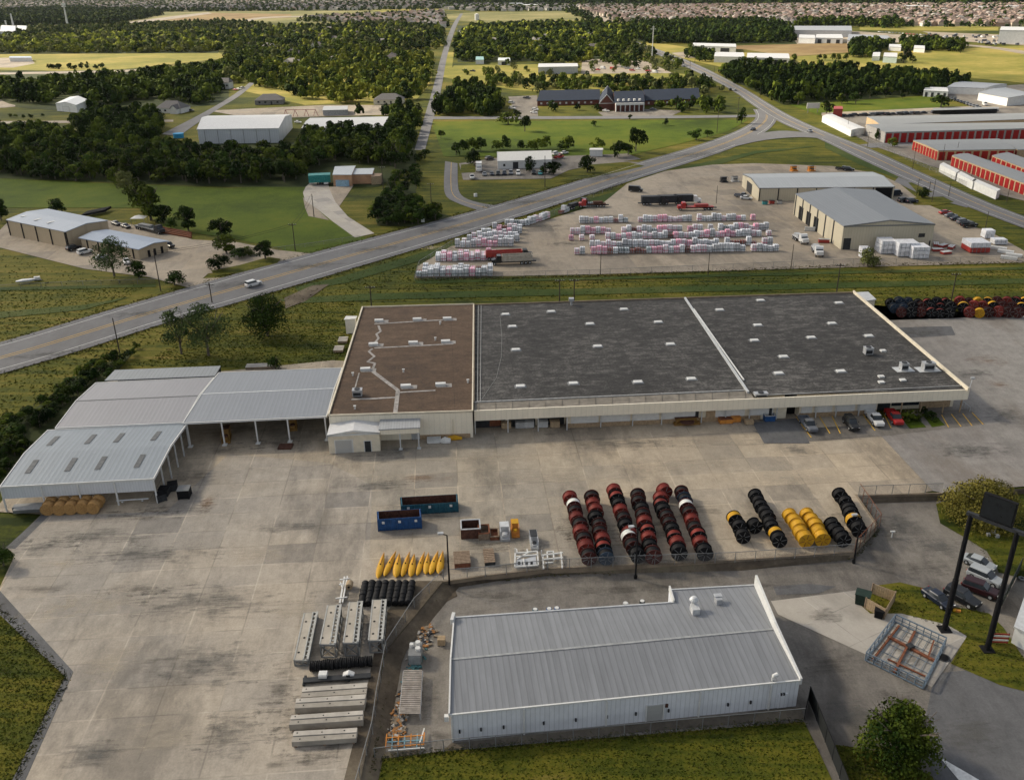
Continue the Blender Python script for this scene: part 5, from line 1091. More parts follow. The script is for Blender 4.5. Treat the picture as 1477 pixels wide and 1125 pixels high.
# ------------------------------------------------------------ yard objects
def yvec(px, py, dx, dy, z=0):
    a, b = P(px, py, z), P(px+dx, py+dy, z); return math.atan2((b-a).y, (b-a).x)
def skip(back_l, back_r, fr_l, fr_r, h, mat, label):
    """open steel container; top rim corners in photo"""
    A, B, C, D = P(*fr_l, h), P(*fr_r, h), P(*back_r, h), P(*back_l, h); c = cen2([A, B, C, D]); t = thing('open_container', label, 'container', (c.x, c.y, .05))
    out = MB(); inn = MB(); v = [Vector((p.x, p.y, 0)) for p in (A, B, C, D)]; c0 = Vector((c.x, c.y, 0)); i_ = [p+(c0-p).normalized()*.16 for p in v]
    out.prism([(p.x, p.y) for p in v], .05, .2)
    for k in range(4):
        a, b, a2, b2 = v[k], v[(k+1) % 4], i_[k], i_[(k+1) % 4]; mb = out
        mb.face([(a.x, a.y, .05), (b.x, b.y, .05), (b.x, b.y, h), (a.x, a.y, h)]); mb.face([(a.x, a.y, h), (b.x, b.y, h), (b2.x, b2.y, h), (a2.x, a2.y, h)])
        inn.face([(a2.x, a2.y, .22), (b2.x, b2.y, .22), (b2.x, b2.y, h-.02), (a2.x, a2.y, h-.02)])
        L = (b-a).length; n = max(2, int(L/.9)); d = (b-a)/n; nn = Vector((d.y, -d.x, 0)).normalized()*.06
        for j in range(n+1): q = a+d*j+nn; out.beam((q.x, q.y, .05), (q.x, q.y, h-.05), .12)
    inn.sheet([(p.x, p.y, .24) for p in i_]); part(t, 'shell', out, mat, True); part(t, 'rusty_lining', inn, RUSTD, True)
    mb = MB()
    for f in (.12, .5, .88): q = v[0].lerp(v[1], f); mb.box((q.x, q.y-.1, h*.72), (.4, .08, .4))
    part(t, 'marker_plate', mb, WHITE, True); return t
skip((578, 717), (659, 712.5), (579, 729), (660, 724), 1.9, TEALP, 'long dark teal open top container with a rusty inside')
skip((544.5, 737.5), (606, 733.5), (545, 749), (607, 745), 2.2, BLUEP, 'bright blue open top container in front of the dark teal one')
# yellow floats
def float_mesh(t, w, L):
    b = MB(); prof = []
    for i in range(13):
        u = i/12; r = math.sin(PI*min(1, u*1.0)**.62)**.85 if 0 < u < 1 else .02; prof.append((-L/2+L*u, max(.02, r*w/2)))
    b.lathe(prof, 'y', 18, c=(0, 0, w*.36), sq=(1, .72)); smooth(part(t, 'hull', b, YELP))
    part(t, 'keel', MB().loft([[(-.05, -L*.45, .1), (.05, -L*.45, .1), (.04, -L*.45, w*.5), (-.04, -L*.45, w*.5)], [(-.05, L*.1, .2), (.05, L*.1, .2), (.04, L*.1, w*.76), (-.04, L*.1, w*.76)], [(-.04, L*.48, .3), (.04, L*.48, .3), (.03, L*.48, w*.42), (-.03, L*.48, w*.42)]]), ORNG)
    part(t, 'lifting_eye', MB().cyl((0, -L*.05, w*.6), (0, -L*.05, w*.82), .10, n=8), BLACK)
FL = [(549.5, 814, -.02, 1.05, 5.2), (563, 811, -.16, .95, 5.2), (573.5, 814.5, .02, 1.2, 4.8), (585.5, 812, -.08, .95, 5.0), (595, 814, 0, 1.05, 4.6), (607, 811, -.10, .85, 4.8), (616, 811, 0, .98, 4.4), (626.5, 810, -.12, 1.05, 4.8), (636, 810, -.04, 1.12, 4.7)]
fd_ = ['broad orange tinged', 'narrow orange tinted leaning', 'bright fat', 'slim pale ended', 'orange patched round ended', 'thin', 'short round bellied', 'long clean', 'bright rightmost']
for i, (x, y, r, w, L) in enumerate(FL):
    p = P(x, y, .5); p.z = .06; t = thing('float', f'{fd_[i]} yellow float, {ordn(i)} from left in the row of nine', 'float', p, r, 'yellow floats in a row'); float_mesh(t, w*.98, L*1.25)
# black rollers grid: 8 columns of small drums
def smalldrum(mat=CABLE, w=.62, r=.5):
    b = MB(); b.lathe([(-w/2, .05), (-w/2, r*.8), (-w/2+.06, r*.95), (-w/2+.12, r), (-.06, r*.9), (.06, r*.9), (w/2-.12, r), (w/2-.06, r*.95), (w/2, r*.8), (w/2, .05)], 'x', 14, c=(0, 0, r)); return b.mesh('fender', [CABLE])
dm = smalldrum(); smoothed = [dm.polygons.foreach_set('use_smooth', [True]*len(dm.polygons))]
for i in range(8):
    for j in range(6):
        p = P(527+i*9.6-j*1.0, 843.5-.15*i+j*5.2, .5); p.z = .09; o = bpy.data.objects.new('rubber_fender', dm); COL.objects.link(o); o.location = p; o.rotation_euler = (0, 0, PI/2+random.uniform(-.08, .08)); s = random.uniform(1.02, 1.15); o.scale = (s*1.25, s, s)
        tag(o, f'small black rubber fender, {ordn(i)} file from left, {ordn(j)} from the back of the block', 'fender', 'black fenders in a block below the floats')
dm2 = smalldrum(w=.5, r=.66)
for i in range(15):
    p = P(450+i*6.0, 962-.55*i+random.uniform(-.8, .8), .6); p.z = .09; o = bpy.data.objects.new('black_coil', dm2); COL.objects.link(o); o.location = p; o.rotation_euler = (0, 0, random.uniform(-.1, .1)); o.scale = (1, 1.05, 1.05)
    tag(o, f'black rubber coil, {ordn(i)} from left in the line below the steel ramps', 'coil', 'black coils in a line below the steel ramps')
for i, (x, y, lab) in enumerate(((468, 966, 'white plastic box on the left of the black coils'), (504, 963.5, 'flat white machine cover right of the white box on the coils'))):
    p = P(x, y, .8); b = MB(); b.loft([sec(-.55+.0, .5, .05, .9, .1), sec(.45, .5, .05, .9, .1)]) if i == 0 else b.loft([sec(-.7, .35, .05, .5, .1), sec(0, .45, .05, .8, .1), sec(.7, .35, .05, .5, .1)])
    b.box((0, -.46, .5), (.5, .06, .3), 0, 1); b.v = [(a+p.x, c+p.y-.7, z+.1) for a, c, z in b.v]; solo('plastic_box', lab, 'box', b, [WHITE, DARKM])
# steel ramps (deep) : top plate + slotted beam + end frame
def ramp_unit(tl, tr, bl, br, h, label):
    A, B, C, D = P(*bl, h), P(*br, h), P(*tr, h), P(*tl, h); c = cen2([A, B, C, D]); t = thing('steel_ramp', label, 'ramp', (c.x, c.y, .08), 0, 'long steel ramps standing side by side')
    q = lambda u, v, z=0: A.lerp(B, u).lerp(D.lerp(C, u), v)+Vector((0, 0, z))
    mb = MB(); mb.face([q(0, 0), q(.60, 0), q(.60, 1), q(0, 1)]); mb.face([q(0, 0, -.12), q(0, 1, -.12), q(.6, 1, -.12), q(.6, 0, -.12)]); mb.face([q(0, 0, -.12), q(.6, 0, -.12), q(.6, 0), q(0, 0)]); part(t, 'deck_plate', mb, plain('pale_deck', (.38, .345, .29), .8, 0, .15, .6), True)
    mb = MB(); mb.beam(q(.66, 0), q(.66, 1), .16, .22); mb.beam(q(.95, 0), q(.95, 1), .28, .3); mb.beam(q(.03, 0, -.1), q(.03, 1, -.1), .16, .3)
    n = 11
    for i in range(n+1): mb.beam(q(.62, i/n, -.03), q(.97, i/n, -.03), .22, .1)
    part(t, 'slotted_rail', mb, plain('ramp_steel', (.36, .36, .34), .6, .2, .2), True)
    mb = MB(); hb = h-.1
    for u in (.04, .94):
        mb.beam(q(u, 0, -hb), q(u, 1, -hb), .16, .16)
        for i in range(6):
            mb.beam(q(u, i/5, -.1), q(u, i/5, -hb), .14, .14)
            if i < 5: mb.beam(q(u, i/5, -.15), q(u, (i+1)/5, -hb+.1), .09, .09)
    for v in (0, 1):
        mb.beam(q(.04, v, -hb), q(.94, v, -hb), .16, .16); mb.beam(q(.04, v, -.2), q(.94, v, -hb+.1), .1, .1); mb.beam(q(.94, v, -.2), q(.04, v, -hb+.1), .1, .1); mb.beam(q(.04, v, -.15), q(.94, v, -.15), .2, .25)
    part(t, 'truss_frame', mb, STEEL, True)
    mb = MB(); rr = random.Random(label)
    for u, v in ((.3, .8), (.35, .45), (.2, .15)): e = q(u+rr.uniform(-.1, .1), v, .01); mb.cyl(e, e+Vector((0, 0, .02)), .16, n=8)
    part(t, 'bolt_hole', mb, BLACK, True)
ramp_unit((438.3, 884), (458.6, 882.5), (423.4, 951.5), (444.5, 951.5), 1.0, 'low steel ramp, leftmost of the four and lying lower than the rest')
ramp_unit((472, 873), (492.5, 872), (460.5, 928.5), (484, 928.5), 2.2, 'tall trussed steel ramp, second from left')
ramp_unit((503.5, 868.5), (523, 867.5), (494.5, 926.5), (517, 926), 2.2, 'tall trussed steel ramp, third from left')
ramp_unit((537, 865), (557.5, 865), (531, 923), (552, 922.5), 2.1, 'tall trussed steel ramp, rightmost of the four')
def beam_unit(tl, tr, br, bl, h, label):
    A, B, C, D = P(*bl, h), P(*br, h), P(*tr, h), P(*tl, h); c = cen2([A, B, C, D]); t = thing('concrete_beam', label, 'beam', (c.x, c.y, .08), 0, 'long pale beams stacked in front of the black coils')
    q = lambda u, v, z=0: A.lerp(B, u).lerp(D.lerp(C, u), v)+Vector((0, 0, z))
    for nm, v0, v1, z, m in (('front_flange', 0, .50, 0, plain('beam_face', (.30, .275, .235), .85, 0, .2, .7)), ('rear_flange', .54, 1, .10, plain('beam_face_light', (.40, .37, .325), .85, 0, .2, .7))):
        mb = MB(); mb.face([q(0, v0, z), q(1, v0, z), q(1, v1, z), q(0, v1, z)])
        for (u0, w0), (u1, w1) in (((0, v0), (1, v0)), ((1, v0), (1, v1)), ((1, v1), (0, v1)), ((0, v1), (0, v0))):
            a, b = q(u0, w0, z), q(u1, w1, z); mb.face([(a.x, a.y, .2), (b.x, b.y, .2), b, a])
        part(t, nm, mb, m, True)
    mb = MB()
    for v in (.2, .8): e, f = q(-.01, v, -h+.25), q(1.01, v, -h+.25)
    for u in (.05, .5, .95): mb.beam(q(u, -.02, -h+.14), q(u, 1.02, -h+.14), .3, .24)
    part(t, 'bearer', mb, WOOD, True)
    mb = MB()
    for u, v, z in ((.12, .25, 0), (.95, .25, 0), (.5, .3, 0), (.06, .8, .1), (.45, .75, .1), (.8, .78, .1)): e = q(u, v, z+.01); mb.cyl(e, e+Vector((0, 0, .015)), .09, n=8)
    part(t, 'lifting_hole', mb, BLACK, True)
beam_unit((437, 992), (530, 985), (528.5, 999.5), (433.7, 1005.5), .7, 'pale beam pair farthest back, with dark end holes')
beam_unit((427.5, 1008), (528, 1001.5), (525, 1016), (425, 1021), 1.1, 'pale beam pair with a rusty stained side, second from back')
beam_unit((420.5, 1032), (524, 1025), (523, 1038), (416.5, 1045), 1.1, 'pale beam pair, third from back with projecting left end')
beam_unit((424, 1055), (515.5, 1050), (513.5, 1064), (420.5, 1070), .9, 'pale beam pair nearest the camera')
mb = MB(); 
for k in range(4): mb.beam(P(437, 979+k*1.6, .4), P(535, 971.5+k*1.6, .4), .22, .22)
mb.beam(P(441, 975, .2), P(438, 988, .2), .3, .3); mb.beam(P(500, 972, .2), P(503, 982, .2), .3, .3)
solo('steel_bar_bundle', 'bundle of thin dark steel bars between the black coils and the pale beams', 'steel bars', mb, DARKM)
# white mast
mb = MB(); a, b = P(490, 870, .4), P(497, 832, .4); mb.beam(a, b, .22, .22); mb.beam(P(494, 869, .4), P(501, 831, .4), .18, .18)
for x0, y0, x1, y1 in ((484, 863, 501, 861), (490, 836, 504, 834), (489, 843, 503, 842), (491, 840, 494, 848)): mb.beam(P(x0, y0, .5), P(x1, y1, .5), .16, .16)
solo('white_mast', 'white painted lattice mast lying above the steel ramps', 'mast', mb, WHITE)
p = P(504, 845, .4); b = MB().cyl((p.x, p.y-.5, .6), (p.x, p.y+.5, .6), .5, n=14).cyl((p.x, p.y-.6, .6), (p.x, p.y-.5, .6), .15, n=8, mi=1); solo('wooden_spool', 'small brown spool beside the white mast', 'spool', b, [WOODL, BLACK])
# assorted items below the containers
def crate(px, py, size, rz, mat, label, name='steel_crate', cat='crate', z=.05, slats=0, openin=True, mat2=None, feet=False):
    p = P(px, py, z); t = thing(name, label, cat, (p.x, p.y, z), rz); a, b, h = size
    mb = MB(); th = .14
    if openin:
        mb.box((0, 0, .1), (a, b, .2)); mb.box((0, b/2, h/2), (a, th, h)); mb.box((0, -b/2, h/2), (a, th, h)); mb.box((a/2, 0, h/2), (th, b-th, h)); mb.box((-a/2, 0, h/2), (th, b-th, h))
        part(t, 'box_side', mb, mat)
        mb = MB(); 
        for x, y, l, w in ((0, b/2, a+.2, .22), (0, -b/2, a+.2, .22), (a/2, 0, .22, b), (-a/2, 0, .22, b)): mb.box((x, y, h+.05), (l, w, .12))
        part(t, 'rim', mb, mat2 or mat)
    else:
        mb.box((0, 0, h/2), (a*.96, b*.96, h*.9)); part(t, 'load', mb, mat)
        mb = MB(); n = slats or 5
        for i in range(n): mb.box((0, -b/2+b*(i+.5)/n, h+.02), (a, b/n*.72, .12))
        part(t, 'slat', mb, mat2 or mat)
    mb = MB()
    for x in (-a/2+.15, a/2-.15):
        for y in (-b/2+.1, b/2-.1): mb.box((x, y, .02), (.25, .25, .1))
    part(t, 'foot', mb, DARKM); return t
r0 = BANG
crate(679, 770, (2.9, 2.6, 1.7), r0, RUSTD, 'brown steel box with a grey rim, leftmost below the containers', mat2=GALV)
crate(698, 772, (1.6, 2.4, 1.1), r0, WOOD, 'low open wooden box right of the grey rimmed box', mat2=RUST, name='wooden_box')
crate(713, 773, (1.3, 2.2, .6), r0, RUST, 'flat rusty tray between the wooden box and the grey machine', mat2=WOOD, name='steel_tray', cat='tray')
def machine(px, py, size, rz, mat, mat2, label):
    p = P(px, py, .05); t = thing('machine_frame', label, 'machine', (p.x, p.y, .05), rz); a, b, h = size
    part(t, 'base', MB().box((0, 0, .2), (a, b, .4)), mat); part(t, 'housing', MB().box((0, b*.2, h/2), (a*.8, b*.45, h)).box((0, -b*.25, h*.3), (a*.6, b*.3, h*.4)), mat)
    mb = MB(); mb.cyl((0, -b*.25, h*.5), (0, -b*.25, h*.62), a*.28, n=12); mb.box((0, b*.2, h+.05), (a*.9, b*.5, .1)); part(t, 'cover', mb, mat2)
    mb = MB()
    for x in (-1, 1):
        for y in (-1, 1): mb.beam((x*a*.45, y*b*.45, .3), (x*a*.45, y*b*.45, h), .1)
        mb.beam((x*a*.45, -b*.45, h), (x*a*.45, b*.45, h), .1)
    mb.beam((-a*.45, b*.45, h), (a*.45, b*.45, h), .1); part(t, 'frame', mb, mat); return t
machine(728, 773, (1.5, 3.0, 1.7), r0, GALV, STEELL, 'grey machine frame left of the orange rack')
machine(743, 769, (1.2, 2.6, 1.8), r0, ORNG, YELP, 'orange steel rack right of the grey machine frame')
machine(770, 784, (1.2, 3.6, 1.4), r0, GALV, DARKM, 'grey slotted machine standing alone left of the red reels')
crate(666.5, 811, (2.4, 3.2, .9), r0+.03, RUST, 'stack of rusty brown slats left of the thin slat rack', name='slat_stack', cat='slat stack', openin=False, slats=9, mat2=WOOD)
crate(705.5, 806, (1.6, 3.6, .6), r0+.03, DARKM, 'thin rack of pale wooden slats left of the white frames', name='slat_rack', cat='rack', openin=False, slats=8, mat2=WOOD)
def whiteframe(x0, y0, x1, y1, label, bars, panel=False):
    t = thing('steel_scaffold', label, 'frame', tuple(P((x0+x1)/2, (y0+y1)/2, .05))); mb = MB(); H = .5
    for a, b in bars: mb.beam(P(*a, H), P(*b, H), .2, .2); 
    for a, b in bars[:4]: q = P(*a, 0); mb.beam((q.x, q.y, .05), (q.x, q.y, .9), .16)
    part(t, 'bars', mb, WHITE, True)
    if panel:
        mb = MB(); mb.face([P(x, y, .42) for x, y in ((744, 816), (774, 815.5), (773, 801), (757, 806), (745, 806))]); part(t, 'panel', mb, GALV, True)
        mb = MB()
        for x in (747, 753, 758, 765): mb.face([P(a, b, .45) for a, b in ((x, 814), (x+3.5, 813.8), (x+3.5, 809.5), (x, 809.8))])
        part(t, 'opening', mb, BLACK, True)
whiteframe(742, 793, 777, 818, 'white steel frame with a panel, left of the bare white frame', [((742.5, 818), (776.5, 815)), ((776.5, 815), (775, 795)), ((775, 795), (743, 798)), ((743, 798), (742.5, 818)), ((746, 798), (745, 792)), ((761, 796), (760, 792)), ((746, 806), (762, 797)), ((743, 803), (776, 800)), ((756, 816), (755, 806))], True)
whiteframe(780, 795, 813, 820, 'bare white steel frame near the leftmost row of red reels', [((781, 801), (812, 797)), ((784, 820), (783, 801)), ((811, 819), (809, 796)), ((782, 807), (812, 804)), ((790, 808), (789, 796)), ((799, 808), (798, 795)), ((789, 796), (799, 795)), ((786, 812), (798, 811))])
# items along the warehouse front
machine(990, 611, (5.0, 1.6, 1.2), r0, plain('mustard', (.20, .11, .03), .7), RUSTD, 'mustard coloured machine frame against the warehouse wall')
crate(1046, 609, (2.6, 1.6, .9), r0, ORNG, 'left pile of orange steel pieces by the warehouse', openin=False, slats=3, mat2=RUST, name='steel_pile', cat='steel pile'); crate(1060, 607, (1.8, 1.6, 1.0), r0+.1, ORNG, 'right pile of orange steel pieces by the warehouse', openin=False, slats=3, mat2=ORNG, name='steel_pile', cat='steel pile')
crate(1080, 611, (1.6, 1.2, .7), r0, WOODL, 'small pile of pallets and timber by the warehouse', openin=False, slats=4, name='timber_pile', cat='timber pile')
t = crate(1109, 606, (1.9, 1.4, 1.2), r0, BLUEP, 'small bluish rubbish skip near the warehouse doorway', name='rubbish_skip', cat='skip', mat2=GALV)
for i, (x, y, m, l) in enumerate(((730, 615, WOODL, 'wooden crate in the first warehouse bay'), (750, 614, GALV, 'grey coil rack in the second warehouse bay'), (763, 613.5, STEELL, 'pale machine in the second warehouse bay'), (783, 613, STEELL, 'pale pump in the third warehouse bay'), (800, 613, WOODL, 'tan crate in the third warehouse bay'))): crate(x, y+2, (1.9, 1.3, 1.2), r0, m, l, openin=False, slats=4, name='stored_crate')
# white and yellow covers beside the wing
crate(626, 636.5, (2.6, 1.8, .5), r0, WHITE, 'white slatted grille panel stack by the wing wall', openin=False, slats=7, mat2=STEELL, name='grille_stack', cat='grille')
p = P(643, 636, .3); b = MB().loft([sec(-1.1, .4, .1, .5), sec(-.2, .75, .1, .9), sec(.9, .6, .1, .6)]); b.v = [(a+p.x, c+p.y, z) for a, c, z in b.v]; solo('engine_cover', 'white moulded cover between the grille stack and the yellow one', 'cover', b, WHITEW)
p = P(655, 632, .3); b = MB().loft([sec(-1.3, .35, .1, .5), sec(0, .55, .1, .8), sec(1.5, .3, .1, .5)]); b.v = [(a+p.x, c+p.y, z) for a, c, z in b.v]; solo('engine_cover', 'yellow moulded cover against the wing wall', 'cover', b, YELP)
crate(600, 632, (1.6, 1.2, 1.1), r0, GALV, 'grey cabinet beneath the lean-to', openin=False, slats=3, name='cabinet', cat='cabinet'); crate(567, 632, (1.4, 1.1, 1.1), r0, WOODL, 'orange brown crate beneath the lean-to', openin=False, slats=3, name='stored_crate')
# under/near the sheds
crate(267, 716, (2.0, 2.0, 1.6), .1, BLACK, 'stack of dark crates right of the skylit shed', openin=False, slats=5, mat2=STEEL, name='crate_stack'); 
for i, (x, y) in enumerate(((238, 713), (250, 706), (233, 721))): crate(x, y, (1.6, 1.6, 1.3), .3*i, DARKM, ['dark drum crate behind the stacked crates', 'black crate farthest inside the shed edge', 'grey dark crate at the shed corner post'][i], openin=False, slats=4, mat2=BLACK, name='stored_crate')
crate(412, 645, (2.6, 2.0, .2), .0, RUSTD, 'flat rusty grating on the ground under the wide shed', openin=False, slats=8, mat2=RUSTD, name='floor_grating', cat='grating')
machine(327, 634, (1.6, 3.5, 2.2), .2, plain('mustard', (.20, .11, .03)), RUSTD, 'mustard forklift like machine under the wide shed'); machine(423, 618, (1.6, 2.4, 2.0), .2, MATS['mustard'], RUSTD, 'mustard machine at the right under the wide shed')
mb = MB(); mb.cyl(P(168, 722, .8), P(214, 719, .8), .12, n=8); mb.beam(P(178, 724, .3), P(176, 724, .8), .2); mb.beam(P(206, 722, .3), P(205, 722, .8), .2); solo('pipe_rack', 'white pipe lying on stands under the skylit shed', 'pipe', mb, STEELL)
mb = MB(); mb.beam(P(20, 734, .7), P(62, 731, .7), 1.2, 1.1); mb.beam(P(20, 734, 1.35), P(62, 731, 1.35), 1.3, .1); solo('workbench', 'long grey bench at the left under the skylit shed', 'bench', mb, STEEL)
# gear beside the silver building
acp = thing('generator', 'grey generator unit with white tanks beside the wire fence', 'generator', tuple(P(600, 955, ZL))); p = P(600, 950, ZL); 
part(acp, 'housing', MB().box((p.x, p.y, ZL+.9), (1.6, 2.6, 1.5)), STEEL, True)
mb = MB()
for i in range(9): mb.box((p.x, p.y-1.33, ZL+.3+i*.15), (1.5, .06, .07))
part(acp, 'louvre', mb, GALV, True); mb = MB(); mb.cyl((p.x+.3, p.y+.7, ZL+1.6), (p.x+.3, p.y+.7, ZL+2.2), .32, n=12); mb.cyl((p.x+.35, p.y-.2, ZL+1.6), (p.x+.35, p.y-.2, ZL+2.0), .34, n=12); mb.cyl((p.x-.5, p.y+.4, ZL+1.6), (p.x-.5, p.y+.4, ZL+2.1), .25, n=12); part(acp, 'tank', mb, WHITE, True)
A, B, C, D = P(576, 1028, 0), P(606, 1028, 0), P(609, 967, 0), P(582, 967, 0)
t = thing('slatted_deck', 'long weathered slatted deck standing beside the silver building', 'deck', tuple(P(592, 1000, ZL)))
mb = MB()
for i in range(24):
    v = i/23; a, b = A.lerp(D, v), B.lerp(C, v); mb.beam(a+Vector((0, 0, random.uniform(-.01, .02))), b, .20, .08)
part(t, 'slat', mb, plain('grey_board', (.30, .27, .24), .9, 0, .3, 1.2), True); mb = MB()
for a, b in ((A, D), (B, C)): mb.beam(a-Vector((0, 0, .15)), b-Vector((0, 0, .15)), .12, .2)
for v in (0, .33, .66, 1):
    for a, b in ((A, D), (B, C)): q = a.lerp(b, v); mb.beam((q.x, q.y, ZL), (q.x, q.y, -.1), .14)
part(t, 'frame', mb, GALV, True)
t = thing('pipe_rack', 'orange and blue painted pipe frame at the corner of the fenced strip', 'frame', tuple(P(583, 1068, ZL)))
for m, rows in ((ORNG, ((556, 1064, 612, 1060), (556, 1077, 612, 1073), (558, 1058, 556, 1078), (612, 1056, 611, 1074), (575, 1060, 574, 1077), (593, 1058, 592, 1076))), (plain('faded_blue', (.16, .28, .33), .7), ((558, 1070, 610, 1067), (566, 1060, 565, 1082), (584, 1060, 583, 1080), (602, 1058, 601, 1078))), (WHITEW, ((605, 1072, 612, 1050), (560, 1082, 612, 1078)))):
    mb = MB()
    for x0, y0, x1, y1 in rows: mb.beam(P(x0, y0, ZL+.6), P(x1, y1, ZL+.6), .12, .12)
    part(t, 'pipe', mb, m, True)
crate(637, 928, (1.0, 1.0, .9), 0, WOODL, 'tan carton by the left wall of the silver building', openin=False, slats=3, name='carton', cat='carton', z=ZL)
# rubble strip
mb = MB(); rr = random.Random(3); cols = [STONE, plain('teal_scrap', (.06, .15, .16)), plain('orange_scrap', (.32, .15, .05)), CONCW, DARKM]
for i in range(900):
    u = rr.random(); x = 610+(560-610)*u**.8+rr.gauss(0, 5); y = 905+u*165+rr.gauss(0, 5)
    p = P(x+8, y, ZL); s = rr.uniform(.06, .26); mi = 1 if 45 < y-890 < 95 and rr.random() < .6 else rr.choice([0, 0, 2, 3, 4]); mb.box((p.x, p.y, ZL+.06+s*.3), (s*2, s*1.2, s*.8), rr.random()*3, mi)
solo('rubble', 'strip of broken stones and scrap along the wire fence', 'rubble', mb, cols, kind='stuff')
for i, (x, y, m) in enumerate(((772, 879, TEALP), (792, 878, BLUEP), (803, 877, BLUEP), (902, 870, GALV), (926, 867, DARKM))):
    p = P(x, y+7, ZL); b = MB().cyl((p.x, p.y, ZL), (p.x, p.y, ZL+.9), .38, n=12).cyl((p.x, p.y, ZL+.9), (p.x, p.y, ZL+.95), .30, n=12, mi=1); solo('drum', ['dark teal drum, leftmost behind the silver roof', 'blue drum, second from left behind the silver roof', 'blue drum, third from left behind the silver roof', 'grey drum with a lid, fourth behind the silver roof', 'dark drum nearest the roof step'][i], 'drum', b, [m, WHITE])
# bin enclosure
def q2(x, y, z): return P(x, y, z)
t = thing('bin_enclosure', 'weathered wooden bin enclosure beside the light concrete slab', 'enclosure', tuple(P(1262, 885, ZL)))
mb = MB(); H = ZL+1.7
pts = [(1247, 877), (1275, 893), (1289, 868), (1257, 856)]; Pp = [P(x, y, ZL) for x, y in pts]
for i, j in ((0, 1), (1, 2), (2, 3)):
    a, b = Pp[i], Pp[j]; n = 10
    for k in range(n): u = a.lerp(b, (k+.06)/n); w = a.lerp(b, (k+.94)/n); mb.beam((u.x, u.y, ZL+.9), (w.x, w.y, ZL+.9), .06, 1.65+.05*(k % 2))
part(t, 'board_panel', mb, WOODL, True); mb = MB()
for p in Pp: mb.beam((p.x, p.y, ZL), (p.x, p.y, H+.1), .16)
part(t, 'post', mb, WOOD, True)
for px, py, s, m, l in ((1243, 870, (1.9, 1.6, 1.7), plain('dark_green', (.015, .03, .022), .5), 'tall dark green bin at the left of the wooden enclosure'), (1267, 890, (1.2, 1.0, 1.2), BLACK, 'black bin inside the wooden enclosure'),):
    p = P(px, py, ZL); t = thing('waste_bin', l, 'bin', (p.x, p.y, ZL), -.5); part(t, 'body', MB().loft([[(-s[0]*.42, -s[1]*.42, .1), (s[0]*.42, -s[1]*.42, .1), (s[0]*.42, s[1]*.42, .1), (-s[0]*.42, s[1]*.42, .1)], [(-s[0]/2, -s[1]/2, s[2]), (s[0]/2, -s[1]/2, s[2]), (s[0]/2, s[1]/2, s[2]), (-s[0]/2, s[1]/2, s[2])]]), m); part(t, 'lid', MB().box((0, 0, s[2]+.06), (s[0]*1.06, s[1]*1.08, .1)), m)
# big cage
t = thing('steel_cage', 'large blue grey railed steel frame with rusty cross beams on the light slab', 'cage', tuple(P(1308, 945, ZL))); CH = 1.3
C0 = [P(x, y, ZL+CH) for x, y in ((1249.6, 941), (1333.8, 982), (1365.5, 919.5), (1292.3, 886))]
mb = MB(); BG = plain('blue_grey_paint', (.13, .17, .21), .5, .2, .2)
for k in range(4):
    a, b = C0[k], C0[(k+1) % 4]; d = Vector((0, 0, 1))
    for dz, w in ((0, .14), (-.6, .08), (-1.15, .14)): mb.beam(a+d*dz, b+d*dz, w, w)
    n = 7
    for j in range(n): q = a.lerp(b, j/n); mb.beam(q, q-d*1.2, .09, .09)
part(t, 'railing', mb, BG, True)
cc = lambda u, v, z: (C0[0].lerp(C0[1], u).lerp(C0[3].lerp(C0[2], u), v)-Vector((0, 0, z)))
mb = MB(); mb.beam(cc(.08, .62, 1.0), cc(.98, .58, 1.0), .38, .25); mb.beam(cc(.5, 0.02, 1.05), cc(.42, .98, 1.05), .28, .2); mb.beam(cc(.1, .05, 1.08), cc(.12, .95, 1.08), .24, .15); mb.beam(cc(.3, .2, 1.02), cc(.95, .22, 1.02), .2, .15); mb.beam(cc(.85, .58, .9), cc(.8, .95, .9), .2, .15)
part(t, 'cross_beam', mb, RUST, True); mb = MB()
for i in range(8): mb.beam(cc(.02+i*.137, 0, 1.12), cc(.02+i*.137, 1, 1.12), .06, .06)
for i in range(5): mb.beam(cc(0, .1+i*.2, 1.1), cc(1, .1+i*.2, 1.1), .06, .06)
part(t, 'floor_grid', mb, BG, True); p = cc(.5, .62, .9); part(t, 'hub', MB().box(tuple(p), (.8, .8, .5), .4), DARKM, True)
p = P(1361, 949, ZL); b = MB().cyl((p.x, p.y, ZL+.07), (p.x, p.y, ZL+.12), .8, n=16).cyl((p.x, p.y, ZL+.12), (p.x, p.y, ZL+.15), .6, n=16, mi=1); solo('manhole_cover', 'round black manhole cover at the right of the steel cage', 'manhole', b, [DARKM, BLACK])
# tall sign
t = thing('pylon_sign', 'blank black rectangular sign high on two black posts joined by a crossbeam', 'sign', tuple(P(1392, 922, ZL)))
pa, pb = P(1362, 908, ZL), P(1423.6, 937, ZL); ha = hs(1362, 908, 741, ZL); hb = hs(1423.6, 937, 767, ZL); hh = (ha+hb)/2
for p, h_ in ((pa, ha), (pb, hb)): part(t, 'post', MB().cyl((p.x, p.y, ZL), (p.x, p.y, ZL+hh*.45), .36, n=14).cyl((p.x, p.y, ZL+hh*.45), (p.x, p.y, ZL+hh), .30, n=14).box((p.x, p.y, ZL+.06), (1.5, 1.5, .2)), BLACK, True)
d = (pb-pa).normalized(); mb = MB(); mb.beam(pa-d*.5+Vector((0, 0, hh)), pb+d*.8+Vector((0, 0, hh)), .5, .45); part(t, 'crossbeam', mb, DARKM, True)
m = (pa+pb)/2; w = (pb-pa).length; z0 = ZL+hh+.3; ph = 3.3
a = pa+d*w*.18; b = pb-d*w*.12
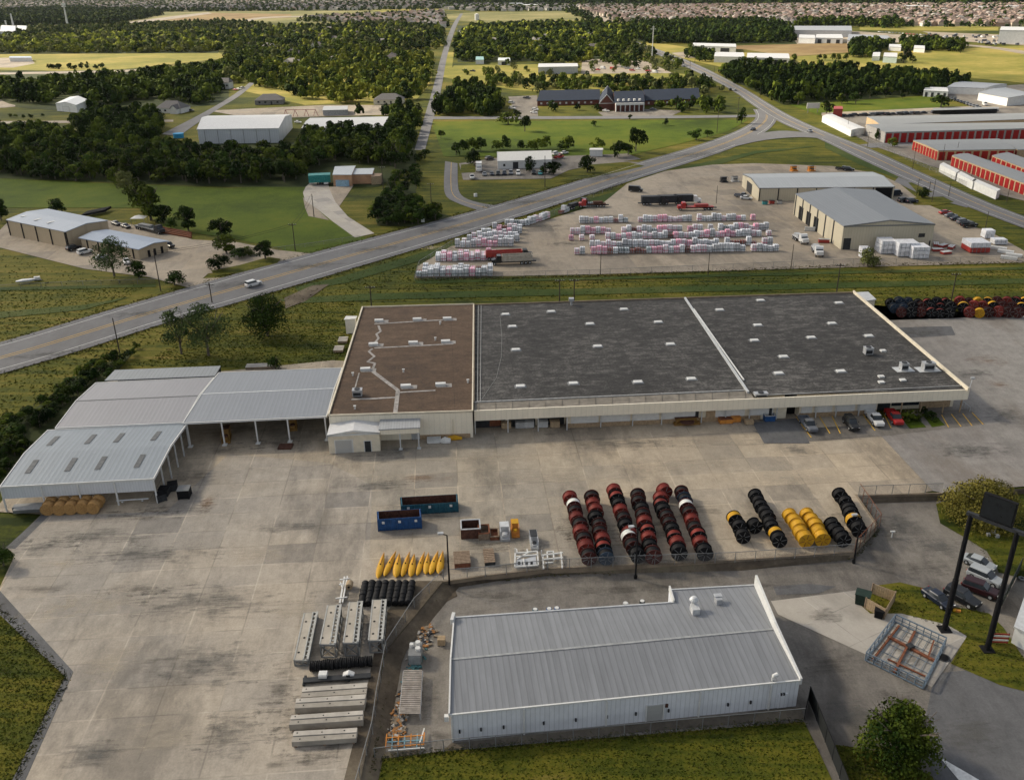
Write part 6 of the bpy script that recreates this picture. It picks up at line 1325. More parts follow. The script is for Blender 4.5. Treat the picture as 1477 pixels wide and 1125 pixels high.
mb = MB(); mb.beam((a.x, a.y, z0+ph/2), (b.x, b.y, z0+ph/2), .5, ph); part(t, 'sign_panel', mb, BLACK, True)
n_ = Vector((d.y, -d.x, 0)).normalized()*.27; mb = MB(); a2, b2 = a+n_+d*.15, b+n_-d*.15; mb.beam((a2.x, a2.y, z0+ph/2), (b2.x, b2.y, z0+ph/2), .03, ph-.3); part(t, 'sign_face', mb, plain('dark_screen', (.015, .017, .02), .25), True)
mb = MB(); 
for x, y in ((1425, 773), (1438, 775), (1432, 770)): p = P(x, y, ZL); mb.box((p.x, p.y, ZL+.25), (.5, .5, .5))
p = P(1434, 770, ZL); mb.beam((p.x, p.y, ZL), (p.x, p.y, ZL+1.8), .12); solo('valve_post', 'small grey post with white blocks on the grass behind the tall sign', 'utility post', mb, [GALV])
p = P(1286, 775, ZL); b = MB().cyl((p.x, p.y, ZL), (p.x, p.y, ZL+1.1), .1, n=8).box((p.x, p.y, ZL+1.1), (.7, .25, .15)); solo('bollard', 'lone pale T shaped post on the drive right of the reel yard', 'bollard', b, WHITE)
t = thing('barrier', 'red and white slatted barrier board near the right sign post', 'barrier', tuple(P(1442, 928, ZL)), -.1); 
for i in range(5): part(t, 'board', MB().box((0, 0, .25+i*.32), (1.9, .08, .2)), REDP if i % 2 == 0 else WHITE)
part(t, 'frame', MB().beam((-.9, .06, 0), (-.9, .06, 1.7), .1).beam((.9, .06, 0), (.9, .06, 1.7), .1), DARKM)
t = thing('tyre', 'grey tyre lying near the right frame edge above the barrier', 'tyre', tuple(P(1473, 836, ZL)), 0); part(t, 'tread', MB().lathe([(.1, .25), (.1, .42), (.18, .5), (.3, .5), (.36, .42), (.36, .25), (.1, .25)], 'z', 18), STEEL)
p = P(1380, 882, ZL); b = MB().box((p.x, p.y, ZL+.2), (.9, .4, .3), -.4).box((p.x-.4, p.y, ZL+.3), (.3, .5, .2), -.4, 1); solo('fire_hydrant', 'small orange valve box on the grass below the parked cars', 'valve box', b, [ORNG, YELP])
bx = Bld('white_container', 'white container office cut by the right frame edge', 'container', [(1462, 905), (1520, 935), (1560, 860), (1485, 838)], 2.6, ZL, wall=WHITEW, roof=STEELL)
# ------------------------------------------------------------ pallets
def pallet_mesh(name, mats, w, d, h, seed):
    r = random.Random(seed); b = MB()
    b.box((0, 0, .08), (w, d, .14), 0, 1); nl = 3
    z = .16
    b.loft([[(-w/2*.95, -d/2*.95, z), (w/2*.95, -d/2*.95, z), (w/2*.95, d/2*.95, z), (-w/2*.95, d/2*.95, z)], [(-w/2, -d/2, z+h*.5), (w/2, -d/2, z+h*.5), (w/2, d/2, z+h*.5), (-w/2, d/2, z+h*.5)], [(-w/2*.93, -d/2*.93, z+h), (w/2*.93, -d/2*.93, z+h), (w/2*.93, d/2*.93, z+h), (-w/2*.93, d/2*.93, z+h)]])
    for k in (-.25, .25): b.box((w*k, 0, z+h*.5), (.09, d*1.03, h*1.02), 0, 2)
    b.box((0, 0, z+h*.32), (w*1.02, d*1.03, h*.12), 0, 2)
    return b.mesh(name, mats)
WR = plain('shrink_wrap', (.62, .63, .66), .35, 0, .25, 1.5, rand=.2); PK = plain('pink_wrap', (.62, .29, .38), .5, 0, .30, 1.2, rand=.25); PKD = plain('magenta_label', (.45, .13, .2), .5, 0, .3, 2); GR_ = plain('wrapped_slate', (.20, .24, .25), .5, 0, .4, 2, rand=.3); BR_ = plain('wrapped_brick', (.17, .06, .05), .6, 0, .5, 2, rand=.3)
PM = {'white': [pallet_mesh('pallet_stack', [WR, WOOD, GR_], 1.15, 1.25, 1.9, s) for s in (1,)], 'pink': [pallet_mesh('pallet_stack', [PK, WOOD, WR], 1.15, 1.25, 1.8, 2), pallet_mesh('pallet_stack', [WR, WOOD, PKD], 1.15, 1.25, 1.7, 3)], 'dark': [pallet_mesh('pallet_stack', [GR_, WOOD, WR], 1.2, 1.25, 1.4, 4), pallet_mesh('pallet_stack', [BR_, WOOD, GR_], 1.2, 1.25, 1.2, 5)]}
CN = {'white': 'white wrapped', 'pink': 'pink wrapped', 'dark': 'dark wrapped'}
NP = [0]
def pal(x, y, kind, label, group, rz=0.0, sc=1.0):
    if NP[0] >= 300: return
    NP[0] += 1
    m = random.choice(PM[kind]); o = bpy.data.objects.new('pallet_stack', m); COL.objects.link(o); p = P(x, y); o.location = (p.x, p.y, .09); o.rotation_euler = (0, 0, rz+random.uniform(-.06, .06)); o.scale = (sc, sc, sc*random.uniform(.6, 1.0))
    tag(o, label, 'pallet', group)
def pal_row(x0, y0, x1, y1, pat, rowname, depth=1, gap=.02, sc=1.32):
    a, b = P(x0, y0), P(x1, y1); L = (b-a).length; d = (b-a)/L; nn = Vector((-d.y, d.x, 0)); rz = math.atan2(d.y, d.x); w = 1.3*sc; n = int(L/w)
    for i in range(n):
        k = pat[int(i/n*len(pat))]
        if k == ' ': continue
        kind = {'w': 'white', 'p': 'pink', 'd': 'dark'}[k]
        if k == 'w' and random.random() < .28: kind = random.choice(['dark', 'pink', 'pink'])
        if k == 'p' and random.random() < .3: kind = 'white'
        for j in range(depth):
            if random.random() < .05: continue
            p = a+d*(i+.5)*w+nn*(j*1.5*sc+random.uniform(-.15, .15)); X, Y = PXL((p.x, p.y, 0))
            lab = f'{CN[kind]} pallets, {ordn(i)} from left in the {rowname}'+(f', {["front", "second", "third", "rear"][j]} file' if depth > 1 else '')
            pal(X, Y, kind, lab, f'pallet stacks in the {rowname}', rz, sc)
pal_row(828, 367, 1130, 362, 'wpppwwdddppwwdppwwwwwwwww', 'nearest long row', 1)
pal_row(850, 358, 1120, 353, 'ppwwwppwwdww', 'long row just behind the nearest', 1)
pal_row(820, 347, 1115, 340, 'ppp wwwwwwwwppwwppppwppp', 'middle long row', 1)
pal_row(822, 338, 1110, 332, 'ppp wwwpppwwwppp', 'long row just behind the middle', 1)
pal_row(835, 322, 1092, 318, 'wwwwww ppppppwwwwwwppw', 'farthest long row', 1)
pal_row(600, 399, 712, 398, 'wwwwpww', 'lower left block', 3)
pal_row(628, 377, 718, 375, 'pppp', 'pink block at lower left', 3)
for i_, (x0_, y0_, x1_) in enumerate(((656, 357, 748), (666, 351, 750), (680, 345, 752), (694, 339, 756), (710, 333, 760), (728, 327, 768))): pal_row(x0_, y0_, x1_, y0_-2, 'ww' if i_ % 2 else 'wwpw', f'{ordn(i_)} line of the slanting white block', 1)
pal_row(758, 326, 820, 305, 'ww w', 'line beside the highway', 1)
pal_row(840, 299, 1000, 293, 'd pp  ww', 'rearmost mixed row', 1)
pal_row(785, 394, 830, 393, 'dww', 'fence line beside the dump truck', 1, sc=.9); pal_row(895, 393, 990, 389, 'wddwd', 'yard fence line in the middle', 1, sc=.9); pal_row(1060, 386, 1200, 382, 'wwdw', 'yard fence line near the gable hall', 1, sc=.8)
print('PALLETS', NP)
def bigstack(x, y, w, d, h, kind, label, rz=0.0):
    p = P(x, y); t = thing('wrapped_stack', label, 'wrapped stack', (p.x, p.y, .09), rz); n = max(2, int(h/1.1))
    for k in range(n):
        part(t, 'layer', MB().box((random.uniform(-.1, .1), random.uniform(-.1, .1), .1+(k+.5)*h/n), (w, d, h/n-.12)), WR if (kind == 'w' or k > 0) else REDP)
    mb = MB()
    for i in range(int(w/1.3)): mb.box((-w/2+.7+i*1.3, 0, h/2), (.07, d*1.02, h*.98))
    part(t, 'strap', mb, GR_); return t
bigstack(1276, 364, 4.5, 5, 4, 'w', 'tall white wrapped stack nearest the gable hall corner'); bigstack(1304, 368, 6, 5, 4.2, 'w', 'tall wide white wrapped stack, middle of the three before the hall'); bigstack(1322, 371, 5, 5, 3.6, 'w', 'white wrapped stack with a red base, right before the hall')
bigstack(1406, 362, 6, 6, 3.2, 'r', 'white wrapped stack with red base at the right of the stone yard'); bigstack(1424, 343, 3, 3, 2.6, 'w', 'small white stack behind the right red based stack'); bigstack(1440, 352, 4, 3, 1.6, 'w', 'low white stack at the right of the yard'); bigstack(1246, 372, 2.5, 3, 3.2, 'w', 'narrow grey wrapped stack beside the small yard tree')
for i, (x, y) in enumerate(((1352, 362), (1364, 366), (1360, 356), (1372, 358), (1350, 354))): crate(x, y, (3.2, 1.6, .7), .3*i, REDP, f'flat red rack with pale bars, {ordn(i)} of the loose racks before the hall', openin=False, slats=3, mat2=WHITE, name='red_rack', cat='rack', z=.08)
for i, (x, y) in enumerate(((1162, 318), (1172, 325), (1181, 331), (1192, 338), (1200, 345), (1209, 352), (1155, 309), (1168, 333), (1188, 350))): crate(x, y, (3.4, 1.4, 1.1), BANG-1.0+.1*i, STEELL if i % 2 else REDP, f'{"pale" if i % 2 else "reddish"} rack of steel bars, {ordn(i)} along the left wall of the gable hall', openin=False, slats=3, mat2=GALV, name='bar_rack', cat='rack', z=.08)
for i, (x, y) in enumerate(((1450, 365), (1462, 370), (1440, 360), (1455, 374))): crate(x, y, (4.5, 1.4, .8), -.6, WHITEW, f'{ordn(i)} low white bundle near the right end of the yard fence', openin=False, slats=3, mat2=WHITE, name='white_bundle', cat='bundle', z=.08)
for i, (x, y) in enumerate(((1103, 295), (1113, 294), (1124, 294))): crate(x, y, (1.8, 1.4, 1.2), 0, (PC['teal'], REDP, GALV)[i], ['green compact machine at the pale hall front', 'red compact machine at the pale hall front', 'grey compact machine at the pale hall front'][i], openin=False, slats=3, mat2=DARKM, name='compact_machine', cat='machine')
for i, (x, y, c) in enumerate(((1145, 247, ORNG), (1170, 247, ORNG), (1044, 263, DARKM), (1060, 262, GALV))): machine(x, y, (3.0, 2.2, 2.0), .2, c, DARKM, ['orange loader at the far left of the stone yard top', 'orange lift with a white arm behind the pale hall', 'dark flat trailer load left of the pale hall', 'grey tank cart left of the pale hall'][i])
# dark material left of workshop
t = thing('pipe_rack', 'long black rack of pipes behind the tan workshop', 'rack', tuple(P(140, 308))); mb = MB()
for i in range(5): mb.beam(P(118+i*2, 311-i*1.2, 1.0), P(152+i*2, 304-i*1.2, 1.0), .5, .8)
part(t, 'pipe', mb, BLACK, True)
mb = MB()
for i in range(4): mb.beam(P(232, 328+i*2.2, .4), P(276, 336+i*2.2, .4), .5, .5)
solo('scrap_row', 'rusty row of beams along the edge of the office lot', 'scrap', mb, RUST)
t = thing('canopy_tent', 'small white canopy behind the office', 'canopy', tuple(P(202, 323))); p = P(202, 323); part(t, 'roof', MB().loft([[(p.x-2.5, p.y-2, 2.3), (p.x+2.5, p.y-2, 2.3), (p.x+2.5, p.y+2, 2.3), (p.x-2.5, p.y+2, 2.3)], [(p.x-.2, p.y-.2, 3.1), (p.x+.2, p.y-.2, 3.1), (p.x+.2, p.y+.2, 3.1), (p.x-.2, p.y+.2, 3.1)]]), WHITE, True); mb = MB()
for sx in (-2.3, 2.3):
    for sy in (-1.8, 1.8): mb.beam((p.x+sx, p.y+sy, 0), (p.x+sx, p.y+sy, 2.3), .1)
part(t, 'leg', mb, STEEL, True)
t = thing('boat_trailer', 'pale boat shaped trailer lying on the left lawn', 'trailer', tuple(P(38, 408)), .35); part(t, 'hull', MB().loft([sec(-2.6, .5, .5, .8), sec(-1, .9, .4, 1.0), sec(1.5, .8, .4, 1.0), sec(2.8, .1, .6, .9, .05)]), GALV); part(t, 'tongue', MB().beam((2.6, 0, .5), (4.2, 0, .4), .15).beam((-2, 0, .4), (2.6, 0, .45), .2), STEEL)
for x, y in ((54, 404),): crate(x, y, (1.6, 1.2, .9), .3, WHITE, 'small white cabinet beside the pale trailer', openin=False, slats=2, name='cabinet', cat='cabinet')
b_ = Bld('electrical_cabinet', 'white cabinet on the lawn behind the brown roofed wing', 'cabinet', [(496, 462), (513, 461), (515.5, 457), (499, 457)], 3.6, wall=WHITEW, roof=WHITE)
crate(686, 284, (1.2, .9, 1.2), .3, WHITE, 'white cabinet on the lawn inside the loop drive', openin=False, slats=2, name='cabinet', cat='cabinet'); crate(610, 320.5, (1.2, .9, 1.0), .1, WHITE, 'white cabinet before the dense bushes by the highway', openin=False, slats=2, name='cabinet', cat='cabinet')
for i, (x, y) in enumerate(((375, 530), (489, 505), (495, 492))): crate(x, y, (6, 2.2, .5) if i == 0 else (2.2, 3.2, .5), .05, STONE, ['long grey slab pile on grass behind the wide shed', 'grey slab beside the wing wall', 'second grey slab farther up the wing wall'][i], openin=False, slats=3, mat2=CONCW, name='slab_pile', cat='slab')

# ------------------------------------------------------------ poles, lamps, fences
def upole(bx, by, ty, label, arm=True, z=0.0, r=.17, dx=0):
    h = hs(bx, by, ty, z); g = P(bx, by, z); t = thing('utility_pole', label, 'utility pole', g)
    part(t, 'mast', MB().cyl((0, 0, 0), (dx, 0, h), r, r*.65, n=8), WOOD_D)
    if arm:
        part(t, 'crossarm', MB().beam((-1.2, 0, h-.6), (1.2, 0, h-.6), .14), WOOD_D)
        for s in (-1.1, -.5, .5, 1.1): part(t, 'insulator', MB().cyl((s, 0, h-.52), (s, 0, h-.25), .07, n=6), GALV)
    return Vector((g.x, g.y, z+h-.3))
WOOD_D = plain('creosoted_pole', (.055, .045, .038), .9, 0, .3)
U = [upole(174, 515, 459, 'dark pole on the near verge of the highway, leftmost', False), upole(232, 420, 362, 'tall dark pole at the mouth of the office lot', False), upole(306, 437, 408, 'pole with a crossarm on the near verge below the white van'), upole(426, 362, 322, 'pole on the meadow verge right of the office lot'), upole(453, 313, 280, 'pole beside the pale driveway', False), upole(622, 293, 264, 'pole behind the dense bushes with a transformer'), upole(536, 444, 412, 'pole behind the brown roofed wing'), upole(807, 436, 402, 'left pole of the pair behind the long warehouse'), upole(828, 436, 402, 'right pole of the pair behind the long warehouse'), upole(1206, 426, 380, 'pole behind the right part of the long warehouse'), upole(1372, 434, 393, 'pole behind the dark far reels'), upole(786, 270, 225, 'pole in front of the white hall', False), upole(553, 276, 240, 'pole at the right of the peach cabins'),
     upole(1021, 398, 362, 'slim pole on the stone yard fence, middle', False, r=.12), upole(1141, 386, 352, 'slim pole on the stone yard fence, right', False, r=.12), upole(866, 396, 360, 'slim pole on the stone yard fence, left', False, r=.12), upole(1033, 294, 268, 'slim pole by the rear pallets', False, r=.12), upole(1002, 92, 58, 'pole beside the highway above the three sheds'), upole(994, 117, 88, 'pole beside the highway below the three sheds'), upole(1096, 141, 127, 'short pole beside the road above the junction', False), upole(1034, 192, 158, 'pole right of the big dark bush in the meadow', False), upole(1063, 178, 140, 'left pole near the junction'), upole(1030, 105, 96, 'far slim pole by the highway', False)]
for i, (a, b, c) in enumerate(((1316, 245, 213), (1359, 232, 208), (1379, 228, 205), (1339, 282, 262), (1344, 292, 258), (1368, 284, 262), (1322, 282, 258), (1420, 335, 305), (1452, 292, 268), (1251, 212, 190), (1222, 190, 168), (1400, 262, 240))): upole(a, b, c, f'{["white lamp", "grey", "dark", "slim", "tall white lamp", "short", "brown", "grey", "dark", "slim", "thin", "short grey"][i]} pole {["by the left storage gate", "before the slanting red row", "at the trailers gate", "on the first verge island", "on the larger verge island", "at the road edge right of the islands", "left of the verge islands", "below the right edge road", "behind the right white trailer", "by the storage drive corner", "by the white canopy building", "between the white trailers"][i]}', i % 3 == 0, r=.12)
def wire(a, b, sag=1.0, w=.06):
    mb = MB(); n = 10; pr = None
    for i in range(n+1):
        u = i/n; q = a.lerp(b, u)-Vector((0, 0, sag*4*u*(1-u)))
        if pr is not None: mb.beam(pr, q, w, w)
        pr = q
    return mb
def wires(i, j, label, k=2):
    t = thing('power_line', label, 'power line', tuple(U[i]))
    for s in range(k): part(t, 'wire', wire(U[i]+Vector((s*.8-.4, 0, -s*.4)), U[j]+Vector((s*.8-.4, 0, -s*.4)), 1.0), BLACK, True)
wires(6, 7, 'thin black cables from the wing pole to the pole pair'); wires(8, 9, 'thin black cables above the grass behind the long warehouse', 3); wires(9, 10, 'thin black cables behind the right warehouse end', 2); wires(3, 4, 'cables from the meadow pole to the driveway pole', 2); wires(1, 3, 'cables across the office lot entrance', 2)
def lamp(bx, by, ty, label, z, arm=(-.9, .3)):
    h = hs(bx, by, ty, z); g = P(bx, by, z); t = thing('lamp_post', label, 'lamp post', g)
    part(t, 'mast', MB().cyl((0, 0, 0), (0, 0, h), .14, .09, n=8).cyl((0, 0, 0), (0, 0, .5), .25, n=8), BLACK); part(t, 'arm', MB().beam((0, 0, h), (arm[0], arm[1], h+.15), .09), BLACK); part(t, 'lamp_head', MB().box((arm[0], arm[1], h+.15), (.8, .45, .22), .2), GALV)
lamp(648.5, 848, 772, 'black lamp post at the left end of the retaining wall', ZL); lamp(916.5, 834, 762, 'black lamp post in front of the red reel rows', ZL); lamp(1231, 812, 745, 'black lamp post at the right corner of the reel yard', ZL)
def pylon(bx, by, ty, label, cat='tower'):
    h = hs(bx, by, ty); g = P(bx, by); t = thing('water_tower' if cat == 'tower' else 'mast', label, cat, g); part(t, 'shaft', MB().cyl((0, 0, 0), (0, 0, h), 2.2, 1.1, n=12), WHITEW)
    if cat == 'tower': part(t, 'platform', MB().cyl((0, 0, h*.86), (0, 0, h*.9), 4, n=14).box((0, 0, h*.97), (6, 5, h*.1)), WHITEW)
    else: part(t, 'platform', MB().box((0, 0, h*.95), (4, .6, .6)), WHITEW)
pylon(98, 39, 6, 'tall white communication tower rising from the far left woods'); pylon(21, 46, 20, 'slim white mast, second from left among the far masts', 'mast'); pylon(11, 46, 30, 'short white mast beside the domed plant hall', 'mast')
h = hs(940, 92, 38); g = P(940, 92); t = thing('transmission_pole', 'tall pale transmission pole with a crossarm beside the highway', 'transmission pole', g); part(t, 'mast', MB().cyl((0, 0, 0), (0, 0, h), .5, .3, n=10), WHITEW); part(t, 'crossarm', MB().box((0, 0, h*.92), (5, .5, .5)).box((0, 0, h*.97), (2.5, .5, .5)), WHITEW)
h = hs(688, 30, 21); g = P(688, 30); solo('silo', 'white cylindrical silo in the far field right of the straight road', 'silo', MB().cyl((g.x, g.y, 0), (g.x, g.y, h), 4.5, n=14).cyl((g.x, g.y, h), (g.x, g.y, h+1.5), 4.5, .5, n=14), WHITEW)
def fence(pts, h, label, z=0.0, name='wire_fence', step=3.0, mat=None, panel=True, pr=.05, rail=True):
    w = [P(x, y, z) for x, y in pts]; t = thing(name, label, 'fence', tuple(w[0])); pm = MB(); rm = MB(); np_ = 0; m = mat or STEEL
    for a, b in zip(w, w[1:]):
        L = (b-a).length; n = max(1, round(L/step))
        for i in range(n):
            if np_ < 100: q = a.lerp(b, i/n); part(t, 'post', MB().cyl((q.x, q.y, z), (q.x, q.y, z+h), pr, n=6), m, True); np_ += 1
        pm.face([(a.x, a.y, z+.05), (b.x, b.y, z+.05), (b.x, b.y, z+h), (a.x, a.y, z+h)]); rm.beam((a.x, a.y, z+h), (b.x, b.y, z+h), pr*1.3)
    if panel: part(t, 'wire_mesh', pm, CHAIN if panel is True else panel, True)
    if rail: part(t, 'top_rail', rm, m, True)
    return t
fence([(648, 836), (700, 832), (790, 822), (915, 816), (1060, 811), (1231, 799)], 1.8, 'wire mesh fence on top of the retaining wall along the reel yard', -.1, step=3.2)
fence([(1232, 798), (1268, 760), (1238, 716)], 2.4, 'rusty wire fence folded around the right corner of the reel yard', -.2, mat=RUST, step=1.8)
fence([(1238, 716), (1358, 712)], 2.0, 'wire fence between the gravel lot and the drive')
fence([(640, 838), (598, 880), (558, 942), (545, 1010), (538, 1060), (520, 1125), (510, 1160)], 2.0, 'wire fence running down between the steel ramps and the rubble strip', -.3)
fence([(541, 1096), (640, 1084), (900, 1062), (1160, 1038)], 1.8, 'wire fence in front of the silver building along the bottom lawn', ZL)
fence([(1160, 1038), (1166, 1010), (1190, 1070), (1222, 1150)], 2.2, 'black screened fence at the right end of the bottom lawn', ZL, panel=plain('black_mesh', (.018, .02, .02), .7), mat=BLACK, name='screen_fence')
fence([(598, 404), (850, 398), (1230, 382), (1477, 378)], 1.8, 'long wire fence along the front of the stone yard', step=6)
fence([(600, 400), (605, 384), (652, 354), (800, 310), (905, 263)], 1.6, 'wire fence between the stone yard and the highway', step=8)
fence([(1190, 172), (1232, 197), (1290, 222), (1350, 250), (1432, 286)], 1.8, 'wire fence beside the white trailers and the storage rows', step=7)
fence([(0, 418), (120, 412), (225, 409)], 1.4, 'low wire fence across the left lawn', step=5)
fence([(322, 371), (440, 357), (520, 345)], 1.2, 'low wire fence along the meadow verge', step=6)
fence([(1471, 822), (1440, 884)], 2.2, 'green screened fence by the cars at the right edge', ZL, mat=DARKM, name='screen_fence', panel=plain('green_mesh', (.05, .06, .05), .8), step=2)
mb = MB(); p = P(815, 158*1.0); 
t = thing('road_sign', 'white roadside sign board on posts at the road junction', 'sign', tuple(P(1172, 163))); g = P(1172, 163); part(t, 'board', MB().box((g.x, g.y, 4.2), (8, .4, 3.2)), WHITE, True); part(t, 'post', MB().beam((g.x-3, g.y, 0), (g.x-3, g.y, 3), .3).beam((g.x+3, g.y, 0), (g.x+3, g.y, 3), .3), STEEL, True)
b_ = Bld('red_shed', 'faded red shed on the lawn by the junction sign', 'shed', [(1202, 158), (1216, 158), (1215, 154), (1203, 154)], 4.5, wall=REDP, roof=REDP)
Bld('storage_container', 'white container at the right of the white hall lot', 'container', [(850, 217), (870, 217), (870, 214.5), (851, 214.5)], 3, wall=WHITEW, roof=WHITE)
g = P(432, 168); t = thing('play_frame', 'pink climbing frame in the yard beyond the bright white hall', 'play frame', g)
for dx in (-10, -4, 3, 9): part(t, 'leg', MB().beam((dx, 0, 0), (dx+1.5, 0, 4), .3).beam((dx+3, 0, 0), (dx+1.5, 0, 4), .3), plain('pink_paint', (.45, .22, .2)))
part(t, 'top_bar', MB().beam((-8.5, 0, 4), (10.5, 0, 4), .35), MATS['pink_paint'])
g = P(258, 199); t = thing('inflatable', 'bright blue open tank beside the diagonal lane', 'tank', g); part(t, 'shell', MB().cyl((0, 0, 0), (0, 0, 2.2), 2.8, n=16), plain('sky_blue', (.03, .25, .48))); part(t, 'lip', MB().cyl((0, 0, 2.2), (0, 0, 2.4), 2.9, n=16), MATS['sky_blue'])
# ------------------------------------------------------------ vegetation
def leaf_arrays(seed, Rr, Hh, nclump, nleaf, leaf, zb=.25, flat=1.0, core=.5, nj=.55, cs=1.0):
    """clumps spread through the crown, small leaf faces on and in each clump; returns (n,4,3)"""
    r = np.random.default_rng(seed)
    cl = []
    for k in range(nclump):
        th = r.uniform(0, 2*PI); u = math.sqrt(r.uniform(0, 1)); zz = r.uniform(zb, 1.0)
        prof = math.sin(PI*min(1, max(.12, (zz-zb)/(1-zb)*.80+.18)))**.55
        rad = Rr*u*prof*.78; cr = cs*Rr*r.uniform(.22, .44)*(1.0 if zz < .85 else .8)
        cl.append((rad*math.cos(th), rad*math.sin(th), Hh*zz*.92-cr*.3, cr))
    cl = np.array(cl); w = cl[:, 3]**2; idx = r.choice(nclump, nleaf, p=w/w.sum())
    d = r.normal(size=(nleaf, 3)); d /= np.linalg.norm(d, axis=1)[:, None]; d[:, 2] = np.where(d[:, 2] < -.55, -d[:, 2], d[:, 2])
    sc = cl[idx, 3][:, None]; pos = cl[idx, :3]+d*sc*r.uniform(.72, 1.12, (nleaf, 1))*np.array([1, 1, .8*flat])
    pos[:, 2] = np.maximum(pos[:, 2], Hh*.06)
    n = d+r.normal(size=(nleaf, 3))*nj; n /= np.linalg.norm(n, axis=1)[:, None]
    a = np.cross(n, r.normal(size=(nleaf, 3))); a /= np.linalg.norm(a, axis=1)[:, None]; b = np.cross(n, a)
    s = leaf*r.uniform(.55, 1.25, (nleaf, 1)); a = a*s*.5; b = b*s*.5*r.uniform(.6, 1.0, (nleaf, 1))
    j = lambda: 1+r.uniform(-.35, .35, (nleaf, 1))
    return np.stack([pos-a*j()-b*.4, pos+a*.2-b*j(), pos+a*j()+b*.4, pos-a*.2+b*j()], 1)
def quads_mesh(name, q, mat):
    q = np.asarray(q, dtype=np.float32).reshape(-1, 4, 3); n = len(q); me = bpy.data.meshes.new(name)
    me.vertices.add(n*4); me.vertices.foreach_set('co', q.reshape(-1)); me.loops.add(n*4); me.loops.foreach_set('vertex_index', np.arange(n*4, dtype=np.int32))
    me.polygons.add(n); me.polygons.foreach_set('loop_start', np.arange(0, n*4, 4, dtype=np.int32)); me.polygons.foreach_set('loop_total', np.full(n, 4, dtype=np.int32))
    me.materials.append(mat); me.update(calc_edges=True); return me
def trunk_mesh(name, h, r, limbs, spread, seed, sparse=False):
    rr = random.Random(seed); b = MB(); top = h*(.35 if sparse else .55)
    b.cyl((0, 0, -.1), (0, 0, top), r*1.25, r*.8, n=7)
    for k in range(limbs):
        a = 2*PI*k/limbs+rr.uniform(-.3, .3); z0 = top*rr.uniform(.55, 1); m = Vector((math.cos(a)*spread*.45, math.sin(a)*spread*.45, z0+(h-z0)*.45)); e = Vector((math.cos(a+.2)*spread*.8, math.sin(a+.2)*spread*.8, z0+(h-z0)*.8))
        b.cyl((0, 0, z0-.2), m, r*.55, r*.32, n=5); b.cyl(m, e, r*.32, r*.1, n=5)
        for q in range(2): a2 = a+rr.uniform(-1, 1); b.cyl(m, m+Vector((math.cos(a2)*spread*.35, math.sin(a2)*spread*.35, (h-z0)*.3)), r*.22, r*.07, n=4)
    return b.mesh(name, BARK)
# unit templates: crown radius 1, height 1.9
TPL = {'near': [leaf_arrays(100+i, 1, 1.9, 18, 1500, .15, nj=.38, cs=1.12) for i in range(5)], 'mid': [leaf_arrays(200+i, 1, 1.9, 9, 460, .25, nj=.26, cs=1.35) for i in range(6)], 'far': [leaf_arrays(300+i, 1, 1.7, 5, 130, .42, nj=.2, cs=1.6) for i in range(6)], 'tiny': [leaf_arrays(400+i, 1, 1.4, 3, 40, .70, nj=.15, cs=1.9) for i in range(5)]}
CROWN = {}; TRUNK = [trunk_mesh('trunk', 1.9, .06, 4, .8, i) for i in range(3)]
def crown(lod, i, kind):
    k = (lod, i, kind)
    if k not in CROWN: CROWN[k] = quads_mesh('crown', TPL[lod][i], FOL[kind])
    return CROWN[k]
TREES = []   # (x, y, radius, height, kind, zonelabel, group, name, cat)
def tree_obj(x, y, z, rad, ht, kind, label, group=None, lod='near', name='tree', cat='tree', idx=None):
    t = thing(name, label, cat, (x, y, z), random.uniform(0, 6.28), group); t.scale = (rad, rad, ht/1.9)
    o = bpy.data.objects.new('crown', crown(lod, random.randrange(len(TPL[lod])) if idx is None else idx, kind)); COL.objects.link(o); o.parent = t
    if ht > 2.2: o = bpy.data.objects.new('trunk', TRUNK[random.randrange(3)]); COL.objects.link(o); o.parent = t
    return t
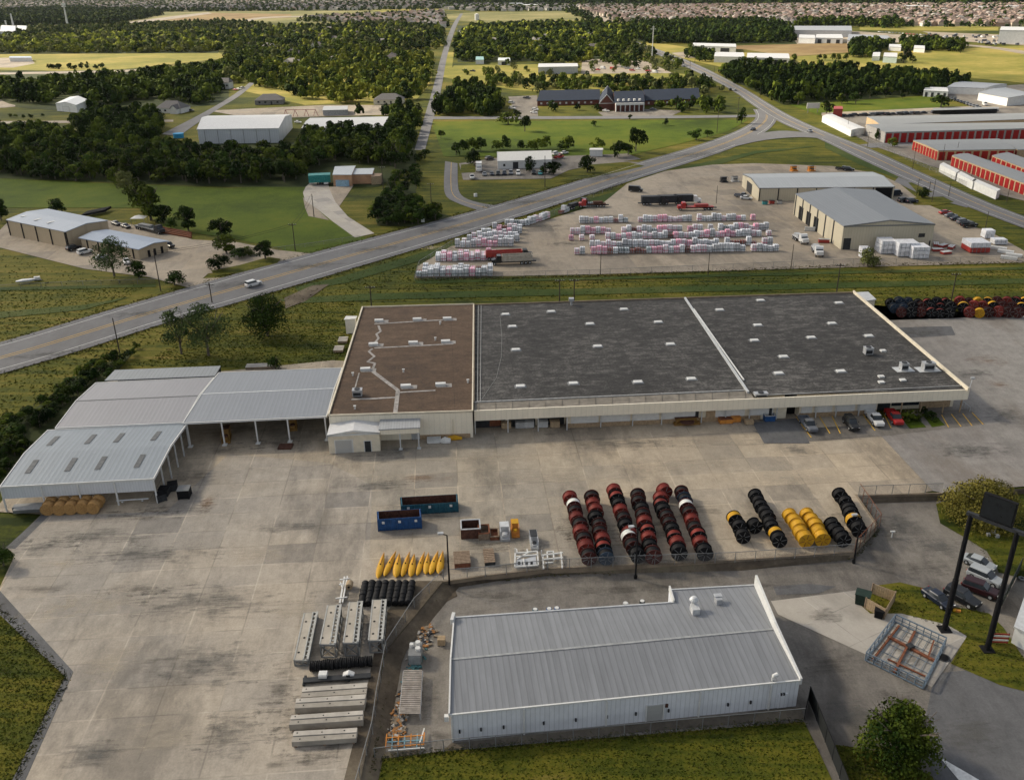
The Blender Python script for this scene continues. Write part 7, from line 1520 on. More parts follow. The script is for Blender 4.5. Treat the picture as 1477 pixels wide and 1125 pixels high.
SINGLE = [ # px, py, crown width m, height m, kind, label
 (252, 411, 7, 4, 'dark', 'round dark bush right of the tall pole at the office lot'), (316, 388, 8, 4.6, 'dark', 'large dark bush on the lot island'), (327, 366, 9, 6.5, 'mid', 'spreading tree on the far side of the office lot'), (321, 342, 9, 6.5, 'dark', 'dark tree at the far edge of the office lot'), (272, 333, 9, 9, 'dark', 'tall dark tree right of the office behind the rusty beams'), (383, 374, 7, 6, 'dark', 'dark bushy tree at the lot entrance'), (345, 373, 6, 3.4, 'dark', 'low dark hedge clump between island bushes'), (360, 368, 5, 3.0, 'mid', 'small bush left of the dark entrance tree'),
 (218, 318, 13, 13, 'mid', 'large tree standing on the meadow edge behind the office'), (198, 296, 10, 11, 'mid', 'tall tree in the tail of the woods on the meadow'), (236, 322, 8, 7, 'dark', 'smaller tree beside the large meadow edge tree'), (182, 275, 9, 9, 'olive', 'pale green tree where the wood tail begins'), (170, 266, 8, 8, 'mid', 'tree at the top of the wood tail'), (82, 309, 8, 6, 'dark', 'tree just behind the tan workshop roof'), (2, 318, 8, 8, 'dark', 'dark tree cut by the left frame edge by the workshop'), (247, 330, 5, 4, 'dark', 'bush beside the rusty beams'),
 (201, 402, 6.5, 5.6, 'dark', 'small dark tree in front of the low tan office'), (1251, 384, 7, 6, 'olive', 'small tree at the stone yard fence'),
 (684, 239, 8, 8, 'dark', 'dark tree left of the white hall'), (765, 247, 6, 7, 'dark', 'round dark tree in front of the white hall'), (798, 252, 8, 6, 'dark', 'wide dark tree in front of the right end of the white hall'), (783, 251, 4, 4, 'dark', 'small tree between the two front trees of the white hall'), (847, 249, 8, 8, 'dark', 'tree on the lawn right of the white hall'), (917, 219, 9, 12, 'dark', 'tallest dark tree in the meadow right of the white hall'), (890, 227, 9, 8, 'dark', 'dark tree left of the tallest meadow tree'), (906, 224, 7, 6, 'dark', 'lower dark tree between the meadow pair'), (1004, 202, 8, 6, 'dark', 'dark bush beside the meadow verge'), (1020, 198, 5, 4, 'dark', 'small bush right of the verge bush'), (1069, 178, 6, 9, 'dark', 'tall round dark tree left of the road junction'), (960, 181, 4, 4, 'dark', 'lone small bush in the upper right meadow'), (856, 183, 4, 3.6, 'dark', 'lone small bush in the middle of the meadow'), (908, 172.5, 3.4, 3, 'dark', 'tiny bush at the meadow road'), (757, 190, 8, 9, 'dark', 'dark tree in the upper left meadow'), (733, 180, 12, 8, 'mid', 'wide tree clump by the meadow road'), (745, 172, 7, 6, 'mid', 'tree behind the wide meadow clump'),
 (1192, 164, 8, 8, 'dark', 'round tree on the lawn nearest the junction sign'), (1214, 150, 8, 7, 'mid', 'second round tree on the storage lawn'), (1234, 150, 9, 8, 'dark', 'third round tree on the storage lawn'), (1255, 142, 8, 7, 'dark', 'fourth round tree on the storage lawn'), (1277, 140, 8, 7, 'dark', 'fifth round tree on the storage lawn'), (1302, 143, 5, 4, 'dark', 'small bush on the storage lawn'), (1357, 155, 13, 8, 'dark', 'wide dark tree at the end of the storage lawn'), (1151, 152, 9, 9, 'mid', 'tree beside the road at the edge of the dark wood'),
 (1264, 203, 3.5, 6, 'dark', 'narrow tree at the storage road corner'), (1287, 212, 5, 5, 'mid', 'small tree at the storage gate'), (1330, 286, 5, 4.5, 'dark', 'small tree on the verge island'), (397, 532, 3.6, 3, 'dark', 'small bush behind the wide shed roof'), (1181, 87, 6, 6, 'mid', 'first tree of the field row'), (1190, 88, 6, 6, 'mid', 'second tree of the field row'), (1201, 88, 7, 7, 'mid', 'third tree of the field row'), (1209, 88, 6, 7, 'mid', 'fourth tree of the field row'), (1221, 88, 7, 7, 'mid', 'fifth tree of the field row'), (1303, 91, 14, 15, 'dark', 'big round field tree casting a shadow'), (1316, 91, 6, 7, 'mid', 'small tree right of the big field tree'), (1385, 77, 9, 12, 'mid', 'tree at the right end of the field clump'), (5, 815, 4, 3.5, 'dark', 'dark bush at the left frame edge beside the yard corner'), (1146, 91, 7, 9, 'mid', 'tree at the right end of the three sheds')]
for i, (x, y, w, h, k, lab) in enumerate(SINGLE):
    g = P(x, y); tree_obj(g.x, g.y, 0, w/2, h, k, lab, lod='near' if y > 230 else 'mid', name='bush' if 'bush' in lab else 'tree', cat='bush' if 'bush' in lab else 'tree')
# big near trees with their own crowns
def bigtree(px, py, z, Rr, Hh, nclump, nleaf, leaf, kind, label, seed, zb=.25, sparse=False, name='tree', trunkr=.28, flat=1.0):
    g = P(px, py, z); t = thing(name, label, 'bush' if name == 'bush' else 'tree', g); o = bpy.data.objects.new('crown', quads_mesh('crown', leaf_arrays(seed, Rr, Hh, nclump, nleaf, leaf, zb, flat), FOL[kind])); COL.objects.link(o); o.parent = t
    o = bpy.data.objects.new('trunk', trunk_mesh('trunk', Hh, trunkr, 6 if sparse else 5, Rr, seed, sparse)); COL.objects.link(o); o.parent = t
FOL['tawny'] = foliage('leaf_tawny', (.09, .085, .02), (.20, .17, .035), 0)
FOL['sage'] = foliage('leaf_sage', (.035, .058, .018), (.085, .115, .040), 0)
bigtree(1292, 1098, ZL, 4.6, 7.4, 60, 9500, .34, 'mid', 'leafy green tree in the bottom right beside the driveway', 11, .12, trunkr=.3)
bigtree(1411, 748, ZL, 5.9, 6.6, 90, 17000, .30, 'tawny', 'broad round yellowish bush behind the tall sign', 12, .10, name='bush')
bigtree(386, 484, 0, 5.8, 10.5, 45, 6500, .42, 'dark', 'dense dark tree on the lawn below the highway', 13, .2)
bigtree(301, 512, 0, 6.2, 12.5, 34, 4400, .40, 'sage', 'sparse grey green tree with visible limbs on the lawn', 14, .42, True, trunkr=.26)
bigtree(262, 510, 0, 4.2, 11.5, 22, 2200, .38, 'sage', 'thin sparse tree left of the grey green one', 15, .40, True, trunkr=.2)
bigtree(165, 398, 0, 5.6, 12, 30, 4000, .40, 'sage', 'tall spreading oak in front of the tan office', 16, .32, True, trunkr=.26)
bigtree(1310, 607, 0, 1.6, 2.6, 14, 900, .25, 'mid', 'upright green shrub at the left of the warehouse entrance', 17, .05, name='bush', trunkr=.1); bigtree(1322, 606, 0, 1.3, 2.0, 12, 800, .24, 'mid', 'small green shrub in the middle of the warehouse entrance', 18, .05, name='bush', trunkr=.1); bigtree(1344, 606, 0, 1.6, 1.8, 12, 800, .24, 'dark', 'round shrub at the right of the warehouse entrance', 19, .05, name='bush', trunkr=.1); bigtree(1334, 597, 0, 1.2, 1.6, 10, 600, .24, 'dark', 'rear shrub against the warehouse entrance wall', 20, .05, name='bush', trunkr=.1)
# grass tufts and weeds
def tufts(px, n, z, size, mat, edge=False, base=0.0, spread=.5):
    P_ = [P(a, b, base) for a, b in px]; r = np.random.default_rng(len(px)*n); pts = []
    if edge:
        L = [(b-a).length for a, b in zip(P_, P_[1:])]; w = np.array(L)/sum(L)
        for k in r.choice(len(L), n, p=w):
            q = P_[k].lerp(P_[k+1], r.random()); pts.append((q.x+r.normal()*spread, q.y+r.normal()*spread))
    else:
        pp = [(p.x, p.y) for p in P_]; x0, x1 = min(p[0] for p in pp), max(p[0] for p in pp); y0, y1 = min(p[1] for p in pp), max(p[1] for p in pp)
        while len(pts) < n:
            x, y = r.uniform(x0, x1), r.uniform(y0, y1)
            if inpoly(x, y, pp): pts.append((x, y))
    pts = np.array(pts); m = len(pts); a = r.uniform(0, 6.28, m); s = size*r.uniform(.5, 1.4, m); d = np.stack([np.cos(a)*s, np.sin(a)*s, np.zeros(m)], 1); c = np.concatenate([pts, np.full((m, 1), base+z)], 1); u = np.stack([r.normal(size=m)*.3*s, r.normal(size=m)*.3*s, s*r.uniform(.3, .8, m)], 1)
    TUF.setdefault(mat.name, [mat, []])[1].append(np.stack([c-d, c+d, c+d*.7+u, c-d*.7+u], 1))
TUF = {}
TG = foliage('tuft_green', (.030, .052, .005), (.085, .105, .010)); TD = foliage('tuft_dry', (.07, .065, .018), (.15, .125, .04)); TK = foliage('tuft_dark', (.028, .045, .006), (.055, .070, .012))
LB = [(510, 1140), (537, 1096), (640, 1083), (900, 1062), (1160, 1041), (1184, 1090), (1200, 1140)]
tufts(LB, 6000, .06, .11, TG, base=ZL); tufts(LB, 900, .06, .09, TD, base=ZL); tufts(LB, 350, .06, .10, TK, base=ZL)
LL = [(-10, 1135), (-10, 878), (94, 980), (15, 1135)]
tufts(LL, 2500, -.08, .11, TG); tufts(LL, 900, -.08, .11, TD); tufts(LL, 150, -.08, .10, TK)
for q in ([(1350, 730), (1391, 775), (1441, 826), (1477, 836), (1490, 720), (1400, 712)], [(1268, 844), (1340, 850), (1427, 885), (1477, 950), (1480, 995), (1371, 957), (1395, 917), (1300, 885), (1250, 880)], [(1205, 1074), (1282, 1085), (1345, 1125), (1220, 1130)]):
    tufts(q, 900, .06, .11, TG, base=ZL); tufts(q, 700, .06, .11, TD, base=ZL); tufts(q, 200, .06, .13, TK, base=ZL)
LM = [(210, 520), (300, 470), (440, 430), (520, 425), (500, 510), (470, 530), (330, 530), (180, 528)]
tufts(LM, 5000, -.08, .2, TG); tufts(LM, 600, -.08, .2, TK); tufts(LM, 1500, -.08, .18, TD)
LV = [(-10, 545), (230, 470), (500, 392), (700, 340), (800, 312), (600, 385), (598, 404), (1477, 385), (1477, 455), (1262, 455), (1240, 420), (520, 437), (430, 432), (300, 470), (180, 510), (-10, 620)]
tufts(LV, 6000, -.08, .22, TG); tufts(LV, 900, -.08, .25, TK); tufts(LV, 3000, -.08, .22, TD)
tufts([(-10, 490), (140, 450), (215, 412), (0, 418)], 1500, -.08, .22, TG); tufts([(-10, 490), (140, 450), (215, 412), (0, 365)], 500, -.08, .25, TK)
for e_, b__, n_ in (([(640, 843), (701, 838), (790, 829), (1060, 816), (1232, 804), (1268, 764), (1240, 722)], ZL, 900), ([(556, 940), (640, 842)], -.5, 300), ([(535, 1110), (556, 945)], -.5, 300), ([(542, 1096), (640, 1084), (900, 1062), (1160, 1040)], ZL, 1400), ([(94, 978), (-10, 868)], 0, 400), ([(94, 978), (20, 1130)], 0, 400)):
    tufts(e_, n_, .06, .13, TD, True, b__, .35); tufts(e_, n_//2, .06, .15, TK, True, b__, .3)
for e_ in ([(600, 404), (850, 399), (1230, 383), (1477, 379)], [(0, 541), (110, 509), (234, 468), (355, 434), (500, 391), (647, 347), (790, 301), (900, 265)], [(0, 494), (142, 451), (271, 414), (400, 377), (552, 338), (698, 300), (812, 267), (900, 239)]): tufts(e_, 1800, -.05, .25, TD, True, 0, .8); tufts(e_, 600, -.05, .28, TK, True, 0, .9)
for nm_, (m_, L_) in TUF.items():
    o = bpy.data.objects.new('grass_tufts', quads_mesh('grass_tufts', np.concatenate(L_), m_)); COL.objects.link(o); tag(o, {'tuft_green': 'fresh green grass tufts over the lawns and verges', 'tuft_dry': 'dry straw coloured tufts along edges and lawns', 'tuft_dark': 'dark weeds along walls, fences and lawns'}[nm_], 'grass', kind='stuff')
# zones
def clear(x, y, m=2.0):
    for poly in AVOID:
        if inpoly(x, y, poly): return False
    return True
def zone(px, spacing, wr, hr, kinds, label, group, keep=1.0, avoid=True, extend=None, name='tree'):
    poly = [P(a, b) for a, b in px]; pp = [(p.x, p.y) for p in poly]; xs = [p[0] for p in pp]; ys = [p[1] for p in pp]
    x0, x1, y0, y1 = min(xs), max(xs), min(ys), max(ys); out = 0; y = y0; row = 0
    while y < y1:
        x = x0+(row % 2)*spacing/2
        while x < x1:
            jx = x+random.uniform(-.42, .42)*spacing; jy = y+random.uniform(-.42, .42)*spacing; x += spacing
            if random.random() > keep or not inpoly(jx, jy, pp): continue
            if avoid and not clear(jx, jy): continue
            X, Y = PXL((jx, jy, 0))
            if X < -25 or X > 1502: continue
            TREES.append((jx, jy, random.uniform(*wr)/2, random.uniform(*hr), random.choice(kinds), label, group, name))
        y += spacing*.87; row += 1
D, Mi, Ye, Ol = 'dark', 'mid', 'yellow', 'olive'
zone([(-20, 215), (60, 205), (95, 200), (150, 205), (240, 222), (290, 232), (420, 230), (450, 222), (560, 215), (598, 215), (590, 235), (565, 250), (548, 236), (470, 236), (452, 250), (430, 262), (330, 267), (200, 262), (110, 262), (50, 258), (-20, 250)], 6.6, (7, 11), (6.5, 11), [D, Mi, Mi, D], 'leafy tree in the dense wood between the meadow and the white halls', 'trees of the wood above the left meadow')
zone([(100, 190), (130, 168), (170, 165), (228, 168), (236, 190), (222, 215), (240, 222), (150, 205)], 7, (7, 10), (7, 11), [D, Mi, D], 'tree in the wood around the lane below the white barn', 'trees around the left lane')
zone([(-20, 190), (40, 192), (100, 195), (60, 206), (-20, 215)], 7, (7, 9), (6, 9), [D, Mi], 'tree along the left edge wood above the meadow', 'trees at the left edge')
zone([(565, 262), (592, 236), (614, 222), (608, 250), (600, 300), (562, 300)], 6.5, (4, 6), (3, 5), [D, Mi, D], 'bush on the overgrown strip right of the peach cabins', 'bushes on the overgrown strip', .8, name='bush')
zone([(538, 308), (560, 288), (585, 300), (650, 312), (641, 326), (560, 329), (545, 323)], 4.2, (5, 7.5), (4, 6.5), [D, D, Mi], 'dark bush in the dense thicket beside the highway', 'bushes of the thicket beside the highway', name='bush')
zone([(172, 515), (130, 532), (85, 565), (30, 605), (-20, 640), (-20, 715), (12, 680), (52, 630), (95, 588), (140, 553), (178, 530)], 2.6, (2.8, 4.6), (1.8, 3.4), [D, D, Mi], 'low scrub bush in the strip left of the open sheds', 'scrub bushes left of the open sheds', .9, name='bush')
zone([(172, 514), (230, 470), (285, 466), (300, 480), (240, 505), (190, 530)], 4.5, (2, 3.5), (1.2, 2.2), [D, Mi], 'low scrub bush on the verge behind the open sheds', 'scrub on the verge', .35, name='bush')
zone([(650, 222), (700, 214), (860, 213), (870, 217), (800, 217), (700, 220), (655, 226)], 6.5, (5, 8), (4.5, 7.5), [D, Mi], 'dark tree in the belt behind the white hall', 'trees in the belt behind the white hall', .8)
zone([(640, 152), (655, 132), (700, 135), (722, 150), (724, 167), (628, 168), (632, 158)], 7, (7, 10), (8, 12), [D, D, Mi], 'tree in the grove left of the school side lot', 'trees of the grove beside the school')
zone([(628, 230), (640, 180), (640, 230)], 9, (3, 5), (3, 5), [D, Mi], 'bush along the straight road verge', 'bushes on the road verge', .4, name='bush')
zone([(440, 190), (600, 186), (603, 212), (560, 216), (440, 224)], 7.5, (7, 10), (7, 10), [D, D, Mi], 'tree between the long low shed and the dense wood', 'trees beside the long low shed')
zone([(520, 168), (600, 160), (604, 182), (565, 184), (565, 168), (505, 167)], 8, (7, 9), (7, 10), [D, D, Mi], 'tree between the long low shed and the straight road', 'trees beside the straight road')
zone([(1035, 108), (1060, 103), (1200, 107), (1390, 120), (1395, 127), (1366, 137), (1250, 138), (1200, 147), (1160, 146), (1130, 152), (1075, 125), (1040, 115)], 8, (8, 11), (8, 13), [D, D, D, Mi], 'dark tree in the wood above the road junction', 'trees of the dark wood above the junction')
zone([(930, 158), (1040, 152), (1062, 160), (1060, 164), (985, 165)], 9, (6, 9), (6, 9), [D, D, Mi], 'tree before the right school wing', 'trees before the right school wing', .7)
zone([(790, 158), (870, 156), (870, 162), (790, 164)], 9, (5, 7), (4, 7), [D, D], 'round tree before the left school wing', 'trees before the left school wing', .6)
zone([(700, 112), (760, 118), (880, 118), (1000, 118), (1050, 132), (1030, 140), (870, 134), (770, 134), (700, 125)], 9, (7, 10), (6, 10), [Mi, D, Ol, Mi], 'tree in the loose belt behind the school roofs', 'trees behind the school', .62)
zone([(640, 92), (700, 92), (860, 92), (900, 96), (960, 98), (970, 106), (840, 110), (700, 112), (640, 110)], 14, (5, 8), (4, 7), [Mi, Ol], 'small tree on the yellow field', 'small trees on the yellow field', .18)
zone([(-20, 150), (-20, 128), (60, 125), (190, 118), (215, 112), (310, 100), (335, 105), (320, 125), (300, 152), (262, 150), (215, 142), (150, 156), (128, 156), (128, 140), (80, 138), (75, 153), (25, 150), (5, 142)], 9.5, (9, 14), (8, 14), [D, Mi, Mi], 'tree in the dark wood behind the white barn', 'trees of the wood behind the white barn')
zone([(10, 168), (70, 168), (74, 171), (10, 172)], 8, (3, 4), (2, 3), [D, D, Mi], 'small bush along the left lane', 'bushes along the left lane', .7, name='bush')
zone([(345, 122), (430, 138), (440, 150), (600, 148), (618, 120), (625, 85), (520, 80), (430, 90), (350, 105)], 11, (8, 14), (8, 13), [Ye, Mi, Ye, D, Mi], 'tree among the sunlit gardens left of the straight road', 'trees among the houses left of the straight road', .66)
zone([(310, 120), (345, 128), (350, 105), (430, 90), (520, 78), (640, 72), (640, 45), (560, 38), (400, 46), (180, 60), (200, 76), (310, 73), (335, 84), (320, 98)], 13, (9, 16), (8, 13), [Mi, D, D, Mi, Ol, Ye], 'tree in the wooded district left of the straight road', 'trees of the wooded district', .78)
zone([(655, 92), (658, 62), (680, 42), (860, 37), (910, 44), (905, 60), (890, 75), (870, 91), (780, 92), (760, 87), (740, 90), (700, 90)], 12.5, (10, 16), (8, 13), [D, Mi, Mi, Ye, D], 'tree in the wooded district right of the straight road', 'trees right of the straight road', .85)
zone([(870, 92), (880, 76), (900, 60), (930, 64), (960, 78), (985, 98), (960, 104), (900, 100)], 11, (7, 10), (6, 10), [Mi, D, Ol], 'tree in the lot beside the long white metal shed', 'trees beside the far highway', .5)
zone([(895, 44), (950, 38), (1100, 36), (1150, 45), (1148, 62), (1000, 64), (940, 63), (912, 56)], 11, (9, 13), (8, 14), [D, D, Mi], 'tree in the far wood before the brown suburb', 'trees of the far wood')
zone([(-20, 78), (-20, 60), (140, 55), (300, 50), (322, 60), (316, 76), (200, 77)], 12, (9, 15), (7, 12), [Ol, Mi, Ye, Ol, Ye], 'tree in the far left belt behind the yellow field', 'trees of the belt behind the yellow field')
zone([(-20, 60), (-20, 46), (60, 46), (200, 40), (330, 36), (400, 44), (300, 50), (140, 56)], 12, (9, 14), (8, 13), [D, Mi, Ol], 'far tree below the left towers', 'far trees below the left towers')
zone([(-20, 38), (-20, 20), (100, 18), (190, 17), (235, 22), (165, 35), (60, 37)], 15, (13, 19), (10, 15), [D, D, Mi], 'far tree in the left distant wood', 'far left distant wood')
zone([(1000, 74), (1030, 84), (1040, 90), (1000, 90), (985, 80)], 9, (8, 11), (7, 11), [Mi, D], 'tree left of the three pale sheds', 'trees by the three pale sheds', .8)
zone([(1060, 86), (1120, 90), (1120, 94), (1062, 92)], 9, (6, 9), (5, 8), [Mi, D], 'tree before the three pale sheds', 'trees before the three pale sheds', .7)
zone([(1225, 84), (1230, 66), (1275, 60), (1285, 66), (1270, 76), (1260, 84)], 8, (9, 12), (9, 13), [D, Mi, D], 'tree in the field clump left of the green barn', 'trees of the field clump')
zone([(1300, 74), (1300, 62), (1345, 64), (1390, 68), (1386, 76), (1340, 74)], 9, (9, 12), (8, 12), [D, Mi], 'tree in the clump behind the big field tree', 'trees behind the big field tree')
zone([(70, 98), (160, 96), (160, 99), (70, 101)], 9, (5, 7), (4, 6), [D], 'small round tree before the yellow field', 'small trees before the yellow field', .7)
zone([(1150, 35), (1290, 34), (1300, 42), (1240, 40), (1150, 38)], 16, (12, 17), (10, 14), [D, Mi], 'far tree behind the large plant', 'far trees behind the large plant')
zone([(-30, -2), (1520, -2), (1520, 8.5), (800, 10), (620, 3.5), (-30, 2)], 30, (26, 40), (14, 24), [D, D, D, Mi], 'tree on the far dark horizon belt', 'far horizon belt')
zone([(800, 10), (1500, 7), (1500, 40), (1300, 40), (1140, 37), (950, 36), (860, 34), (820, 20)], 23, (9, 14), (6, 10), [D, D, Mi], 'small tree among the suburb houses', 'suburb trees', .8)
zone([(-20, 2), (620, 0), (650, 14), (500, 16), (180, 18), (-20, 20)], 30, (12, 20), (7, 11), [D, D, Mi], 'small tree in the left suburb', 'left suburb trees', .9)
zone([(440, 26), (640, 18), (650, 40), (560, 40), (430, 32)], 18, (9, 13), (6, 10), [D, Mi], 'tree among the mid distance houses', 'mid distance trees', .5)
zone([(640, 8), (960, 8), (960, 15), (690, 17), (640, 14)], 26, (12, 18), (8, 12), [D, D, Mi], 'tree in the far middle suburb', 'far middle trees', .8)
TREES.sort(key=lambda t: t[1])
nbush = [t for t in TREES if t[7] == 'bush'][:200]; ntree = [t for t in TREES if t[7] == 'tree'][:245]
near = set(id(t) for t in nbush+ntree)
cnt = {}
for T_ in nbush+ntree:
    x, y, r, h, k, lab, grp, nm = T_; tree_obj(x, y, 0, r, h, k, lab, grp, 'near' if y < 330 and nm == 'tree' else 'mid', nm, nm)
rest = [t for t in TREES if id(t) not in near]
BK = {}
for x, y, r, h, k, lab, grp, nm in rest:
    lod = 'mid' if y < 560 else ('far' if y < 1250 else 'tiny'); tp = random.choice(TPL[lod]); a = random.uniform(0, 6.28); ca, sa = math.cos(a), math.sin(a)
    q = tp*np.array([r, r, h/(1.9 if lod == 'mid' else 1.7 if lod == 'far' else 1.4)]); q = np.stack([q[..., 0]*ca-q[..., 1]*sa+x, q[..., 0]*sa+q[..., 1]*ca+y, q[..., 2]], -1)
    BK.setdefault((k, 'near' if y < 1250 else 'far'), []).append(q)
for (k, dd), L in BK.items():
    nm = {'dark': 'dark green', 'mid': 'mid green', 'yellow': 'sunlit yellow green', 'olive': 'olive green'}[k]
    o = bpy.data.objects.new('woodland', quads_mesh('woodland', np.concatenate(L), FOL[k])); COL.objects.link(o); tag(o, f'{nm} {"woodland and garden trees beyond the nearest woods" if dd == "near" else "tree canopy far off towards the horizon"}', 'woodland', kind='stuff')
print('TREES', len(TREES), 'rest', len(rest))
# ------------------------------------------------------------ far houses
HW = [plain('house_wall_a', (.50, .42, .34), .8), plain('house_wall_b', (.40, .27, .20), .8), plain('house_wall_c', (.58, .55, .50), .8)]
HR = [plain('house_roof_a', (.18, .13, .11), .9), plain('house_roof_b', (.14, .125, .12), .9), plain('house_roof_c', (.24, .18, .15), .9), plain('house_roof_d', (.30, .275, .25), .9)]
def house_mb(w, d, h, r, seed):
    rr = random.Random(seed); b = MB(); b.prism([(-w/2+.4, .4), (w/2-.4, .4), (w/2-.4, d-.4), (-w/2+.4, d-.4)], 0, h); A, B, C, D = Vector((-w/2, 0, h)), Vector((w/2, 0, h)), Vector((w/2, d, h)), Vector((-w/2, d, h)); k = rr.uniform(.2, .4); r0 = Vector((-w/2+w*k, d/2, h+r)); r1 = Vector((w/2-w*k, d/2, h+r))
    for f in ([A, B, r1, r0], [B, C, r1], [C, D, r0, r1], [D, A, r0]): b.face(f, 1)
    b.prism([(-w*.42, -3), (-w*.05, -3), (-w*.05, 1), (-w*.42, 1)], 0, h); b.face([(-w*.45, -3.3, h), (-w*.235, -3.3, h+r*.8), (-w*.235, d/2, h+r*.8), (-w*.45, d/2, h)], 1); b.face([(-w*.02, -3.3, h), (-w*.02, d/2, h), (-w*.235, d/2, h+r*.8), (-w*.235, -3.3, h+r*.8)], 1); b.face([(-w*.42, -3, h), (-w*.05, -3, h), (-w*.235, -3, h+r*.75)])
    for x in (.1, .3): b.box((w*x, .36, h*.5), (1.3, .1, 1.2), 0, 2)
    return b
HV = [(house_mb(random.uniform(13, 18), random.uniform(11, 14), random.choice([3, 5.5, 5.5, 6]), random.uniform(3, 4.5), i), i) for i in range(10)]
HM_ = [[b.mesh('house', [HW[w], HR[q], GLASS]) for b, i in HV[:10]] for w, q in ((0, 0), (1, 0), (0, 2), (2, 1), (2, 3), (1, 2))]
HP = []
def hzone(px, sx, sy, cols, label, group, keep=.85):
    poly = [P(a, b) for a, b in px]; pp = [(p.x, p.y) for p in poly]; xs = [p[0] for p in pp]; ys = [p[1] for p in pp]; y = min(ys)
    while y < max(ys):
        x = min(xs)+random.uniform(0, sx)
        while x < max(xs):
            jx, jy = x+random.uniform(-2, 2), y+random.uniform(-4, 4); x += sx
            if random.random() < keep and inpoly(jx, jy, pp) and clear(jx, jy):
                X, Y = PXL((jx, jy, 0))
                if -15 < X < 1492: HP.append((jx, jy, random.choice(cols), random.randrange(10), random.choice([0, PI, .1, PI/2]), label, group))
        y += sy*random.uniform(.85, 1.2)
hzone([(795, 10.5), (1500, 8.5), (1500, 39), (1300, 38), (1290, 33), (1140, 35), (1000, 32), (905, 33), (855, 20), (820, 11)], 17, 33, [0, 1, 2, 2, 4, 5], 'small brown roofed house in the dense suburb at upper right', 'houses of the right suburb')
hzone([(-20, 3), (620, 1), (640, 12), (500, 16), (300, 15), (180, 15), (100, 11), (-20, 16)], 24, 45, [3, 4, 4, 3, 2], 'small pale house in the distant left suburb', 'houses of the left suburb')
hzone([(430, 28), (520, 24), (640, 18), (645, 40), (560, 38), (500, 34)], 22, 36, [0, 3, 4, 2], 'house in the mid distance left of the straight road', 'houses in the mid distance')
hzone([(640, 8), (960, 8), (960, 15), (690, 17), (640, 14)], 24, 40, [3, 4, 4], 'small pale house in the far middle suburb', 'houses of the middle suburb')
hzone([(360, 45), (640, 45), (630, 100), (560, 128), (380, 115)], 55, 65, [3, 4, 4, 0], 'house half hidden in the wooded district', 'houses among the wooded district', .55)
hzone([(670, 45), (900, 45), (890, 82), (670, 85)], 60, 70, [3, 4, 4], 'house half hidden among trees right of the straight road', 'houses in the right wooded district', .5)
hzone([(1090, 30), (1150, 30), (1150, 38), (1100, 38)], 20, 30, [3, 4], 'grey roofed house near the far grey plant', 'houses near the far plant', .8)
HP.sort(key=lambda t: t[1])
for x, y, c, v, rz, lab, grp in HP[:300]:
    o = bpy.data.objects.new('house', HM_[c][v]); COL.objects.link(o); o.location = (x, y, 0); o.rotation_euler = (0, 0, rz); tag(o, lab, 'house', grp)
if len(HP) > 300:
    b = MB(); mats = [HW[0], HR[2], HR[0], HR[3], HR[1], HW[2]]
    for x, y, c, v, rz, lab, grp in HP[300:]:
        m = HV[v][0]; ca, sa = math.cos(rz), math.sin(rz); k = len(b.v); b.v += [(a*ca-d*sa+x, a*sa+d*ca+y, z) for a, d, z in m.v]; rm = {0: 2, 1: 2, 2: 1, 3: 4, 4: 3, 5: 1}[c]; wm = 0 if c in (0, 1, 2, 5) else 5
        for f, mi in zip(m.f, m.m):
            if mi == 2: continue
            b.f.append(tuple(i+k for i in f)); b.m.append(rm if mi == 1 else wm)
    solo('suburb_houses', 'rows of tiny houses fading towards the horizon', 'houses', b, mats, kind='stuff', origin=(0, 0, 0))
print('HOUSES', len(HP))
# ------------------------------------------------------------ light, cloud, haze
SUN_EL = R(34)   # direction towards the sun: left and ahead
SUN_AZ = R(150)
sd = Vector((math.cos(SUN_AZ)*math.cos(SUN_EL), math.sin(SUN_AZ)*math.cos(SUN_EL), math.sin(SUN_EL)))
l = bpy.data.lights.new('sun', 'SUN'); l.energy = 5.0; l.angle = R(5); l.color = (1, .87, .66); lo = bpy.data.objects.new('sun', l); COL.objects.link(lo); lo.rotation_euler = (-sd).to_track_quat('-Z', 'Y').to_euler(); lo.location = (0, 0, 300)
w = bpy.data.worlds.new('World'); SC.world = w; w.use_nodes = True; nt = w.node_tree; bg = nt.nodes['Background']; sk = nt.nodes.new('ShaderNodeTexSky'); sk.sky_type = 'NISHITA'; sk.sun_disc = False; sk.sun_elevation = SUN_EL; sk.sun_rotation = (PI/2-SUN_AZ) % (2*PI); sk.air_density = 1.0; sk.dust_density = 3.0; sk.ozone_density = 1.0
hsv = nt.nodes.new('ShaderNodeHueSaturation'); hsv.inputs['Saturation'].default_value = .35; nt.links.new(sk.outputs[0], hsv.inputs['Color']); nt.links.new(hsv.outputs[0], bg.inputs[0]); bg.inputs[1].default_value = .125
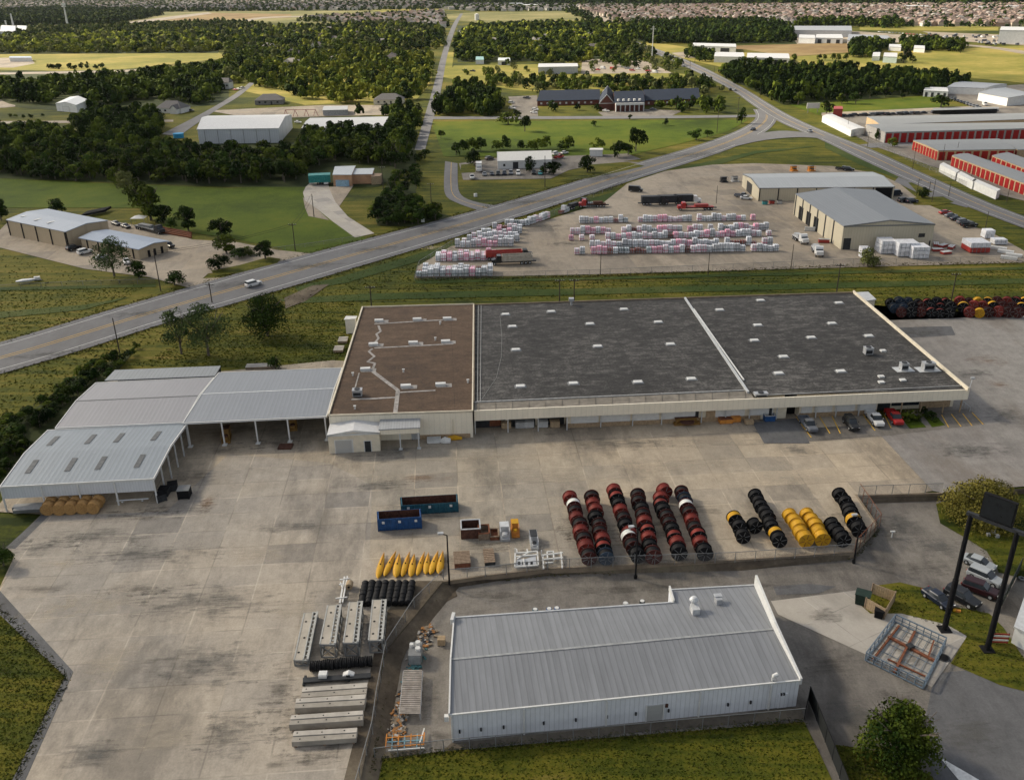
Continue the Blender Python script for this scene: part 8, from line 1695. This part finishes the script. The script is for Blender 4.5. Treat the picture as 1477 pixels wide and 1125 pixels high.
# stains, tyre wear, worn patches and painted shadow-like zones on the paving
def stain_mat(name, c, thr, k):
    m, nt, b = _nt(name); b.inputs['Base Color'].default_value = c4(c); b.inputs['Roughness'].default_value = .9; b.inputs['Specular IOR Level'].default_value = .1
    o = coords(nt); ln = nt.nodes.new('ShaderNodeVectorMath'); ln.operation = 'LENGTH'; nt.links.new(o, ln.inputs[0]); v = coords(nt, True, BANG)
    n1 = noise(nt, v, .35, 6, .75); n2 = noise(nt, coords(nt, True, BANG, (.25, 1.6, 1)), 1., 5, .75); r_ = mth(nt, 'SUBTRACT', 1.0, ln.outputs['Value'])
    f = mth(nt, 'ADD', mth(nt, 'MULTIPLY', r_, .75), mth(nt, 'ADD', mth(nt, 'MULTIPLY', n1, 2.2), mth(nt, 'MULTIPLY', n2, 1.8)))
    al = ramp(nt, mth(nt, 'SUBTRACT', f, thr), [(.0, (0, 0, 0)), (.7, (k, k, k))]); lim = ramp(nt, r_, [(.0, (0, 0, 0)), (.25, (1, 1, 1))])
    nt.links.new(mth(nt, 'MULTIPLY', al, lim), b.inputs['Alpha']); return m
SM = [stain_mat('dark_stain_shade', (.075, .068, .058), 2.34, .5), stain_mat('worn_pale', (.44, .385, .30), 2.30, .55), stain_mat('rust_stain', (.20, .10, .045), 2.35, .5), stain_mat('grey_wear', (.12, .118, .11), 2.25, .6)]  # dark discs also paint shadow-like darkening around sheds, beams and reels
SMESH = []
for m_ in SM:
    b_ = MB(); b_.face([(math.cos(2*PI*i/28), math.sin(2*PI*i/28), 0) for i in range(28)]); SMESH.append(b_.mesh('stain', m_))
NS = [0]
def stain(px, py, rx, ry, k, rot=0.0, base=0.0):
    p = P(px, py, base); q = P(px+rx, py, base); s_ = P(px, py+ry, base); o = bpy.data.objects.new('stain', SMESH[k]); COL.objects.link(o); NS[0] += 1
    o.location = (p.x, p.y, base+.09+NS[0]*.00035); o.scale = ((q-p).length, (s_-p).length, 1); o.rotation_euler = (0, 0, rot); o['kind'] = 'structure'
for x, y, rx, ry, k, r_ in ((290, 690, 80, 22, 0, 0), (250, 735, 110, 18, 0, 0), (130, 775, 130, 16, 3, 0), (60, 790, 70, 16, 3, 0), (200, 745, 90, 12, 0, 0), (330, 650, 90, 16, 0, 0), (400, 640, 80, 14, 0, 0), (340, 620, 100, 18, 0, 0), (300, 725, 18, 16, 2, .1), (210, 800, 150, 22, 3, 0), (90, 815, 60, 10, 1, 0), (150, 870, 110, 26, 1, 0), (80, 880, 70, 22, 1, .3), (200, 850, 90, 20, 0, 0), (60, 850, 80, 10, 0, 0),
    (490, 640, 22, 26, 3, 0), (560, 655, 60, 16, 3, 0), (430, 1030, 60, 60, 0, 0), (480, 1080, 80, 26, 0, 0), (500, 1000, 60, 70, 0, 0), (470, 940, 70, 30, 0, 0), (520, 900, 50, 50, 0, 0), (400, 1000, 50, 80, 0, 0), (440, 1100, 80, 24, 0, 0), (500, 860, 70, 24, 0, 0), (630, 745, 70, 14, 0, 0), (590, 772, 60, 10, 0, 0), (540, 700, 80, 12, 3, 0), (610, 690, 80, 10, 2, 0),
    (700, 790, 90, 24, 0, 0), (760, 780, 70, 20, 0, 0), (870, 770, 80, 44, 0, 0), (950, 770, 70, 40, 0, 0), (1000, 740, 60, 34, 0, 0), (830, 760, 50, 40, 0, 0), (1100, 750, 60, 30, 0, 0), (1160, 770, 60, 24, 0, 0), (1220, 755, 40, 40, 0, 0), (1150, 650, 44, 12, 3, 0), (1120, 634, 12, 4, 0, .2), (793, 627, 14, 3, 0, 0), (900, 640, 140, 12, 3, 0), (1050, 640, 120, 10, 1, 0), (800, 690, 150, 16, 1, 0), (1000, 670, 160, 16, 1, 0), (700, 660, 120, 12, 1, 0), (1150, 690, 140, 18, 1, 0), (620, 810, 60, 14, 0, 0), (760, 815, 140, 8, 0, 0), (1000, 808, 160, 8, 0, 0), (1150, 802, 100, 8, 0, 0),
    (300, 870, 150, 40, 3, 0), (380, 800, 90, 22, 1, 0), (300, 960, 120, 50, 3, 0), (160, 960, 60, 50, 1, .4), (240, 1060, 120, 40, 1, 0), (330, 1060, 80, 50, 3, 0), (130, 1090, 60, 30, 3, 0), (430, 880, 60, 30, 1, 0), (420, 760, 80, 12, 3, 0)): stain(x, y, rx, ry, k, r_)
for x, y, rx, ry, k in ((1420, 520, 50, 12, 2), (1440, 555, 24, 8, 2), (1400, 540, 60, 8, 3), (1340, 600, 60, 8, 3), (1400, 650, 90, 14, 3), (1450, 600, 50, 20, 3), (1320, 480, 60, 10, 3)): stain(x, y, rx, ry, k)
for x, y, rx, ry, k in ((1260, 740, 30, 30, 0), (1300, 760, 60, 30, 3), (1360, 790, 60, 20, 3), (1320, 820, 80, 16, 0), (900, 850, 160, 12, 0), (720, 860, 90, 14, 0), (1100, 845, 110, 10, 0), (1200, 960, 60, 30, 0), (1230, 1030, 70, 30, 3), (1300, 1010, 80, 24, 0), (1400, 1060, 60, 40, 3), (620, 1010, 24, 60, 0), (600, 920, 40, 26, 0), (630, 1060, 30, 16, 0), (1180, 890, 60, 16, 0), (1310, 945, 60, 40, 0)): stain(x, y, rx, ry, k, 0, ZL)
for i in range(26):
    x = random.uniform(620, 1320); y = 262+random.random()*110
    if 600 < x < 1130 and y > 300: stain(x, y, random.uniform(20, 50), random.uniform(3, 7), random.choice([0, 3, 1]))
# wheel tracks and patches on the highway lanes
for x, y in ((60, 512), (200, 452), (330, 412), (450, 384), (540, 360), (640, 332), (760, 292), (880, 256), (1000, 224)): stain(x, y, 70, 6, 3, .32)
# unseen clouds, added out of view to shade the foreground, woods and horizon
m, nt, b = _nt('shade_cloud'); nt.nodes.remove(b); tr = nt.nodes.new('ShaderNodeBsdfTransparent'); df = nt.nodes.new('ShaderNodeBsdfTranslucent'); df.inputs[0].default_value = (.85, .87, .9, 1); mx = nt.nodes.new('ShaderNodeMixShader')
v = coords(nt, True); f = ramp(nt, noise(nt, v, .004, 5), [(.35, (.28, .28, .28)), (.6, (.50, .50, .50))]); nt.links.new(f, mx.inputs[0]); nt.links.new(tr.outputs[0], mx.inputs[1]); nt.links.new(df.outputs[0], mx.inputs[2]); nt.links.new(mx.outputs[0], nt.nodes['Material Output'].inputs[0]); CLD = m
def cloud(cx, cy, sx, sy, label, seed, alt=620):
    off = sd*(alt/sd.z); import bmesh
    bm = bmesh.new(); bmesh.ops.create_icosphere(bm, subdivisions=5, radius=1); rr = random.Random(seed); ph = [rr.uniform(0, 6) for _ in range(6)]
    for q in bm.verts:
        x, y, z = q.co; k = 1+.10*math.sin(5*x+ph[0])*math.cos(4*y+ph[1])+.07*math.sin(9*y+ph[2]+3*x)+.05*math.sin(14*x+ph[3])*math.sin(13*y+ph[4])
        q.co = (x*k*sx, y*k*sy, z*k*(60 if z > 0 else 22))
    me = bpy.data.meshes.new('cloud'); bm.to_mesh(me); bm.free(); me.materials.append(CLD); me.polygons.foreach_set('use_smooth', [True]*len(me.polygons)); o = bpy.data.objects.new('cloud', me); COL.objects.link(o); o.location = (cx+off.x, cy+off.y, alt); tag(o, label, 'cloud', kind='structure')
cloud(-20, 170, 520, 300, 'large unseen broken cloud added to shade the warehouses', 1)
cloud(-330, 560, 230, 130, 'smaller unseen cloud added to shade the left woods', 2)
cloud(420, 720, 300, 55, 'long narrow unseen cloud added to shade the dark wood', 3)
cloud(0, 3300, 3500, 420, 'very long unseen cloud bank added to shade the horizon', 4)
# haze
hb = MB(); X, Y0, Y1, Z0, Z1 = 4200, -400, 9000, -2.2, 130
hb.box((0, (Y0+Y1)/2, (Z0+Z1)/2), (2*X, Y1-Y0, Z1-Z0)); m = bpy.data.materials.new('haze_air'); m.use_nodes = True; nt = m.node_tree; nt.nodes.remove(nt.nodes['Principled BSDF']); pv = nt.nodes.new('ShaderNodeVolumePrincipled'); pv.inputs['Color'].default_value = (.80, .88, .95, 1); pv.inputs['Density'].default_value = 0.00001; pv.inputs['Anisotropy'].default_value = .2; nt.links.new(pv.outputs[0], nt.nodes['Material Output'].inputs['Volume'])
solo('haze', 'thin pale haze over the whole plain', 'haze', hb, m, kind='stuff', origin=(0, 0, 0))
SC.view_settings.view_transform = 'Standard'; SC.view_settings.look = 'None'; SC.view_settings.exposure = 0.5; SC.view_settings.gamma = 1
SC.cycles.max_bounces = 6; SC.cycles.transparent_max_bounces = 16; SC.cycles.volume_bounces = 0; SC.cycles.diffuse_bounces = 3
